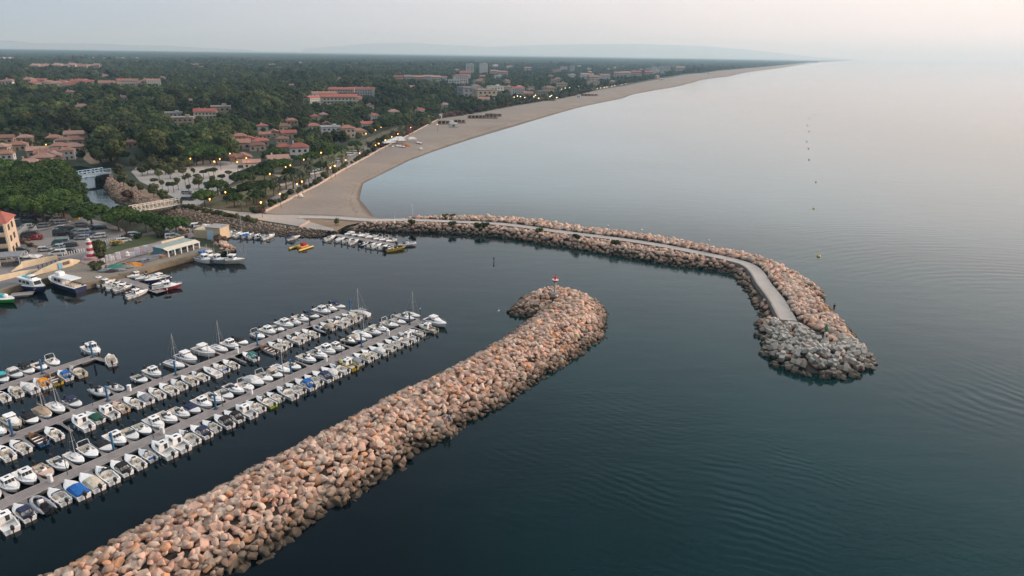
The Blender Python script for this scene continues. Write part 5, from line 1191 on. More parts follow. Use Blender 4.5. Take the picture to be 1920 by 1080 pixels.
# ---- apartment building and awning at the left edge
creamw = mat('warm_cream_render', (.58, .46, .33), (.50, .395, .285), .5, .9)
v0, v1 = P(-30, 470, ZL), P(30, 484, ZL)
t = thing('apartment_building', 'warm cream harbour apartment building with red roof and arched balconies', 'building', (P(-12, 486, ZL).x, P(-12, 486, ZL).y, ZL), R(24))
m = MB(); m.box((0, 5, 5.2), (9.5, 11, 10.4)); m.build('wall', creamw, t)
m = MB(); m.add([(-5.4, -1.2, 10.4), (5.4, -1.2, 10.4), (5.4, 11, 10.4), (-5.4, 11, 10.4), (-3.2, 5, 13.0), (3.2, 5, 13.0)], [(0, 1, 5, 4), (1, 2, 5), (2, 3, 4, 5), (3, 0, 4), (3, 2, 1, 0)]); m.build('roof', TILE['red'], t)
m = MB(); m.box((-3.5, 8, 13), (5, 6, 4)); m.build('upper_storey', creamw, t)
m = MB(); m.add([(-6.4, 4.6, 15), (-.6, 4.6, 15), (-.6, 11.4, 15), (-6.4, 11.4, 15), (-3.5, 8, 16.8)], [(0, 1, 4), (1, 2, 4), (2, 3, 4), (3, 0, 4), (3, 2, 1, 0)]); m.build('upper_roof', TILE['red'], t)
for f in range(3):
    for k in range(3):
        x = -3.1 + k * 3.1; z = .4 + f * 3.3
        m = MB(); m.box((x, -.55, z + 1.5), (2.2, .25, 2.3)); m.build('balcony_opening', winm, t)
        m = MB(); m.box((x, -1.2, z + .05), (3.0, 1.4, .2)); m.box((x, -1.85, z + .55), (2.9, .12, .9)); m.build('balcony', creamw, t)
    for k in range(2):
        m = MB(); m.box((4.78, 2.5 + k * 4, 2 + f * 3.3), (.12, 1.6, 1.7)); m.build('window', winm, t)
for x in (-4.6, -1.55, 1.55, 4.6):
    m = MB(); m.box((x, -1.5, 5.2), (.4, .5, 10.2)); m.build('pilaster', mat('pale_trim', (.70, .60, .45), (.62, .53, .4), 1, .9), t)
p = P(8, 497, ZL); t = thing('restaurant_terrace', 'dark flat awning over the restaurant terrace at the left edge', 'awning', (p.x, p.y, ZL), R(20))
m = MB(); m.rbox((0, 0, 3.0), (10, 6, .25), .1); m.build('awning', cloth('grey'), t)
m = MB(); [m.box((x, y, 1.5), (.16, .16, 3.0)) for x in (-4.6, 0, 4.6) for y in (-2.7, 2.7)]; m.build('posts', MATS['white_paint'], t)
for k in range(3): m = MB(); m.lathe([(.05, 0), (.05, .72), (.5, .73), (.5, .78)], (-3 + k * 3, -1.5, 0), 10); m.build('table', frm, t)
for k, x in enumerate((6.2, 8.0)):
    t2 = thing('parasol', ['white square parasol nearer the terrace awning', 'white square parasol farther from the terrace awning'][k], 'parasol', (p.x + x, p.y + 1.8, ZL)); m = MB(); m.tube([(0, 0, 0), (0, 0, 2.7)], .05, 6); m.build('pole', MATS['white_paint'], t2)
    m = MB(); m.add([(-1.3, -1.3, 2.2), (1.3, -1.3, 2.2), (1.3, 1.3, 2.2), (-1.3, 1.3, 2.2), (0, 0, 2.75), (-1.3, -1.3, 2.0), (1.3, -1.3, 2.0), (1.3, 1.3, 2.0), (-1.3, 1.3, 2.0)], [(0, 1, 4), (1, 2, 4), (2, 3, 4), (3, 0, 4), (5, 6, 1, 0), (6, 7, 2, 1), (7, 8, 3, 2), (8, 5, 0, 3)]); m.build('canopy', cloth('white'), t2)

# ---- cream walls of the quay ramps
def wall(name, label, pts, m_, th=.35):
    """pts: (px, py of the foot, height)"""
    w = [(P(a, b, ZL), h) for a, b, h in pts]; mb = MB(); n = len(w); L, Rr = [], []
    for i, (p_, h) in enumerate(w):
        d_ = (w[min(i + 1, n - 1)][0] - w[max(i - 1, 0)][0]).normalized(); nn = Vector((-d_.y, d_.x, 0)) * th / 2
        L.append([tuple(p_ + nn + Vector((0, 0, -.3))), tuple(p_ - nn + Vector((0, 0, -.3))), tuple(p_ - nn + Vector((0, 0, h))), tuple(p_ + nn + Vector((0, 0, h)))])
    mb.loft(L); o_ = mb.build(name, m_); tag(o_, label, 'wall'); return o_
cw = mat('quay_wall_render', (.66, .54, .37), (.57, .46, .315), .5, .9)
wall('quay_wall', 'long cream wall stepping up along the car park edge', [(21, 510, .15), (41, 503.5, 1.3), (42, 503, 1.9), (80, 494, 1.7), (108, 486, 1.2)], cw)
w2 = wall('quay_wall', 'cream wall with two posters behind the blue passenger boat', [(47, 523, .1), (80, 512.5, 1.3), (112, 505, 2.3), (134, 499, 2.2), (149, 491, .6)], cw, .4)
wall('quay_wall', 'cream wall ending in a slope near the white passenger boat', [(-40, 536.5, 1.6), (0, 527.5, 1.6), (40, 517, 1.3), (71, 507, .5)], cw)
a_, b_ = P(112, 505, ZL), P(134, 499, ZL); dv = (b_ - a_).normalized(); nv = Vector((dv.y, -dv.x, 0))
for k, (f, c, wd, hg, zc, nm) in enumerate([(.05, (.20, .45, .62), 1.1, 1.7, 1.0, 'blue and white information panel on the cream quay wall'), (.58, (.16, .11, .085), 1.9, .9, 1.35, 'dark brown framed panel on the cream quay wall')]):
    pp = a_.lerp(b_, f) + nv * .27; m = MB(); m.box((0, 0, zc), (wd, .10, hg)); o = m.build('wall_panel', mat(f'panel_paint_{"blue" if k == 0 else "brown"}', c, tuple(x * .7 for x in c), 2, .6)); o.location = (pp.x, pp.y, ZL); o.rotation_euler = (0, 0, math.atan2(dv.y, dv.x)); tag(o, nm, 'panel')
wall('car_park_divider', 'pale low wall dividing the upper and lower car parks', [(70, 435, .6), (110, 425.5, .6), (145, 419.5, .6)], mat('pale_kerb', (.45, .38, .31), (.38, .32, .265), .6, .9), .5)
wall('car_park_divider', 'pale low wall along the canal side of the car park', [(70, 404, .6), (94, 410, .6), (140, 421, .6), (190, 428, .5), (228, 433, .5)], MATS['pale_kerb'], .4)
wall('retaining_wall', 'brown retaining wall below the apartment building ramp', [(34, 452, .9), (60, 462, .9), (90, 470, .8), (118, 470, .4)], mat('brown_stone', (.26, .185, .125), (.20, .14, .10), .8, .95), .5)
for k, (a, b, c) in enumerate([((32, 437), (51, 429), (54, 437)), ((54, 438), (69, 432), (73, 440))]):
    pa, pb, pc = P(*a, ZL), P(*b, ZL), P(*c, ZL); m = MB(); m.add([tuple(pa + Vector((0, 0, .3))), tuple(pb + Vector((0, 0, 1.9))), tuple(pc + Vector((0, 0, 1.6))), (pa.x + 1.5, pa.y - 3.0, ZL + .1), tuple(pa - Vector((0, 0, .2))), tuple(pb - Vector((0, 0, .2))), tuple(pc - Vector((0, 0, .2))), (pa.x + 1.5, pa.y - 3.0, ZL - .2)], [(0, 1, 2, 3), (4, 7, 6, 5), (0, 4, 5, 1), (1, 5, 6, 2), (2, 6, 7, 3), (3, 7, 4, 0)])
    tag(m.build('ramp_cover', MATS['pale_kerb']), ['sloping pale ramp roof nearer the apartment building', 'sloping pale ramp roof farther from the apartment building'][k], 'ramp')
wall('sea_wall', 'low cream wall between the beach and the promenade', [(494, 399.5, .8), (531, 381.5, .8), (569, 361.6, .8), (596, 348.5, .8), (639.5, 321.6, .8), (689.5, 294.6, .8), (714.5, 279.7, .7), (754, 260, .6), (791, 240.2, .6), (824, 222.3, .6)], mat('sea_wall_stone', (.48, .38, .31), (.40, .315, .255), .5, .9), .55)
wall('ramp_wall', 'short pale wall beside the slipway ramp', [(561, 428, .8), (580, 417, .8)], MATS['sea_wall_stone'], .4)
# bollards
for i in range(12):
    f = i / 11; p = P(117 + 50 * f, 480 - 10 * f, ZL); o_ = MB(); o_.lathe([(.13, 0), (.13, .8), (.16, .82), (.1, 1.0)], n=8); b = o_.build('bollard', MATS['white_paint']); b.location = (p.x, p.y, ZL + .02)
    tag(b, f'white bollard, {ordw(12 - i)} west of the striped lighthouse', 'bollard', 'white bollards along the car park')
for i in range(9):
    f = i / 8; p = P(194 + 33 * f, 457 - 11 * f, ZL); o_ = MB(); o_.lathe([(.13, 0), (.13, .8), (.16, .82), (.1, 1.0)], n=8); b = o_.build('bollard', MATS['white_paint']); b.location = (p.x, p.y, ZL + .02)
    tag(b, f'white bollard, {ordw(i + 1)} east of the striped lighthouse', 'bollard', 'white bollards along the car park')
for i in range(6):
    p = P(72 + i * 8.2, 503.5 - i * 2.7, ZL); o_ = MB(); o_.lathe([(.12, 0), (.12, .7), (.05, .9)], n=8); b = o_.build('bollard', dk); b.location = (p.x, p.y, ZL + .06); tag(b, f'dark bollard on the quay road, {ordw(i + 1)} from the boats', 'bollard', 'dark bollards on the quay road')

# ---- red and white lighthouse on the quay
p = P(172, 486, ZL); t = thing('lighthouse', 'small red and white banded lighthouse on a pink round plinth', 'lighthouse', (p.x, p.y, ZL)); t.scale = (.66, .66, .64)
lr, lw = mat('lighthouse_red', (.52, .045, .06), (.43, .035, .05), 1.5, .6), mat('lighthouse_white', (.70, .68, .66), (.62, .6, .58), 1.5, .6)
m = MB(); m.lathe([(2.9, 0), (2.9, 1.35), (2.75, 1.45), (0.1, 1.46)], n=20); m.build('plinth', mat('plinth_pink', (.46, .33, .31), (.40, .29, .27), .8, .9), t)
z = 1.45; rr0 = 1.75
for i in range(5):
    h = 1.35; r0, r1 = rr0 - i * .17, rr0 - (i + 1) * .17 + .04
    m = MB(); m.lathe([(r0, z), (r0, z + .1), (r1, z + h), (r1 - .1, z + h)], n=20); m.build('red_band' if i % 2 == 0 else 'white_band', lr if i % 2 == 0 else lw, t); z += h
m = MB(); m.lathe([(1.05, z), (1.25, z + .1), (1.25, z + .25), (.75, z + .3), (.72, z + 1.2), (.8, z + 1.25), (.1, z + 1.75)], n=16); m.build('lantern_room', lw, t)
m = MB(); m.lathe([(.1, z + 1.75), (.12, z + 2.0), (.03, z + 2.15)], n=8); m.build('finial', lr, t)

# ---- white upright letter-like blocks on the pink pavement (seen edge-on)
lm_ = mat('block_white', (.74, .73, .72), (.68, .67, .66), 1, .6)
BL = [(194, 494, 'low', 'leftmost low white block in the row of pavement sculptures'), (205, 491, 'pair', 'tall white twin-slab block near the lighthouse end'), (212, 489, 'low', 'low white block between two tall ones'), (222, 487, 'tall', 'tall white block with red inner edge mid row'), (240, 483, 'knot', 'white block like two stacked diamonds'), (248, 481, 'step', 'low wide white block beside the tall one'), (258, 478.5, 'tall', 'tall white block third from the pavilion end'), (274.5, 474, 'tall2', 'tall white block nearest the blue pavilion')]
for px, py, k, lab in BL:
    p = P(px, py, ZL); o = MB()
    if k == 'low': o.box((0, 0, .95), (1.1, .6, 1.9))
    elif k == 'pair': o.box((-.55, 0, 1.45), (.75, .6, 2.9)); o.box((.55, 0, 1.5), (.75, .6, 3.0)); o.box((0, .1, .5), (.5, .4, .5))
    elif k == 'knot': o.lathe([(.1, 0), (.95, .75), (.55, 1.5), (.8, 2.0), (.1, 2.8)], n=6); o.box((.1, 0, .4), (1.2, .6, .8))
    elif k == 'step': o.box((-.2, 0, .8), (1.5, .6, 1.6)); o.box((.85, 0, .9), (.55, .6, 1.8))
    elif k == 'tall': o.box((.2, 0, 1.6), (1.35, .6, 3.2)); o.box((-.62, 0, 2.8), (.35, .5, .5)); o.box((-.62, 0, 1.5), (.3, .5, .4))
    else: o.box((.2, 0, 1.6), (1.3, .6, 3.2)); o.box((-.7, 0, 2.9), (.5, .5, .5)); o.box((-.62, 0, .5), (.35, .5, .8))
    b = o.build('sculpture_block', lm_); b.location = (p.x, p.y, ZL + .16); b.scale = (.74, .8, .66); b.rotation_euler = (0, 0, R(22)); tag(b, lab, 'sculpture', 'white sculpture blocks on the pink pavement')

# ---- blue and white quay pavilion with the beige shed
p0, p1 = P(322, 482, ZL), P(378, 466, ZL); rz = math.atan2(p1.y - p0.y, p1.x - p0.x); Lp = (p1 - p0).length
t = thing('fish_pavilion', 'long blue fish market pavilion with pale green roof and white posts', 'pavilion', (p0.x, p0.y, ZL), rz); t.scale = (1.0, .62, .76)
blue = mat('pavilion_blue', (.13, .27, .34), (.10, .22, .29), .8, .8)
m = MB(); m.box((Lp / 2 - 1, 7.5, 1.7), (Lp, 6.0, 3.4)); m.build('wall', blue, t)
m = MB(); m.box((Lp / 2 - 1, 7.3, 3.5), (Lp + .8, 7.2, .25)); m.build('roof', mat('roof_green', (.30, .36, .33), (.23, .28, .26), .6, .9), t)
m = MB(); m.loft([[(-1, .3, 2.6), (-1, 3.9, 3.3), (-1, 3.9, 3.45), (-1, .3, 2.75)], [(Lp, .3, 2.6), (Lp, 3.9, 3.3), (Lp, 3.9, 3.45), (Lp, .3, 2.75)]]); m.build('canopy', mat('canopy_cream', (.62, .58, .48), (.54, .50, .41), .8, .8), t)
for k in range(6): m = MB(); m.box((-.6 + k * (Lp + .2) / 5, .6, 1.3), (.32, .32, 2.6)); m.build('post', MATS['white_paint'], t)
for k in range(4): m = MB(); m.box((1.2 + k * Lp / 4, 4.42, 1.4), (Lp / 6, .12, 2.2)); m.build('doorway', winm, t)
m = MB(); m.box((Lp / 2 + 1, 10.9, 3.9), (Lp * .75, .35, .9)); m.build('parapet', cw, t)
p = P(401, 450, ZL); t = thing('shed', 'beige flat-roofed shed with pale blue door at the quay end', 'shed', (p.x, p.y, ZL), R(-12))
m = MB(); m.box((0, 2.5, 2.0), (5.2, 5.0, 4.0)); m.build('wall', mat('shed_render', (.60, .47, .31), (.52, .40, .27), .6, .9), t)
m = MB(); m.box((0, 2.5, 4.08), (5.5, 5.3, .2)); m.build('roof', flatroof, t)
m = MB(); m.box((-1.0, -.05, 1.6), (2.2, .12, 3.0)); m.build('door', mat('door_pale', (.50, .62, .68), (.43, .55, .61), 1, .6), t)
m = MB(); m.box((-5.2, 3.2, 1.4), (5.2, 4.6, 2.8)); m.build('annex', MATS['shed_render'], t)
# tables, nets and gear on the fishing quay
wall('quay_parapet', 'cream low wall with benches behind the net quay', [(280, 479, 1.0), (303, 471.5, 1.0)], cw, .5)
wall('quay_parapet', 'beige block wall at the lighthouse end of the net quay', [(178, 505, 1.3), (192, 507, 1.3), (205, 501, 1.2)], mat('block_grey', (.33, .28, .24), (.26, .22, .19), .8, .95), .4)
netc = [('net_pile', 'blue', 'heap of blue netting'), ('net_pile', 'green', 'long heap of green netting'), ('net_pile', 'grey', 'heap of grey netting'), ('net_pile', 'orange', 'heap of rust coloured netting'), ('net_pile', 'black', 'heap of dark netting')]
NP = [(203, 503, 1, 1.5), (214, 503.5, 0, 0), (219, 503, 2, 2.2), (230, 500, 5, 1.6), (237, 503, 3, 1.7), (243, 497, 5, 1.5), (250, 499, 4, 2.0), (258, 493, 1, 1.8), (268, 490, 3, 1.9), (276, 487, 1, 1.7), (284, 487, 3, 1.8), (291, 483, 1, 1.6), (299, 482, 4, 1.4), (200, 509, 3, 1.6), (210, 510, 5, 1.4), (222, 508, 3, 1.5), (306, 480, 3, 1.3)]
cnt = {}
for px, py, c, s in NP:
    if not c: continue
    cn = netc[c - 1][1]; p = P(px, py, ZL); o = MB(); rg = random.Random(px); rings = []
    for z, f in ((0, 1.0), (.35, .95), (.7, .7), (.95, .25)):
        rings.append([(s * f * math.cos(k * .6283) * rg.uniform(.8, 1.25) * 1.3, s * f * math.sin(k * .6283) * rg.uniform(.75, 1.2) * .75, z * s * .5 * rg.uniform(.85, 1.15)) for k in range(10)])
    o.loft(rings, False, True); b = o.build('net_pile', {'blue': mat('net_blue', (.13, .17, .30), (.22, .22, .27), 2.5, .95), 'green': mat('net_green', (.02, .20, .14), (.05, .16, .10), 2.5, .95)}.get(cn) or mat('net_' + cn, tuple(x * .8 + .03 for x in CLOTH[cn]), tuple(x * .5 + .03 for x in CLOTH[cn]), 2.5, .95)); b.location = (p.x, p.y, ZL + .14); b.rotation_euler = (0, 0, R(22 + rg.uniform(-20, 20)))
    cnt[c] = cnt.get(c, 0) + 1; tag(b, f'{netc[c - 1][2]} on the fishing quay, {ordw(cnt[c])} of that colour from the lighthouse', 'fishing net', 'fishing nets heaped on the quay')
for i, (px, py) in enumerate([(265, 494), (276, 491), (287, 487), (296, 485)]):
    p = P(px, py, ZL); t = thing('net_rack', f'grey net-drying rack on the quay edge, {ordw(i + 1)} from the lighthouse', 'rack', (p.x, p.y, ZL + .13), R(22)); m = MB(); m.box((0, 0, .9), (2.8, 1.0, .08)); m.build('top', cloth('grey'), t)
    m = MB(); [m.box((x, y, .45), (.1, .1, .9)) for x in (-1.3, 1.3) for y in (-.4, .4)]; m.build('legs', steel, t)

# ---- bridges
def truss(name, label, cat, pa, pb, z, w, col, bays):
    a, b = Vector(pa), Vector(pb); L = (b - a).length; t = thing(name, label, cat, (a.x, a.y, z), math.atan2(b.y - a.y, b.x - a.x))
    m = MB(); m.box((L / 2, 0, 0), (L, w, .3)); m.build('deck', mat('bridge_deck', (.36, .33, .30), (.28, .26, .24), .8, .9), t)
    for s in (-1, 1):
        m = MB(); y = s * w / 2; m.box((L / 2, y, 2.0), (L, .26, .26)); m.box((L / 2, y, -.05), (L, .24, .45))
        for k in range(bays + 1): m.box((k * L / bays, y, 1.0), (.2, .2, 2.0))
        for k in range(bays):
            x0, x1 = k * L / bays, (k + 1) * L / bays; m.tube([(x0, y, .1), (x1, y, 1.95)] if k % 2 else [(x0, y, 1.95), (x1, y, .1)], .1, 4)
        m.build('truss_side', col, t)
    m = MB(); m.box((.5, 0, -1.8), (2.0, w + 1, 3.4)); m.box((L - .5, 0, -1.8), (2.0, w + 1, 3.4)); m.build('abutments', mat('abutment_stone', (.22, .19, .17), (.16, .14, .125), .6, .95), t)
ya, yb = P(246, 396, 3.2), P(334, 381, 3.2)
truss('footbridge', 'cream steel truss footbridge over the canal', 'footbridge', (ya.x, ya.y, 0), (yb.x, yb.y, 0), 3.0, 2.6, mat('bridge_cream', (.68, .62, .52), (.60, .54, .45), 1, .6), 12)
ya, yb = P(132, 333, 3.6), P(201, 323, 3.6)
truss('road_bridge', 'road bridge with pale blue railings farther up the canal', 'bridge', (ya.x, ya.y, 0), (yb.x, yb.y, 0), 3.6, 6.0, mat('bridge_blue', (.32, .48, .60), (.27, .42, .54), 1, .6), 9)

# ---- cars
CARC = {'white': (.62, .62, .61), 'silver': (.34, .36, .38), 'black': (.014, .015, .018), 'dark grey': (.05, .055, .06), 'blue': (.04, .10, .22), 'red': (.38, .02, .03), 'yellow': (.55, .30, .02), 'pale grey': (.45, .45, .44), 'green': (.03, .12, .10)}
def carm(n): return mat(n.replace(' ', '_') + '_car_paint', CARC[n], tuple(x * .92 for x in CARC[n]), 1, .28, .0, coat=.5)
tyre = mat('tyre_rubber', (.012, .012, .012), (.02, .02, .02), 6, .9); rim = mat('wheel_rim', (.35, .35, .36), (.28, .28, .29), 5, .4, .6); lampm = mat('headlamp_glass', (.6, .6, .58), (.5, .5, .5), 5, .2); tailm = mat('tail_lamp', (.3, .015, .015), (.25, .01, .01), 5, .3)
CP = {}
def car(kind):
    if kind in CP: return CP[kind]
    r = bpy.data.objects.new({'hatchback': 'parked_car', 'estate': 'parked_car', 'van': 'parked_van', 'offroader': 'parked_car'}[kind], None)
    L, w, h, hood = {'hatchback': (4.0, 1.74, 1.48, .62), 'estate': (4.6, 1.8, 1.5, .66), 'van': (5.0, 1.95, 2.0, .86), 'offroader': (4.6, 1.86, 1.75, .78)}[kind]
    b = L / 2; bel = h * .60
    prof = [(-b, .35), (-b, bel * .97), (-b + .05, bel), (b * .55, bel * .96), (b * .96, bel * .78), (b, bel * .6), (b, .35)]
    m = MB(); m.loft([[(x, s * w / 2 * (1 if .3 < z < bel * .9 else .95), z) for x, z in prof] for s in (-1, -.9, .9, 1)], True, True); bd = m.build('body', carm('white'), r)
    rf = {'hatchback': (-.46, -.40, .10, .40), 'estate': (-.49, -.44, .12, .42), 'van': (-.495, -.47, .24, .46), 'offroader': (-.49, -.46, .12, .38)}[kind]
    m = MB(); x = [q_ * L for q_ in rf]; wi, wo = w * .40, w * .47
    m.loft([[(x[0], -wo, bel - .02), (x[3], -wo, bel - .02), (x[3], wo, bel - .02), (x[0], wo, bel - .02)], [(x[1], -wi, h - .06), (x[2], -wi, h - .06), (x[2], wi, h - .06), (x[1], wi, h - .06)]]); m.build('windows', glass, r)
    m = MB(); m.rbox(((x[1] + x[2]) / 2, 0, h - .04), (x[2] - x[1] + .06, wi * 2 + .06, .10), .06)
    for s in (-1, 1):
        for k in range(2): m.tube([(x[0] + (x[2] - x[0]) * (.08 + .42 * k), s * wo, bel), (x[1] + (x[2] - x[1]) * (.08 + .42 * k), s * (wi + .01), h - .08)], .045, 4)
        m.tube([(x[3], s * wo, bel), (x[2], s * wi, h - .06)], .05, 4); m.tube([(x[0], s * wo, bel), (x[1], s * wi, h - .06)], .07, 4)
    m.build('roof', carm('white'), r)
    for sx in (-.31, .31):
        for s in (-1, 1):
            m = MB(); m.tube([(sx * L, s * (w / 2 - .2), .33), (sx * L, s * (w / 2 + .01), .33)], .33, 12); wh = m.build('wheel', tyre, r)
            m = MB(); m.tube([(sx * L, s * (w / 2 - .1), .33), (sx * L, s * (w / 2 + .025), .33)], .2, 8); m.build('rim', rim, wh)
    for s in (-1, 1):
        m = MB(); m.box((b * .975, s * w * .36, bel * .68), (.12, .32, .16)); m.build('headlight', lampm, r)
        m = MB(); m.box((-b + .0, s * w * .40, bel * .80), (.10, .2, .26)); m.build('tail_light', tailm, r)
    m = MB(); m.box((b - .02, 0, .42), (.12, w * .8, .2)); m.box((-b + .02, 0, .42), (.12, w * .8, .2)); m.build('bumpers', dk, r)
    CP[kind] = r; return r
def put_car(kind, px, py, col, yaw, z=ZL + .05):
    p = P(px, py, ZL + .6); o = clone(car(kind)); o.location = (p.x, p.y, z); o.rotation_euler = (0, 0, R(yaw))
    for part in ('body', 'roof'): recolour(o, part, carm(col))
    return o, p, kind, col
CARS = [(250, 255, 'estate', 'silver'), (285, 265, 'hatchback', 'black'), (450, 290, 'hatchback', 'dark grey'), (512, 297, 'offroader', 'white'), (565, 320, 'estate', 'white'), (735, 340, 'estate', 'silver'), (265, 320, 'van', 'black'), (150, 295, 'hatchback', 'black'), (150, 316, 'estate', 'silver'), (165, 342, 'estate', 'dark grey'), (240, 358, 'hatchback', 'white'), (380, 350, 'estate', 'silver'),
        (55, 238, 'hatchback', 'silver'), (97, 240, 'hatchback', 'black'), (145, 236, 'hatchback', 'dark grey'), (535, 372, 'hatchback', 'white'), (602, 381, 'estate', 'dark grey'), (558, 425, 'van', 'black'), (690, 405, 'estate', 'silver'), (742, 413, 'offroader', 'pale grey'), (685, 450, 'estate', 'dark grey'), (740, 458, 'estate', 'silver'), (825, 432, 'hatchback', 'blue'), (885, 445, 'estate', 'white'), (840, 363, 'hatchback', 'pale grey'), (903, 368, 'estate', 'black'),
        (262, 441, 'van', 'dark grey'), (320, 461, 'hatchback', 'red'), (548, 508, 'van', 'green'), (516, 543, 'hatchback', 'silver'), (628, 524, 'estate', 'dark grey'), (180, 577, 'offroader', 'black'), (402, 565, 'hatchback', 'pale grey'), (175, 612, 'hatchback', 'white'), (520, 600, 'offroader', 'white'), (625, 580, 'hatchback', 'black'), (195, 655, 'hatchback', 'white'), (265, 655, 'estate', 'white'), (322, 643, 'hatchback', 'silver'),
        (1052, 510, 'hatchback', 'yellow'), (1110, 485, 'estate', 'white'), (1205, 430, 'hatchback', 'white'), (1488, 435, 'van', 'black'), (1555, 450, 'offroader', 'white'), (1622, 468, 'estate', 'black')]
recs = []
for x, y, k, c in CARS:
    px, py = x / 4.8, y / 4.8 + 350; recs.append(put_car(k, px, py, c, random.choice([0, 180]) + 24 + random.uniform(-4, 4) if x < 1000 or x > 1150 else 40))
for px, py, k, c, yw in [(351, 361, 'estate', 'silver', 5), (349.5, 372.6, 'hatchback', 'black', 10), (360.5, 372, 'hatchback', 'dark grey', 95), (454, 313, 'hatchback', 'dark grey', 10), (392, 344.5, 'estate', 'green', 5), (574, 328, 'hatchback', 'dark grey', 45), (596, 323.5, 'van', 'white', 45), (587, 325.5, 'van', 'white', 45), (635, 301.5, 'van', 'white', 40), (657, 290.5, 'van', 'white', 40), (666, 287, 'van', 'white', 42), (540, 336, 'hatchback', 'black', 40), (527, 341, 'estate', 'dark grey', 40), (512, 347, 'hatchback', 'silver', 40)]:
    recs.append(put_car(k, px, py, c, yw))
LH = P(172, 486, ZL); bk = {}
for o, p, k, c in recs: bk.setdefault((c, k), []).append(((Vector((p.x, p.y, 0)) - Vector((LH.x, LH.y, 0))).length, o))
for (c, k), l in bk.items():
    l.sort(key=lambda q_: q_[0])
    for i, (dist, o) in enumerate(l):
        tag(o, f'{c} {k}, {"the only one parked on the quays" if len(l) == 1 else (ordw(i + 1) + " nearest of its kind to the striped lighthouse")}', 'van' if k == 'van' else 'car', 'cars parked round the harbour')
p = P(144, 411, ZL); t = thing('recycling_container', 'yellow container under the pines at the car park edge', 'container', (p.x, p.y, ZL), R(20)); m = MB(); m.rbox((0, 0, .8), (1.8, 1.4, 1.6), .15); m.build('bin', hullm('yellow'), t); m = MB(); m.rbox((0, 0, 1.68), (1.9, 1.5, .2), .1); m.build('lid', hullm('yellow'), t)

# ---- street lamps (lit)
glow = mat('sodium_lamp', (.9, .5, .15), rough=.4, emit=(1.0, .42, .07), estr=5.5)
glow2 = mat('warm_white_lamp', (.9, .8, .6), rough=.4, emit=(1.0, .74, .42), estr=6.0)
lp = {}
def lamp(px, py, lab, h=5.5, white=False, size=1.0, light=0):
    key = (h, white, size)
    if key not in lp:
        r = bpy.data.objects.new('street_lamp', None); m = MB(); m.tube([(0, 0, 0), (0, 0, h)], [.10, .06], 6); m.build('pole', dk, r)
        m = MB(); m.lathe([(.04, h - .1), (.34 * size, h + .15), (.38 * size, h + .4), (.05, h + .62)], n=10); m.build('lit_globe', glow2 if white else glow, r)
        m = MB(); m.lathe([(.42 * size, h + .5), (.36 * size, h + .66), (.04, h + .8)], n=10); m.build('hood', dk, r)
        lp[key] = r
    p = P(px, py, ZL + h + .3); o = clone(lp[key]); o.location = (p.x, p.y, ZL); tag(o, lab, 'street lamp', 'lit street lamps')
    if light:
        ld = bpy.data.lights.new('lamp_light', 'POINT'); ld.energy = light; ld.color = (1, .55, .2); ld.shadow_soft_size = .4; lo_ = bpy.data.objects.new('lamp_light', ld); COL.objects.link(lo_); lo_.parent = o; lo_.location = (0, 0, h - .4)
NEARL = [(489, 379), (393, 373), (422.5, 360), (524.5, 363), (557, 344.7), (566, 340), (451, 348), (506, 325.5), (602, 286), (544.5, 309.5), (535.6, 312.7), (627.5, 310.5), (619.5, 314), (648, 300), (674, 287), (704, 272), (710, 269), (722.5, 262.5), (734.5, 256.5), (746, 251), (770, 239), (714.5, 238.5), (704, 243.5), (686, 250.5), (569.6, 299), (461.7, 296), (444.5, 303.5), (431, 287.6), (412, 298), (401.6, 302.5), (357, 297), (88, 265), (86, 271), (91, 262), (336, 243), (820, 233)]
BIG = {(489, 379): 1.5, (602, 286): 1.6, (627.5, 310.5): 1.7, (710, 269): 1.9, (722.5, 262.5): 1.8, (401.6, 302.5): 1.4, (686, 250.5): 1.5, (566, 340): 1.3, (770, 239): 1.4, (734.5, 256.5): 1.4, (746, 251): 1.4}
J0 = P(627, 430, ZL)
lst = sorted(NEARL, key=lambda q_: (P(*q_, 7) - J0).length)
for i, q_ in enumerate(lst): lamp(*q_, f'lit amber street lamp, {ordw(i + 1)} nearest to the root of the long breakwater', 5.5, False, BIG.get(q_, 1.0) * .58, 260 if i < 22 else 0)
FARL = [(964, 182), (970, 180), (976, 181), (984, 183), (1001, 181.5), (1004, 178.5), (1010, 184), (1031, 181), (1034, 179), (1044, 183), (1053, 167), (1060, 165), (1068, 164), (1085, 161.5), (1090, 160.5), (1120, 166), (1126, 165), (1133, 164), (1138, 163), (1147, 161.5), (1153, 160.5), (1166, 158.5), (1173, 157), (1122, 155.5), (1130, 155), (1138, 125), (1143, 124), (1150, 120), (1155, 120), (1091, 117)]
FARL.sort()
for i, q_ in enumerate(FARL): lamp(*q_, f'lit warm white lamp on the distant seafront, {ordw(i + 1)} from the left', 6.0, True, 1.6 if q_[1] > 176 else 1.4)
VF = [(1413, 109.5), (1424, 110.5), (1437, 110), (1452, 110.2), (1461, 110), (1468, 111), (1478, 111), (1491, 110.5), (1497, 110.5)]
for i, q_ in enumerate(VF): lamp(q_[0], q_[1] + 3.0, f'bright lamp at the far end of the coast, {ordw(i + 1)} from the left', 8.0, True, 9)

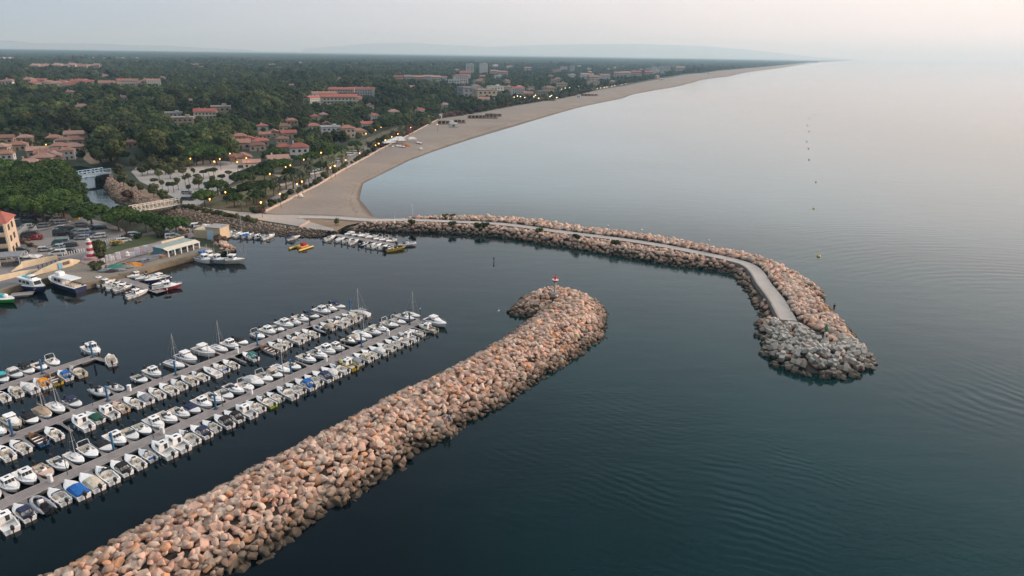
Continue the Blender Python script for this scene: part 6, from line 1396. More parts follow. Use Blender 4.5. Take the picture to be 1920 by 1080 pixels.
# ---- beach clubs and huts
def hut(px, py, lab, w=4, d=3, h=3, yaw=25, col='white', tower=False):
    p = P(px, py, ZL - .4); t = thing('beach_hut', lab, 'beach hut', (p.x, p.y, 1.2), R(yaw)); m = MB(); m.box((0, 0, h / 2 + .3), (w, d, h)); m.build('wall', wallm(col), t)
    m = MB(); m.box((0, 0, h + .4), (w + .6, d + .6, .22)); m.build('roof', MATS['white_paint'], t); m = MB(); m.box((-.5, -d / 2, h * .5), (w * .35, .1, h * .5)); m.build('window', winm, t)
    m = MB(); [m.box((a * w * .42, b * d * .42, .1), (.25, .25, 1.4)) for a in (-1, 1) for b in (-1, 1)]; m.build('stilts', frm, t)
    if tower: m = MB(); m.box((-w * .2, 0, h + 1.4), (w * .45, d * .6, 1.9)); m.build('lookout', wallm(col), t)
hut(850, 239, 'white beach hut with lookout among dark terrace screens', 6, 5, 3, 20, 'white', True)
hut(826, 224, 'white lifeguard hut at the promenade edge by the bushes', 2.4, 2.4, 4.2)
hut(1085, 184, 'white lifeguard hut alone on the far beach', 4, 4, 4); hut(1010, 189.5, 'low white kiosk by the seafront lamps', 3, 3, 2.5); hut(1240, 151, 'white beach kiosk far along the sand', 10, 6, 4); hut(1330, 138.5, 'white beach kiosk farthest but one along the sand', 10, 6, 4); hut(1395, 130, 'white beach kiosk farthest along the sand', 12, 8, 4)
def deckclub(px, py, lab, w, d, yaw, n, col):
    p = P(px, py, ZL - .4); t = thing('beach_terrace', lab, 'beach terrace', (p.x, p.y, 1.3), R(yaw)); m = MB(); m.box((0, 0, .3), (w, d, .5)); m.build('deck', wood, t)
    for k in range(n): m = MB(); x = -w / 2 + (k + .5) * w / n; m.box((x, d * .2, 1.4), (w / n * .8, .15, 1.9)); m.build('screen_panel', col, t)
    m = MB(); [m.box((-w / 2 + k * w / n, y, 1.4), (.18, .18, 2.6)) for k in range(n + 1) for y in (-d * .45, d * .45)]; m.build('posts', frm, t)
    m = MB(); m.box((-w * .2, 0, 2.7), (w * .5, d * .8, .12)); m.build('shade_roof', col, t)
deckclub(836, 233, 'dark slatted beach terrace left of the white hut', 14, 8, 15, 4, mat('screen_dark', (.06, .055, .05), (.10, .09, .08), 1, .9)); deckclub(862, 231, 'dark slatted beach terrace right of the white hut', 10, 7, 15, 3, MATS['screen_dark'])
deckclub(905, 222, 'long weathered timber beach terrace half dismantled', 28, 8, 14, 8, mat('screen_brown', (.11, .08, .06), (.16, .12, .09), 1, .9)); deckclub(925, 218.5, 'narrow timber walkway joining the dismantled terrace', 16, 4, 8, 4, MATS['screen_brown'])
deckclub(1027, 189.5, 'timber beach terrace near the seafront lamps', 20, 7, 10, 5, MATS['screen_brown']); deckclub(1105, 180, 'dark low beach terrace beyond the lifeguard hut', 26, 8, 8, 5, MATS['screen_brown'])
for i, (px, py, w, d) in enumerate([(728, 274, 8, 6), (738, 270, 8, 6), (748, 266, 9, 6), (752, 270, 6, 5), (772, 267, 6, 4)]):
    p = P(px, py, ZL - .4); t = thing('beach_tent', f'white canvas beach club tent, {ordw(i + 1)} from the promenade wall', 'tent', (p.x, p.y, 1.3), R(30), 'white tents of the beach club'); m = MB()
    m.add([(-w / 2, -d / 2, 2.4), (w / 2, -d / 2, 2.4), (w / 2, d / 2, 2.4), (-w / 2, d / 2, 2.4), (-w / 5, 0, 3.5), (w / 5, 0, 3.5), (-w / 2, -d / 2, 2.0), (w / 2, -d / 2, 2.0), (w / 2, d / 2, 2.0), (-w / 2, d / 2, 2.0)], [(0, 1, 5, 4), (1, 2, 5), (2, 3, 4, 5), (3, 0, 4), (6, 7, 1, 0), (7, 8, 2, 1), (8, 9, 3, 2), (9, 6, 0, 3)]); m.build('canvas_roof', cloth('white'), t)
    m = MB(); [m.tube([(a * w * .48, b * d * .48, 0), (a * w * .48, b * d * .48, 2.2)], .08, 5) for a in (-1, 1) for b in (-1, 1)]; m.build('poles', steel, t)
for i, (px, py, c) in enumerate([(758, 273, 'orange'), (762, 274, 'orange'), (765, 275.5, 'orange'), (783, 270, 'red'), (788, 271, 'red'), (745, 276.5, 'grey'), (750, 277, 'grey'), (736, 277.5, 'grey'), (756, 278, 'red'), (789, 281, 'white')]):
    p = P(px, py, ZL - .6); t = thing('pedal_boat', f'{c} pedal boat drawn up on the sand, {ordw(i + 1)} in the beach club fleet', 'pedal boat', (p.x, p.y, 1.2), R(120), 'pedal boats of the beach club'); m = MB(); m.tube([(-1.8, -.6, .3), (1.6, -.6, .3), (2.1, -.6, .5)], [.3, .32, .1], 7); m.tube([(-1.8, .6, .3), (1.6, .6, .3), (2.1, .6, .5)], [.3, .32, .1], 7); m.build('floats', hullm({'orange': 'orange', 'red': 'red', 'grey': 'grey', 'white': 'white'}[c]), t)
    m = MB(); m.rbox((-.2, 0, .62), (2.4, 1.3, .35), .1); m.rbox((-.9, 0, 1.0), (.2, 1.2, .6), .08); m.build('seat_deck', hullm({'orange': 'orange', 'red': 'white', 'grey': 'white', 'white': 'white'}[c]), t)
p = P(521, 367, ZL - .2); t = thing('beach_tent', 'small white pop-up tent alone on the near beach', 'tent', (P(564, 368.5, 1.9).x, P(564, 368.5, 1.9).y, 1.85)); m = MB(); m.lathe([(1.1, 0), (.9, .7), (.1, 1.2)], n=8); m.build('canvas', cloth('white'), t)

# ---- buoys
def buoy(px, py, lab, s=1.0, col='yellow', group='yellow buoys offshore'):
    p = P(px, py, .3); t = thing('buoy', lab, 'buoy', (p.x, p.y, 0), 0, group); m = MB(); m.lathe([(.1, -.5), (.75, -.2), (.85, .15), (.6, .55), (.2, .75)], n=14); o = m.build('float', hullm(col), t, True)
    m = MB(); m.tube([(0, 0, .7), (0, 0, 1.5)], .06, 5); m.box((0, 0, 1.6), (.5, .06, .06), .7); m.box((0, 0, 1.6), (.5, .06, .06), -.7); m.build('topmark', hullm(col), t); t.scale = (s * .75, s * .75, s * .75)
YB = [(1535, 479, 1.0), (1526, 390, .85), (1530, 340.5, .8), (1517, 299, .8), (1516, 278, .8), (1513, 265, .8), (1517, 246, .8), (1514, 234.5, .8), (1518, 221, .8), (1528, 215, .8), (1533, 205, .8)]
for i, (x, y, s) in enumerate(YB): buoy(x, y, f'{"yellow" if i < 3 else "dark"} buoy in the offshore line, {ordw(i + 1)} from the breakwater', s, 'yellow' if i < 3 else 'black')
buoy(935, 581, 'small white float left of the near breakwater head', .45, 'white', None); buoy(1140, 422, 'small white float beyond the middle of the long breakwater', .6, 'white', None); buoy(1203, 430, 'tiny white float seaward of the long breakwater bend', .6, 'white', None); buoy(1329, 449, 'white float close outside the long breakwater', .5, 'white', None)
p = P(926, 490, .2); t = thing('channel_marker', 'dark slim channel marker standing in the harbour entrance', 'marker', (p.x, p.y, 0)); t.scale = (.7, .7, .6); m = MB(); m.tube([(0, 0, -.8), (0, 0, 1.6)], .16, 8); m.build('post', dk, t); m = MB(); m.lathe([(.1, 1.5), (.42, 1.7), (.42, 2.2), (.1, 2.5)], n=10); m.build('topmark', dk, t)
o = bpy.data.objects.new('boulder', boulder(3, 4)); COL.objects.link(o); p = P(500, 856, 0); o.location = (p.x, p.y, -.45); tag(o, 'dark boulder awash by itself in the harbour beside the near breakwater', 'boulder')
# ---- slim poles in the water off the beach
for i, (x, y0) in enumerate([(774, 408), (740, 409), (786, 408)]):
    p = P(x, y0, 1); m = MB(); m.tube([(0, 0, -1), (0, 0, [6.5, 2.5, 2.2][i])], .09, 6); b = m.build('marker_pole', MATS['white_paint']); b.location = (p.x, p.y, 0); tag(b, ['tall white swimming-zone pole behind the long breakwater', 'short white pole left of the tall one behind the breakwater', 'short white pole right of the tall one behind the breakwater'][i], 'pole')

# ---- people on the rocks
skin = mat('skin', (.42, .25, .17), (.38, .22, .15), 6, .6)
def person(px, py, z, rz, label, shirt, trousers, seated=False, hair=(.03, .02, .015)):
    p = P(px, py, z); r = thing('person', label, 'person', (p.x, p.y, z), rz)
    hip = .5 if seated else .9
    J = {'p': (0, 0, hip), 'c': (.02, 0, hip + .42), 'n': (.03, 0, hip + .58), 'h': (.05, 0, hip + .72), 'ht': (.06, 0, hip + .84)}
    V = [J['p'], J['c'], J['n'], J['h'], J['ht']]; E = [(0, 1), (1, 2), (2, 3), (3, 4)]; Rd = [.15, .17, .06, .10, .075]
    for s in (-1, 1):
        i = len(V); V += [(.02, s * .20, hip + .48), (.08, s * .27, hip + .20), (.30, s * .22, hip + .05), (.38, s * .21, hip + .03)]; E += [(1, i), (i, i + 1), (i + 1, i + 2), (i + 2, i + 3)]; Rd += [.075, .055, .04, .035]
        i = len(V)
        if seated: V += [(.02, s * .11, hip), (.42, s * .13, hip + .02), (.50, s * .13, hip - .42), (.62, s * .13, hip - .46)]
        else: V += [(0, s * .10, hip - .05), (.03, s * .12, hip - .43), (0, s * .12, hip - .84), (.14, s * .13, hip - .88)]
        E += [(0, i), (i, i + 1), (i + 1, i + 2), (i + 2, i + 3)]; Rd += [.10, .075, .05, .04]
    me = bpy.data.meshes.new('body'); me.from_pydata(V, E, []); me.materials.append(skin); o = bpy.data.objects.new('body', me); COL.objects.link(o); o.parent = r
    sm = o.modifiers.new('skin', 'SKIN'); 
    for k, rd in enumerate(Rd): me.skin_vertices[0].data[k].radius = (rd, rd)
    me.skin_vertices[0].data[0].use_root = True
    sb = o.modifiers.new('sub', 'SUBSURF'); sb.levels = 1; sb.render_levels = 2
    sh_ = mat(f'shirt_{shirt[0]:.2f}_{shirt[2]:.2f}', shirt, tuple(x * .8 for x in shirt), 5, .9); tr = mat(f'trousers_{trousers[0]:.2f}', trousers, tuple(x * .8 for x in trousers), 5, .9)
    m = MB(); m.lathe([(.17, hip - .02), (.19, hip + .2), (.21, hip + .44), (.12, hip + .56)], (.01, 0, 0), 12)
    for s in (-1, 1): m.tube([(.02, s * .19, hip + .48), (.07, s * .26, hip + .24)], [.095, .075], 8)
    m.build('shirt', sh_, r, True)
    m = MB()
    for s in (-1, 1):
        m.tube([(.0, s * .09, hip + .02), (.40, s * .13, hip + .02), (.49, s * .13, hip - .36)] if seated else [(0, s * .09, hip + .02), (.03, s * .12, hip - .4), (.0, s * .12, hip - .8)], [.135, .095, .075], 8)
    m.build('trousers', tr, r, True)
    m = MB(); m.lathe([(.105, hip + .74), (.115, hip + .82), (.07, hip + .90), (.01, hip + .92)], (.04, 0, 0), 10); m.build('hair', mat('dark_hair', hair, tuple(x * .7 for x in hair), 8, .8), r, True)
    return r
def zrock(px, py, z0):
    p = P(px, py, z0); return z0
person(841, 789, 1.9, R(-60), 'person in a blue shirt sitting on the boulders above the waterline', (.10, .22, .48), (.03, .03, .05), True)
person(833, 793.5, 1.7, R(-50), 'bare-armed person in pink beside the one in blue on the boulders', (.50, .26, .24), (.16, .15, .15), True)
person(1563, 582, 3.2, R(40), 'dark-clad person standing on the outer edge of the long breakwater', (.015, .015, .02), (.015, .016, .02))
person(487.5, 394, ZL + .1, R(0), 'person in dark red by the promenade lamp', (.22, .03, .03), (.05, .03, .03))
for p_ in list(HP_.values()) + list(CP.values()) + list(lp.values()):
    for o in list(p_.children_recursive) + [p_]: bpy.data.objects.remove(o)
# ================================================================== TREES AND PLANTS
def leaf_mat(name, a, b, olive):
    m = bpy.data.materials.new(name); m.use_nodes = True; t = m.node_tree
    for n in list(t.nodes): t.nodes.remove(n)
    q = NT(t); pos = q.n('ShaderNodeTexCoord', out=3); rnd = q.n('ShaderNodeObjectInfo', out=5)
    c = q.ramp(q.noise(pos, .9, 3, .6), [(.34, a), (.66, b)])
    c = q.mix(q.m('MULTIPLY', rnd, .75), c, olive)
    r2 = q.m('FRACT', q.m('MULTIPLY', rnd, 7.31)); isl = q.n('ShaderNodeNewGeometry', out=8)
    f = q.m('ADD', q.n('ShaderNodeMapRange', {0: r2, 3: .55, 4: 1.30}), q.n('ShaderNodeMapRange', {0: isl, 3: -.22, 4: .22}))
    f = q.m('MULTIPLY', f, q.n('ShaderNodeMapRange', {0: q.noise(q.n('ShaderNodeNewGeometry', out=0), .016, 3, .6), 1: .34, 2: .66, 3: .5, 4: 1.75}))     # stands of different kinds
    c = q.mix(1.0, c, q.n('ShaderNodeCombineColor', {0: f, 1: f, 2: f}), 'MULTIPLY')
    bs = q.n('ShaderNodeBsdfPrincipled', {'Base Color': c, 'Roughness': .75, 'Specular IOR Level': .2})
    q.n('ShaderNodeOutputMaterial', {0: bs}, out=None); MATS[name] = m; return m
L_wood = leaf_mat('broadleaf_foliage', (.012, .029, .012), (.032, .055, .018), (.085, .088, .026))
L_pine = leaf_mat('pine_needles', (.014, .034, .008), (.042, .078, .015), (.050, .076, .016))
L_pale = leaf_mat('pale_foliage', (.045, .060, .022), (.080, .092, .035), (.105, .092, .038))
L_palm = leaf_mat('palm_fronds', (.040, .060, .025), (.075, .095, .040), (.10, .10, .05))
L_red = leaf_mat('oleander_foliage', (.055, .050, .030), (.10, .060, .045), (.13, .055, .050))
bark = mat('bark', (.11, .080, .058), (.07, .052, .038), 2, .95, bump=.04, bscale=5)
ICO = {}
def ico(sub):
    if sub not in ICO:
        b = bmesh.new(); bmesh.ops.create_icosphere(b, subdivisions=sub, radius=1); b.verts.ensure_lookup_table(); b.verts.index_update()
        ICO[sub] = (np.array([v.co[:] for v in b.verts]), [[v.index for v in f.verts] for f in b.faces]); b.free()
    return ICO[sub]
def crown_mesh(name, blobs, nleaf, ls, seed, m, sub=2, up=.25):
    """lumpy clumps with small leaf faces standing off their surface"""
    rg = np.random.default_rng(seed); V0, F0 = ico(sub); V, F = [], []; o = 0
    bl = np.array([(x, y, z, r, f) for x, y, z, r, f in blobs])
    for x, y, z, r, f in bl:
        k = 1 + rg.normal(0, .11, len(V0)); v = V0 * k[:, None] * np.array([r, r, r * f]) * .90 + (x, y, z)
        V.append(v); F += [[i + o for i in q_] for q_ in F0]; o += len(v)
    w = bl[:, 3] ** 2; idx = rg.choice(len(bl), nleaf, p=w / w.sum())
    d = rg.normal(size=(nleaf, 3)); d[:, 2] += up; d /= np.linalg.norm(d, axis=1)[:, None]
    c = bl[idx, :3] + d * (bl[idx, 3] * rg.uniform(.84, 1.14, nleaf))[:, None] * np.c_[np.ones(nleaf), np.ones(nleaf), bl[idx, 4]]
    a = rg.normal(size=(nleaf, 3)); n_ = d * .8 + rg.normal(0, .6, (nleaf, 3)); a = np.cross(n_, a); a /= np.linalg.norm(a, axis=1)[:, None]
    b = np.cross(n_, a); b /= np.linalg.norm(b, axis=1)[:, None]; s = (ls * rg.uniform(.6, 1.3, nleaf))[:, None]
    q_ = np.stack([c - a * s * .5 - b * s * .2, c + a * s * .1 - b * s * .55, c + a * s * .6 + b * s * .1, c - a * s * .05 + b * s * .6], 1).reshape(-1, 3)
    V.append(q_); F += [[o + 4 * i, o + 4 * i + 1, o + 4 * i + 2, o + 4 * i + 3] for i in range(nleaf)]
    me = bpy.data.meshes.new(name); me.from_pydata(np.concatenate(V).tolist(), [], F); me.materials.append(m); me.update(); return me
TP = {}
def broad_blobs(rg, h, r):
    out = [(0, 0, h * .60, r * .72, .9)]
    for k in range(9):
        a = k * 2.4 + rg.uniform(-.3, .3); rr = r * rg.uniform(.42, .68); z = h * rg.uniform(.42, .86); out.append((rr * math.cos(a), rr * math.sin(a), z, r * rg.uniform(.30, .46), .85))
    out.append((rg.uniform(-.5, .5), rg.uniform(-.5, .5), h * .88, r * .38, .85)); return out
def pine_blobs(rg, h, r):
    out = []
    for k in range(17):
        a = k * 2.4; rr = r * math.sqrt((k + .3) / 17) * .88; z = h * .84 - (rr / r) ** 2 * h * .30 + rg.uniform(-.18, .18); out.append((rr * math.cos(a), rr * math.sin(a), z, r * rg.uniform(.22, .31), .85))
    return out
def trunk_mb(h, r, limbs, rg, spread):
    m = MB(); m.tube([(0, 0, -.3), (.1, .05, h * .5), (0, .1, h)], [r * 1.25, r, r * .7], 7)
    for k in range(limbs):
        a = k * 6.2832 / limbs + rg.uniform(-.3, .3); z = h * rg.uniform(.72, .95); m.tube([(0, .05, z), (spread * .5 * math.cos(a), spread * .5 * math.sin(a), z + spread * .35), (spread * math.cos(a), spread * math.sin(a), z + spread * .6)], [r * .55, r * .38, r * .2], 5)
    return m
def tree_proto(kind, i):
    if (kind, i) in TP: return TP[(kind, i)]
    rg = np.random.default_rng(hash_(kind) + i * 17)
    if kind == 'broadleaf': cr = crown_mesh('crown', broad_blobs(rg, 10, 4.3), 900, .62, 50 + i, L_wood); tk = trunk_mb(4.6, .26, 5, rg, 2.2).mesh('trunk', bark)
    elif kind == 'pale': cr = crown_mesh('crown', broad_blobs(rg, 7.5, 3.2), 700, .5, 70 + i, L_pale); tk = trunk_mb(3.2, .18, 5, rg, 1.6).mesh('trunk', bark)
    elif kind == 'pine': cr = crown_mesh('crown', pine_blobs(rg, 7.2, 4.9), 1700, .42, 90 + i, L_pine, up=.6); tk = trunk_mb(4.4, .25, 6, rg, 2.0).mesh('trunk', bark)
    elif kind == 'young': 
        b = [(x, y, z, r_, .9) for x, y, z, r_ in ((0, 0, 3.4, .8), (.5, .2, 3.0, .5), (-.45, .25, 3.2, .5), (.1, -.5, 3.7, .5))]; cr = crown_mesh('crown', b, 260, .36, 110 + i, L_pale, 1); tk = trunk_mb(2.9, .08, 3, rg, .7).mesh('trunk', bark)
    elif kind == 'dark_young':
        b = [(x, y, z, r_, .6) for x, y, z, r_ in ((0, 0, 3.3, 1.0), (.9, .2, 3.2, .8), (-.85, .25, 3.1, .8), (.1, -.8, 3.3, .8), (0, .8, 3.2, .8))]; cr = crown_mesh('crown', b, 420, .36, 115 + i, L_wood, 1); tk = trunk_mb(2.9, .10, 4, rg, .8).mesh('trunk', bark)
    elif kind == 'shrub':
        b = [(rg.uniform(-.9, .9), rg.uniform(-.9, .9), rg.uniform(.5, 1.2), rg.uniform(.6, .9), .85) for _ in range(5)]; cr = crown_mesh('foliage', b, 300, .36, 130 + i, [L_wood, L_pale, L_red][i % 3], 1); tk = None
    elif kind == 'palm':
        m = MB()
        for k in range(16):
            a = k * 2.4; dr = .25 + .9 * (k % 4) / 3; L_ = 2.5; rows = []
            for t_ in (0, .35, .7, 1.0):
                x = L_ * t_; z = 5.6 + (1.0 - dr) * 1.6 * t_ - dr * 1.9 * t_ * t_; w = .34 * math.sin(.5 + 2.6 * t_ * .9)
                ca, sa = math.cos(a), math.sin(a); rows.append([(x * ca - w * -sa, x * sa - w * ca, z - .12), (x * ca, x * sa, z), (x * ca + w * -sa, x * sa + w * ca, z - .12)])
            m.loft(rows, False, False, closed=False)
        cr = m.mesh('crown', L_palm, norm=False); tk = MB().tube([(0, 0, -.2), (.1, 0, 2.8), (0, 0, 5.6)], [.28, .22, .24], 8).mesh('trunk', bark)
    TP[(kind, i)] = (cr, tk); return cr, tk
def hash_(s): return sum(ord(c) * (k + 3) for k, c in enumerate(s))
NKIND = {'broadleaf': 5, 'pale': 3, 'pine': 4, 'young': 2, 'dark_young': 2, 'shrub': 6, 'palm': 2}
TNAME = {'broadleaf': 'broadleaf_tree', 'pale': 'olive_tree', 'pine': 'umbrella_pine', 'young': 'young_tree', 'dark_young': 'young_tree', 'shrub': 'shrub', 'palm': 'palm_tree'}
TH = {'broadleaf': 5.5, 'pale': 4.5, 'pine': 4.9, 'young': 3.2, 'dark_young': 3.2, 'shrub': .8, 'palm': 5}
def put_tree(kind, x, y, s, label, group=None, z=ZL, i=None, sz=1.0):
    i = random.randrange(NKIND[kind]) if i is None else i; cr, tk = tree_proto(kind, i); rz = random.uniform(0, 6.28); sc = (s * random.uniform(.93, 1.07), s * random.uniform(.93, 1.07), s * sz)
    cat = 'shrub' if kind == 'shrub' else 'tree'
    if tk is None:
        o = bpy.data.objects.new(TNAME[kind], cr); COL.objects.link(o); o.location = (x, y, z); o.rotation_euler = (0, 0, rz); o.scale = sc; return tag(o, label, cat, group)
    r = thing(TNAME[kind], label, cat, (x, y, z), rz, group); r.scale = sc
    for nm, me in (('crown', cr), ('trunk', tk)): o = bpy.data.objects.new(nm, me); COL.objects.link(o); o.parent = r
    return r
def put_px(kind, px, py, s, label, group=None, sz=1.0, i=None): p = P(px, py, ZL + TH[kind] * s * sz); return put_tree(kind, p.x, p.y, s, label, group, i=i, sz=sz)
NI = {}
FP = [(17, 383, 1.0), (56, 381, 1.05), (112, 389, 1.15), (167, 396, 1.2), (219, 406, 1.0), (227, 396, .85), (271, 408, 1.0), (298, 415, .9), (329, 418, .9), (243, 402, .8)]
FP.sort()
for k, (a, b, s) in enumerate(FP): put_px('pine', a, b, s, f'umbrella pine in the front row by the car park, {ordw(len(FP) - k)} from the canal mouth', 'front row of umbrella pines by the car park')
GP = [(15, 345), (45, 330), (62, 319), (88, 312), (100, 312), (112, 325), (97, 338), (68, 348), (120, 350), (124, 348), (18, 364), (52, 371), (92, 363), (128, 368), (134, 373), (115, 381), (75, 383), (35, 380), (0, 372), (-20, 355), (-15, 330), (20, 325), (40, 347), (-30, 380), (127, 360), (8, 310), (-10, 320), (117, 335), (36, 312), (78, 330), (62, 360), (104, 372), (25, 352)]
for k, (a, b) in enumerate(GP): put_px('pine', a, b, random.uniform(1.15, 1.45), 'broad umbrella pine in the dense grove between the car park and the canal', 'umbrella pines of the canal-side grove')
PP = [(382, 365, 1.0), (407, 346, 1.05), (453, 331, 1.15), (466, 353, 1.15), (495, 348, 1.1), (511, 307, 1.15), (438, 370, .9), (474.5, 322, 1.1), (519, 285, 1.15), (407, 266, 1.3), (430, 268, 1.2), (389, 268, 1.3), (480, 365, .9), (430, 360, .8), (545, 322, 1.0), (495, 322, 1.0), (530, 306, 1.1), (585, 292, 1.1), (615, 285, 1.1), (640, 280, 1.05), (600, 310, .8), (665, 270, 1.0), (500, 310, 1.05)]
PP.sort()
for k, (a, b, s) in enumerate(PP): put_px('pine', a, b, s * .9, f'umbrella pine in the beach park, {ordw(k + 1)} counting from the gravel lot', 'umbrella pines of the beach park')
for k, (a, b, s) in enumerate([(366, 287, 1.3), (378, 285, 1.35), (392, 284, 1.35), (404, 287, 1.3), (372, 280, 1.3), (386, 278, 1.3), (400, 279, 1.3)]): put_px('pine', a, b, s, 'dark pine in the tight clump behind the gravel lot', 'dark pine clump behind the gravel lot')
OL = [(250, 306), (275, 314), (287, 298), (297, 324), (301, 306), (317.6, 320), (340, 310), (350, 298), (317.6, 292), (277, 290), (332, 290), (262, 296), (290, 312), (308, 314), (328, 303), (265, 318), (345, 290), (300, 286), (312, 300), (338, 300), (322, 312), (284, 304), (296, 314), (306, 290), (355, 304), (342, 318)]
for k, (a, b) in enumerate(OL): put_px('pale', a, b, random.uniform(.68, .88), 'yellowish green tree in the cluster over the gravel lot corner', 'yellowish trees over the gravel lot')
YT = [(303, 342.6, 'young'), (314.6, 345.7, 'young'), (324, 344.7, 'dark_young'), (332, 338.5, 'young'), (346, 333.5, 'young'), (353, 330, 'young'), (353, 351, 'young'), (371.6, 339, 'pale'), (381, 322, 'dark_young'), (391, 319, 'dark_young'), (369.6, 329, 'dark_young'), (416, 330, 'dark_young'), (428.6, 323, 'dark_young'), (288, 337.5, 'dark_young'), (398, 335, 'young'), (400, 318, 'dark_young'), (362, 320, 'young')]
YT.sort()
for k, (a, b, kd) in enumerate(YT): put_px(kd, a, b, .8 if kd == 'pale' else random.uniform(1.0, 1.3), f'small planted tree standing on the pale gravel lot, {ordw(k + 1)} from its left edge', 'young trees on the gravel lot')
for a, b, s, lab in [(287, 355, .75, 'round-crowned tree on the canal bank edge of the gravel lot'), (305, 367, .58, 'dark full tree on the bank above the footbridge'), (263, 351, .5, 'brownish green tree on the bank left of the round-crowned one'), (246, 346, .42, 'dense green tree on the canal bank by the road bridge'), (230, 334, .85, 'olive green tree over the canal right of the road bridge'), (222, 318, .9, 'bushy tree at the right end of the road bridge')]:
    put_px('broadleaf' if 'dense' in lab or 'dark' in lab else 'pale', a, b, s, lab)
for a, b, kd, s, lab in [(298, 431, 'broadleaf', .5, 'small green tree on the lawn near the white car'), (186, 465, 'broadleaf', .52, 'round yellow-green tree beside the striped lighthouse'), (236, 443, 'shrub', .9, 'olive shrub at the top of the quay lawn'), (257, 443, 'shrub', 1.0, 'brownish shrub in the middle of the quay lawn'), (216, 456, 'shrub', 1.0, 'dark brown bush in front of the yellow car'), (177, 501, 'shrub', 1.3, 'dark rounded hedge bush below the lighthouse'), (186, 498, 'shrub', 1.1, 'lighter hedge bush below the lighthouse'), (191, 479, 'shrub', 1.2, 'low bush at the left tip of the lawn'), (411, 447, 'shrub', 1.3, 'dark bush on the boulders at the quay end'), (388, 368.5, 'shrub', 1.6, 'dark red bush under the lit lamp by the path'), (487, 394, 'shrub', 1.3, 'dark red shrub where the promenade starts'), (330, 381, 'shrub', 1.5, 'grey green bush at the footbridge end'), (46, 452, 'shrub', .9, 'dark bush beside the apartment building'), (57, 459, 'shrub', .8, 'small dark bush along the brown retaining wall'), (238, 365, 'shrub', 1.8, 'wide bush on the canal revetment')]:
    put_px(kd, a, b, s, lab, i=2 if 'red' in lab else None)
PB_ = [(632, 416.5), (772, 418), (847, 421), (897, 424), (910, 423), (1010, 434), (1080, 446), (1153, 457), (848, 407.5), (836, 407)]
for k, (a, b) in enumerate(PB_): p = P(a, b, 2.6); put_tree('shrub', p.x, p.y, .95, f'dark bush among the walkway rocks, {ordw(k + 1)} from the land', 'bushes on the long breakwater', z=2.2, i=0)
hg = [(330, 387), (345, 389.5), (360, 392), (375, 395), (390, 398), (405, 401), (420, 404), (436, 407), (450, 410), (465, 413.5), (480, 416.5)]
hx = resample(W2(hg, ZL), 36)
for k, (x, y) in enumerate(hx): put_tree('shrub', x + random.uniform(-.5, .5), y + random.uniform(-.5, .5), random.uniform(.6, .95), 'scrubby bush in the line above the grey canal revetment', 'scrub line above the revetment', i=[0, 1, 1, 3, 4][k % 5])
# promenade planting: palms near the wall start, then tamarisk and oleander along the sand
wl_ = np.array(W2(BACK, ZL)); sh_n = lambda p_, q_: (np.array([-(q_ - p_)[1], (q_ - p_)[0]]) / np.linalg.norm(q_ - p_))
bl_ = resample(W2(BACK[:18], ZL), 620); tn2 = np.gradient(bl_, axis=0); tn2 /= np.hypot(tn2[:, 0], tn2[:, 1])[:, None]; nb_ = np.c_[-tn2[:, 1], tn2[:, 0]]
npalm = nbush = 0
for j in range(620):
    x, y = bl_[j]; px, py = pixel((x, y, ZL))
    if px > 1130: break
    if px < 720:
        if j % 2 == 0 and random.random() < .8: q_ = bl_[j] + nb_[j] * random.uniform(1.8, 4.2); put_tree('shrub', q_[0], q_[1], random.uniform(.8, 1.5), 'rounded shrub planted along the near promenade wall', 'shrubs along the near promenade', i=random.choice([0, 1, 1, 3, 4])); nbush += 1
        if j % 3 == 1: q_ = bl_[j] + nb_[j] * random.choice([3.2, 10.5]) + RNG.normal(0, .4, 2); put_tree('palm', q_[0], q_[1], random.uniform(.65, 1.0), 'palm tree lining the promenade behind the near beach', 'palms of the promenade'); npalm += 1
    elif j % 6 == 0:
        for dd2 in (2.5, 6.5):
            q_ = bl_[j] + nb_[j] * (dd2 * 1.3 + random.uniform(-2, 2)); put_tree('shrub', q_[0], q_[1], random.uniform(1.8, 3.0), 'reddish and green shrub in the belt between wood and sand', 'shrub belt behind the far beach', i=random.choice([0, 1, 2, 2, 3, 4, 5])); nbush += 1
print('palms', npalm, 'bushes', nbush)
for k, (a, b) in enumerate([(560, 319), (553, 324), (548, 330), (575, 311), (582, 305), (590, 318), (535, 333), (523, 335), (567, 327), (605, 300), (612, 305), (625, 296), (512, 338), (640, 291)]): put_px('palm', a, b, random.uniform(.9, 1.2), 'tall palm in the park between villas and promenade', 'palms in the beach park')

# ---- the wood
EXW = W2([(-420, 640), (-420, 420), (-60, 320), (60, 306), (104, 310), (150, 308), (196, 316), (210, 330), (238, 352), (300, 381), (330, 388), (450, 412), (640, 440), (440, 475), (0, 580)], ZL)
ZV1 = W2([(-60, 246), (60, 246), (172, 244), (180, 282), (150, 308), (60, 325), (-60, 335)], ZL)
ZV2 = W2([(425, 300), (430, 250), (480, 222), (600, 205), (700, 190), (840, 188), (800, 235), (700, 270), (640, 298), (560, 312), (470, 315)], ZL)
ZTN = W2([(725, 152), (760, 140), (860, 128), (960, 126), (1290, 128), (1290, 138), (1050, 184), (960, 198), (840, 206), (830, 170), (780, 160)], ZL)
ZMEADOW = W2([(172, 292), (205, 288), (212, 298), (180, 305)], ZL); ZFIELD = W2([(322, 255), (362, 240), (368, 244), (330, 262)], ZL); ZTRAIL = W2([(322, 250), (350, 225), (366, 205), (330, 200), (312, 215), (318, 235)], ZL)
zone('dry_meadow', [(150, 284), (175, 276), (215, 290), (212, 302), (170, 308), (158, 300)], M_earth, 1)
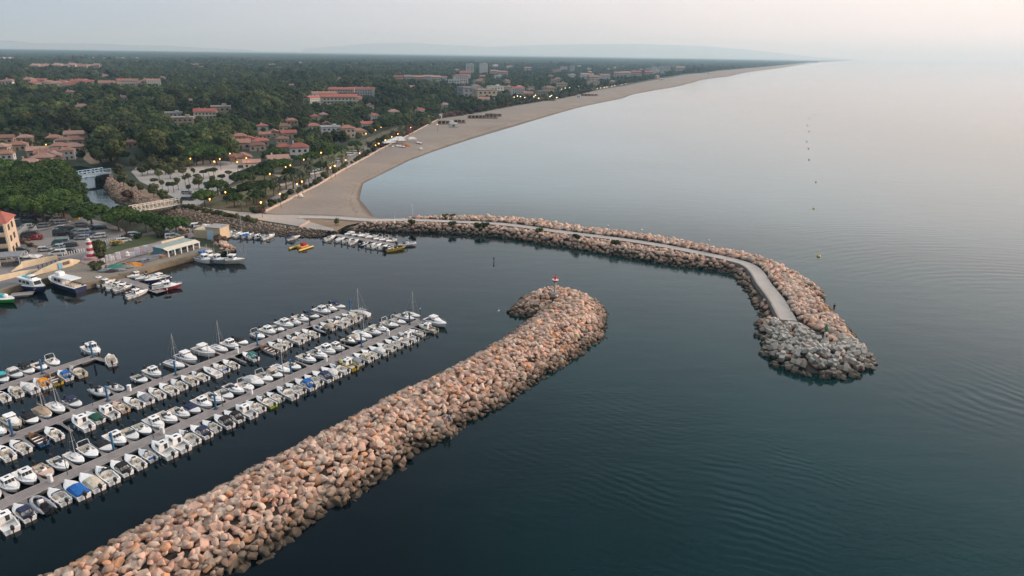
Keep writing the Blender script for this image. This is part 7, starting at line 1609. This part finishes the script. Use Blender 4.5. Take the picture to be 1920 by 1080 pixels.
zone('green_field', [(322, 255), (362, 240), (368, 244), (330, 262)], mat('field_green', (.05, .10, .03), (.07, .12, .045), .2, .95), 1)
EXCL = [W2([(326, 376), (400, 388), (505, 398), (510, 430), (320, 400)], ZL), W2([(246, 316), (380, 299), (480, 303), (560, 312), (700, 272), (560, 345), (505, 386), (474, 400), (330, 386), (262, 342)], ZL), W2([(196, 310), (250, 318), (262, 340), (296, 356), (348, 384), (300, 386), (238, 356), (206, 334)], ZL), W2([(440, 393), (720, 390), (720, 450), (440, 450)], ZL), EXW, Z_GRAV, Z_PATH, Z_PARK, Z_PROM, Z_BANK, ZMEADOW, ZFIELD]
HX = np.array([h_[9] for h_ in HLIST]); HW = np.array([h_[7] for h_ in HLIST]); HH = np.array([h_[8] for h_ in HLIST])
def plant(y0, y1, sp):
    X = max(abs(ray(-200, 100).x / ray(-200, 100).y), .8)
    g_ = jgrid(-y1 * X, y1 * .75, y0, y1, sp, .46)
    g_ = g_[(g_[:, 0] > -g_[:, 1] * X - 15) & (g_[:, 0] < g_[:, 1] * .75)]
    r_ = np.hypot(g_[:, 0], g_[:, 1])
    g_ = g_[inpoly(g_, LAND)]
    for e in EXCL: g_ = g_[~inpoly(g_, e)]
    g_ = g_[dline(g_, W2(BACK, ZL)) > 7]
    n = len(g_); zn = np.zeros(n, int)
    for k, z_ in ((1, ZV1), (2, ZV2), (3, ZTN), (4, ZTRAIL)): zn[inpoly(g_, z_)] = k
    s = np.where(zn == 0, RNG.uniform(.75, 1.3, n), np.where(zn == 1, RNG.uniform(.4, .72, n), np.where(zn == 2, RNG.uniform(.5, .95, n), RNG.uniform(.45, .8, n))))
    keep = RNG.random(n) < np.choose(zn, [1.0, .75, .92, .66, .35])
    # clearings and tall stands
    gap = np.sin(g_[:, 0] * .019 + 2.1 * np.cos(g_[:, 1] * .013)) * np.sin(g_[:, 1] * .023 + g_[:, 0] * .006); keep &= ~((zn == 0) & (gap > .80) & (RNG.random(n) < .75))
    s *= np.where((zn == 0) & (RNG.random(n) < .08), 1.35, 1.0)
    big = np.sin(g_[:, 0] * .011 + 1.3 * np.sin(g_[:, 1] * .007)) * np.cos(g_[:, 1] * .009); s *= 1 + .28 * big
    D = np.hypot(g_[:, 0], g_[:, 1]); fr = np.where(zn == 2, RNG.uniform(.3, .95, n), RNG.uniform(.15, .7, n))
    for (hx_, hy_), w, h in zip(HX, HW, HH):
        near = (np.abs(g_[:, 0] - hx_) < 90 + w) & (np.abs(g_[:, 1] - hy_) < 200 + w)
        if not near.any(): continue
        idx = np.where(near)[0]; d_ = g_[idx] - (hx_, hy_); hd_ = math.hypot(hx_, hy_); ux, uy = -hx_ / hd_, -hy_ / hd_
        t_ = d_[:, 0] * ux + d_[:, 1] * uy; l_ = np.abs(-d_[:, 0] * uy + d_[:, 1] * ux)
        bad = (np.hypot(d_[:, 0], d_[:, 1]) < w * .55 + 2.6 * s[idx] + 1) | ((t_ > 0) & (l_ < w * .5 + 2 * s[idx]) & (10 * s[idx] - t_ * CAM_H / hd_ > fr[idx] * h))
        keep[idx[bad]] = False
    g_, s, zn = g_[keep], s[keep], zn[keep]
    pine = RNG.random(len(g_)) < np.choose(zn, [.06, .1, .42, .3, .2])
    return g_, s, zn, pine
A_ = plant(230, 900, 6.6); B_ = plant(900, 1900, 8.2); C_ = plant(1900, 3600, 10.5)
G_ = np.r_[A_[0], B_[0], C_[0]]; SC = np.r_[A_[1], B_[1], C_[1] * 1.05]; ZN = np.r_[A_[2], B_[2], C_[2]]; PN = np.r_[A_[3], B_[3], C_[3]]
dist = np.hypot(G_[:, 0], G_[:, 1]); lc = (np.c_[G_, np.full(len(G_), 8.0)] - np.array(CAMP)) @ M3
u = 960 + 1280 * lc[:, 0] / -lc[:, 2]; v = 540 - 1280 * lc[:, 1] / -lc[:, 2]
rank = SC / dist; rank[(u < -2) | (u > 1930)] = 0
sel = np.zeros(len(G_), bool)
ib = np.where(~PN)[0]; sel[ib[np.argsort(-rank[ib])[:286]]] = True
ip = np.where(PN)[0]; sel[ip[np.argsort(-rank[ip])[:210]]] = True
ZLAB = {0: 'in the thick wood inland of the gravel lot', 1: 'among the canal-side village houses', 2: 'among the beach villas', 3: 'among the seafront town houses', 4: 'beside the camp ground clearing'}
for i in np.where(sel)[0]:
    k = 'pine' if PN[i] else 'broadleaf'; s = SC[i] * (.95 if PN[i] else 1)
    zl_ = ZLAB[int(ZN[i])]
    if ZN[i] == 0 and u[i] < 215: zl_ = 'in the thick wood behind the canal-side village'
    if ZN[i] == 0 and u[i] > 420: zl_ = 'in the wood edging the villas and hotel'
    nm = 'umbrella pine' if PN[i] else ('tall broadleaf tree' if s > 1.1 else 'low broadleaf tree' if s < .75 else 'broadleaf tree')
    put_tree(k, G_[i, 0], G_[i, 1], s, f'{nm} {zl_}', f'{nm}s {zl_}')
def scatter(name, pts, scl, kinds, objs, label):
    """one countless mass: instances on points"""
    me = bpy.data.meshes.new(name); me.from_pydata(np.c_[pts, np.full(len(pts), ZL - .1)].tolist(), [], [])
    a = me.attributes.new('kind', 'INT', 'POINT'); a.data.foreach_set('value', kinds.astype(np.int32))
    n = len(pts); sv = np.c_[scl * RNG.uniform(.9, 1.1, n), scl * RNG.uniform(.9, 1.1, n), scl * RNG.uniform(.85, 1.2, n)].astype(np.float32)
    a = me.attributes.new('scl', 'FLOAT_VECTOR', 'POINT'); a.data.foreach_set('vector', sv.ravel())
    rv = np.c_[np.zeros(n), np.zeros(n), RNG.uniform(0, 6.283, n)].astype(np.float32)
    a = me.attributes.new('rot', 'FLOAT_VECTOR', 'POINT'); a.data.foreach_set('vector', rv.ravel())
    o = bpy.data.objects.new(name, me); COL.objects.link(o); o['kind'] = 'stuff'; o['label'] = label
    ng = bpy.data.node_groups.new(name, 'GeometryNodeTree'); ng.interface.new_socket('Geometry', in_out='INPUT', socket_type='NodeSocketGeometry'); ng.interface.new_socket('Geometry', in_out='OUTPUT', socket_type='NodeSocketGeometry')
    N = ng.nodes; K = ng.links; gi, go_ = N.new('NodeGroupInput'), N.new('NodeGroupOutput'); jn = N.new('GeometryNodeJoinGeometry'); io = N.new('GeometryNodeInstanceOnPoints')
    for ob in reversed(objs):
        oi = N.new('GeometryNodeObjectInfo'); oi.inputs['Object'].default_value = ob; oi.inputs['As Instance'].default_value = True; K.new(oi.outputs['Geometry'], jn.inputs[0])
    def attr(nm, ty):
        x = N.new('GeometryNodeInputNamedAttribute'); x.data_type = ty; x.inputs['Name'].default_value = nm; return x.outputs[0]
    io.inputs['Pick Instance'].default_value = True
    K.new(gi.outputs[0], io.inputs['Points']); K.new(jn.outputs[0], io.inputs['Instance']); K.new(attr('kind', 'INT'), io.inputs['Instance Index']); K.new(attr('rot', 'FLOAT_VECTOR'), io.inputs['Rotation']); K.new(attr('scl', 'FLOAT_VECTOR'), io.inputs['Scale']); K.new(io.outputs[0], go_.inputs[0])
    md = o.modifiers.new('scatter', 'NODES'); md.node_group = ng; return o
# patterns for the mass: crowns of single trees already standing
pat = []
for key in [('broadleaf', k) for k in range(5)] + [('pine', k) for k in range(4)] + [('pale', 0)]:
    cr = tree_proto(*key)[0]; pat.append(next((o for o in bpy.data.objects if o.data == cr and o.type == 'MESH'), None))
nbk = sum(p_ is not None for p_ in pat[:5]); pat_b = [p_ for p_ in pat[:5] + pat[9:] if p_]; pat_p = [p_ for p_ in pat[5:9] if p_]
rest_ = ~sel; kd = np.where(PN[rest_], len(pat_b) + RNG.integers(0, len(pat_p), rest_.sum()), RNG.integers(0, nbk, rest_.sum()))
kd = np.where((~PN[rest_]) & (RNG.random(rest_.sum()) < .16), nbk if len(pat_b) > nbk else 0, kd)
scatter('woodland', G_[rest_], SC[rest_], kd, pat_b + pat_p, 'dense mixed woodland stretching inland behind the villages')
# far canopy, past the distance where single crowns can be told apart
rg = np.random.default_rng(5); fb = []
for k in range(26):
    a = rg.uniform(0, 6.28); r_ = 15 * math.sqrt(rg.random()); fb.append((r_ * math.cos(a), r_ * math.sin(a), rg.uniform(3.5, 8), rg.uniform(3, 5.2), .8))
cm = crown_mesh('canopy_clump', fb, 700, 1.5, 6, L_wood, 1)
fx = jgrid(-9500, 8000, 3500, 11500, 26, .48); fx = fx[(fx[:, 0] > -fx[:, 1] * .82) & inpoly(fx, LAND)]; fx = fx[dline(fx, W2(BACK, ZL)) > 30]
fy = fx[::2000][:1]
cl_ = bpy.data.objects.new('canopy_clump', cm); COL.objects.link(cl_); cl_.location = (fx[0][0], fx[0][1], ZL); cl_['kind'] = 'stuff'; cl_['label'] = 'far dark clump of forest canopy'
# leave gaps where far villages show
kp = np.ones(len(fx), bool)
for (hx_, hy_), w, h in zip(HX, HW, HH):
    hd_ = math.hypot(hx_, hy_)
    if hd_ > 2500:
        d_ = fx - (hx_, hy_); t_ = -(d_[:, 0] * hx_ + d_[:, 1] * hy_) / hd_; l_ = np.abs(d_[:, 0] * hy_ - d_[:, 1] * hx_) / hd_; kp &= ~((l_ < w * .7 + 10) & (t_ > -30) & (t_ < 200))
fx = fx[kp]
scatter('far_woodland', fx[1:], RNG.uniform(.8, 1.15, len(fx) - 1), np.zeros(len(fx) - 1), [cl_], 'far forest fading towards the horizon')
print('wood', len(G_), 'far', len(fx))
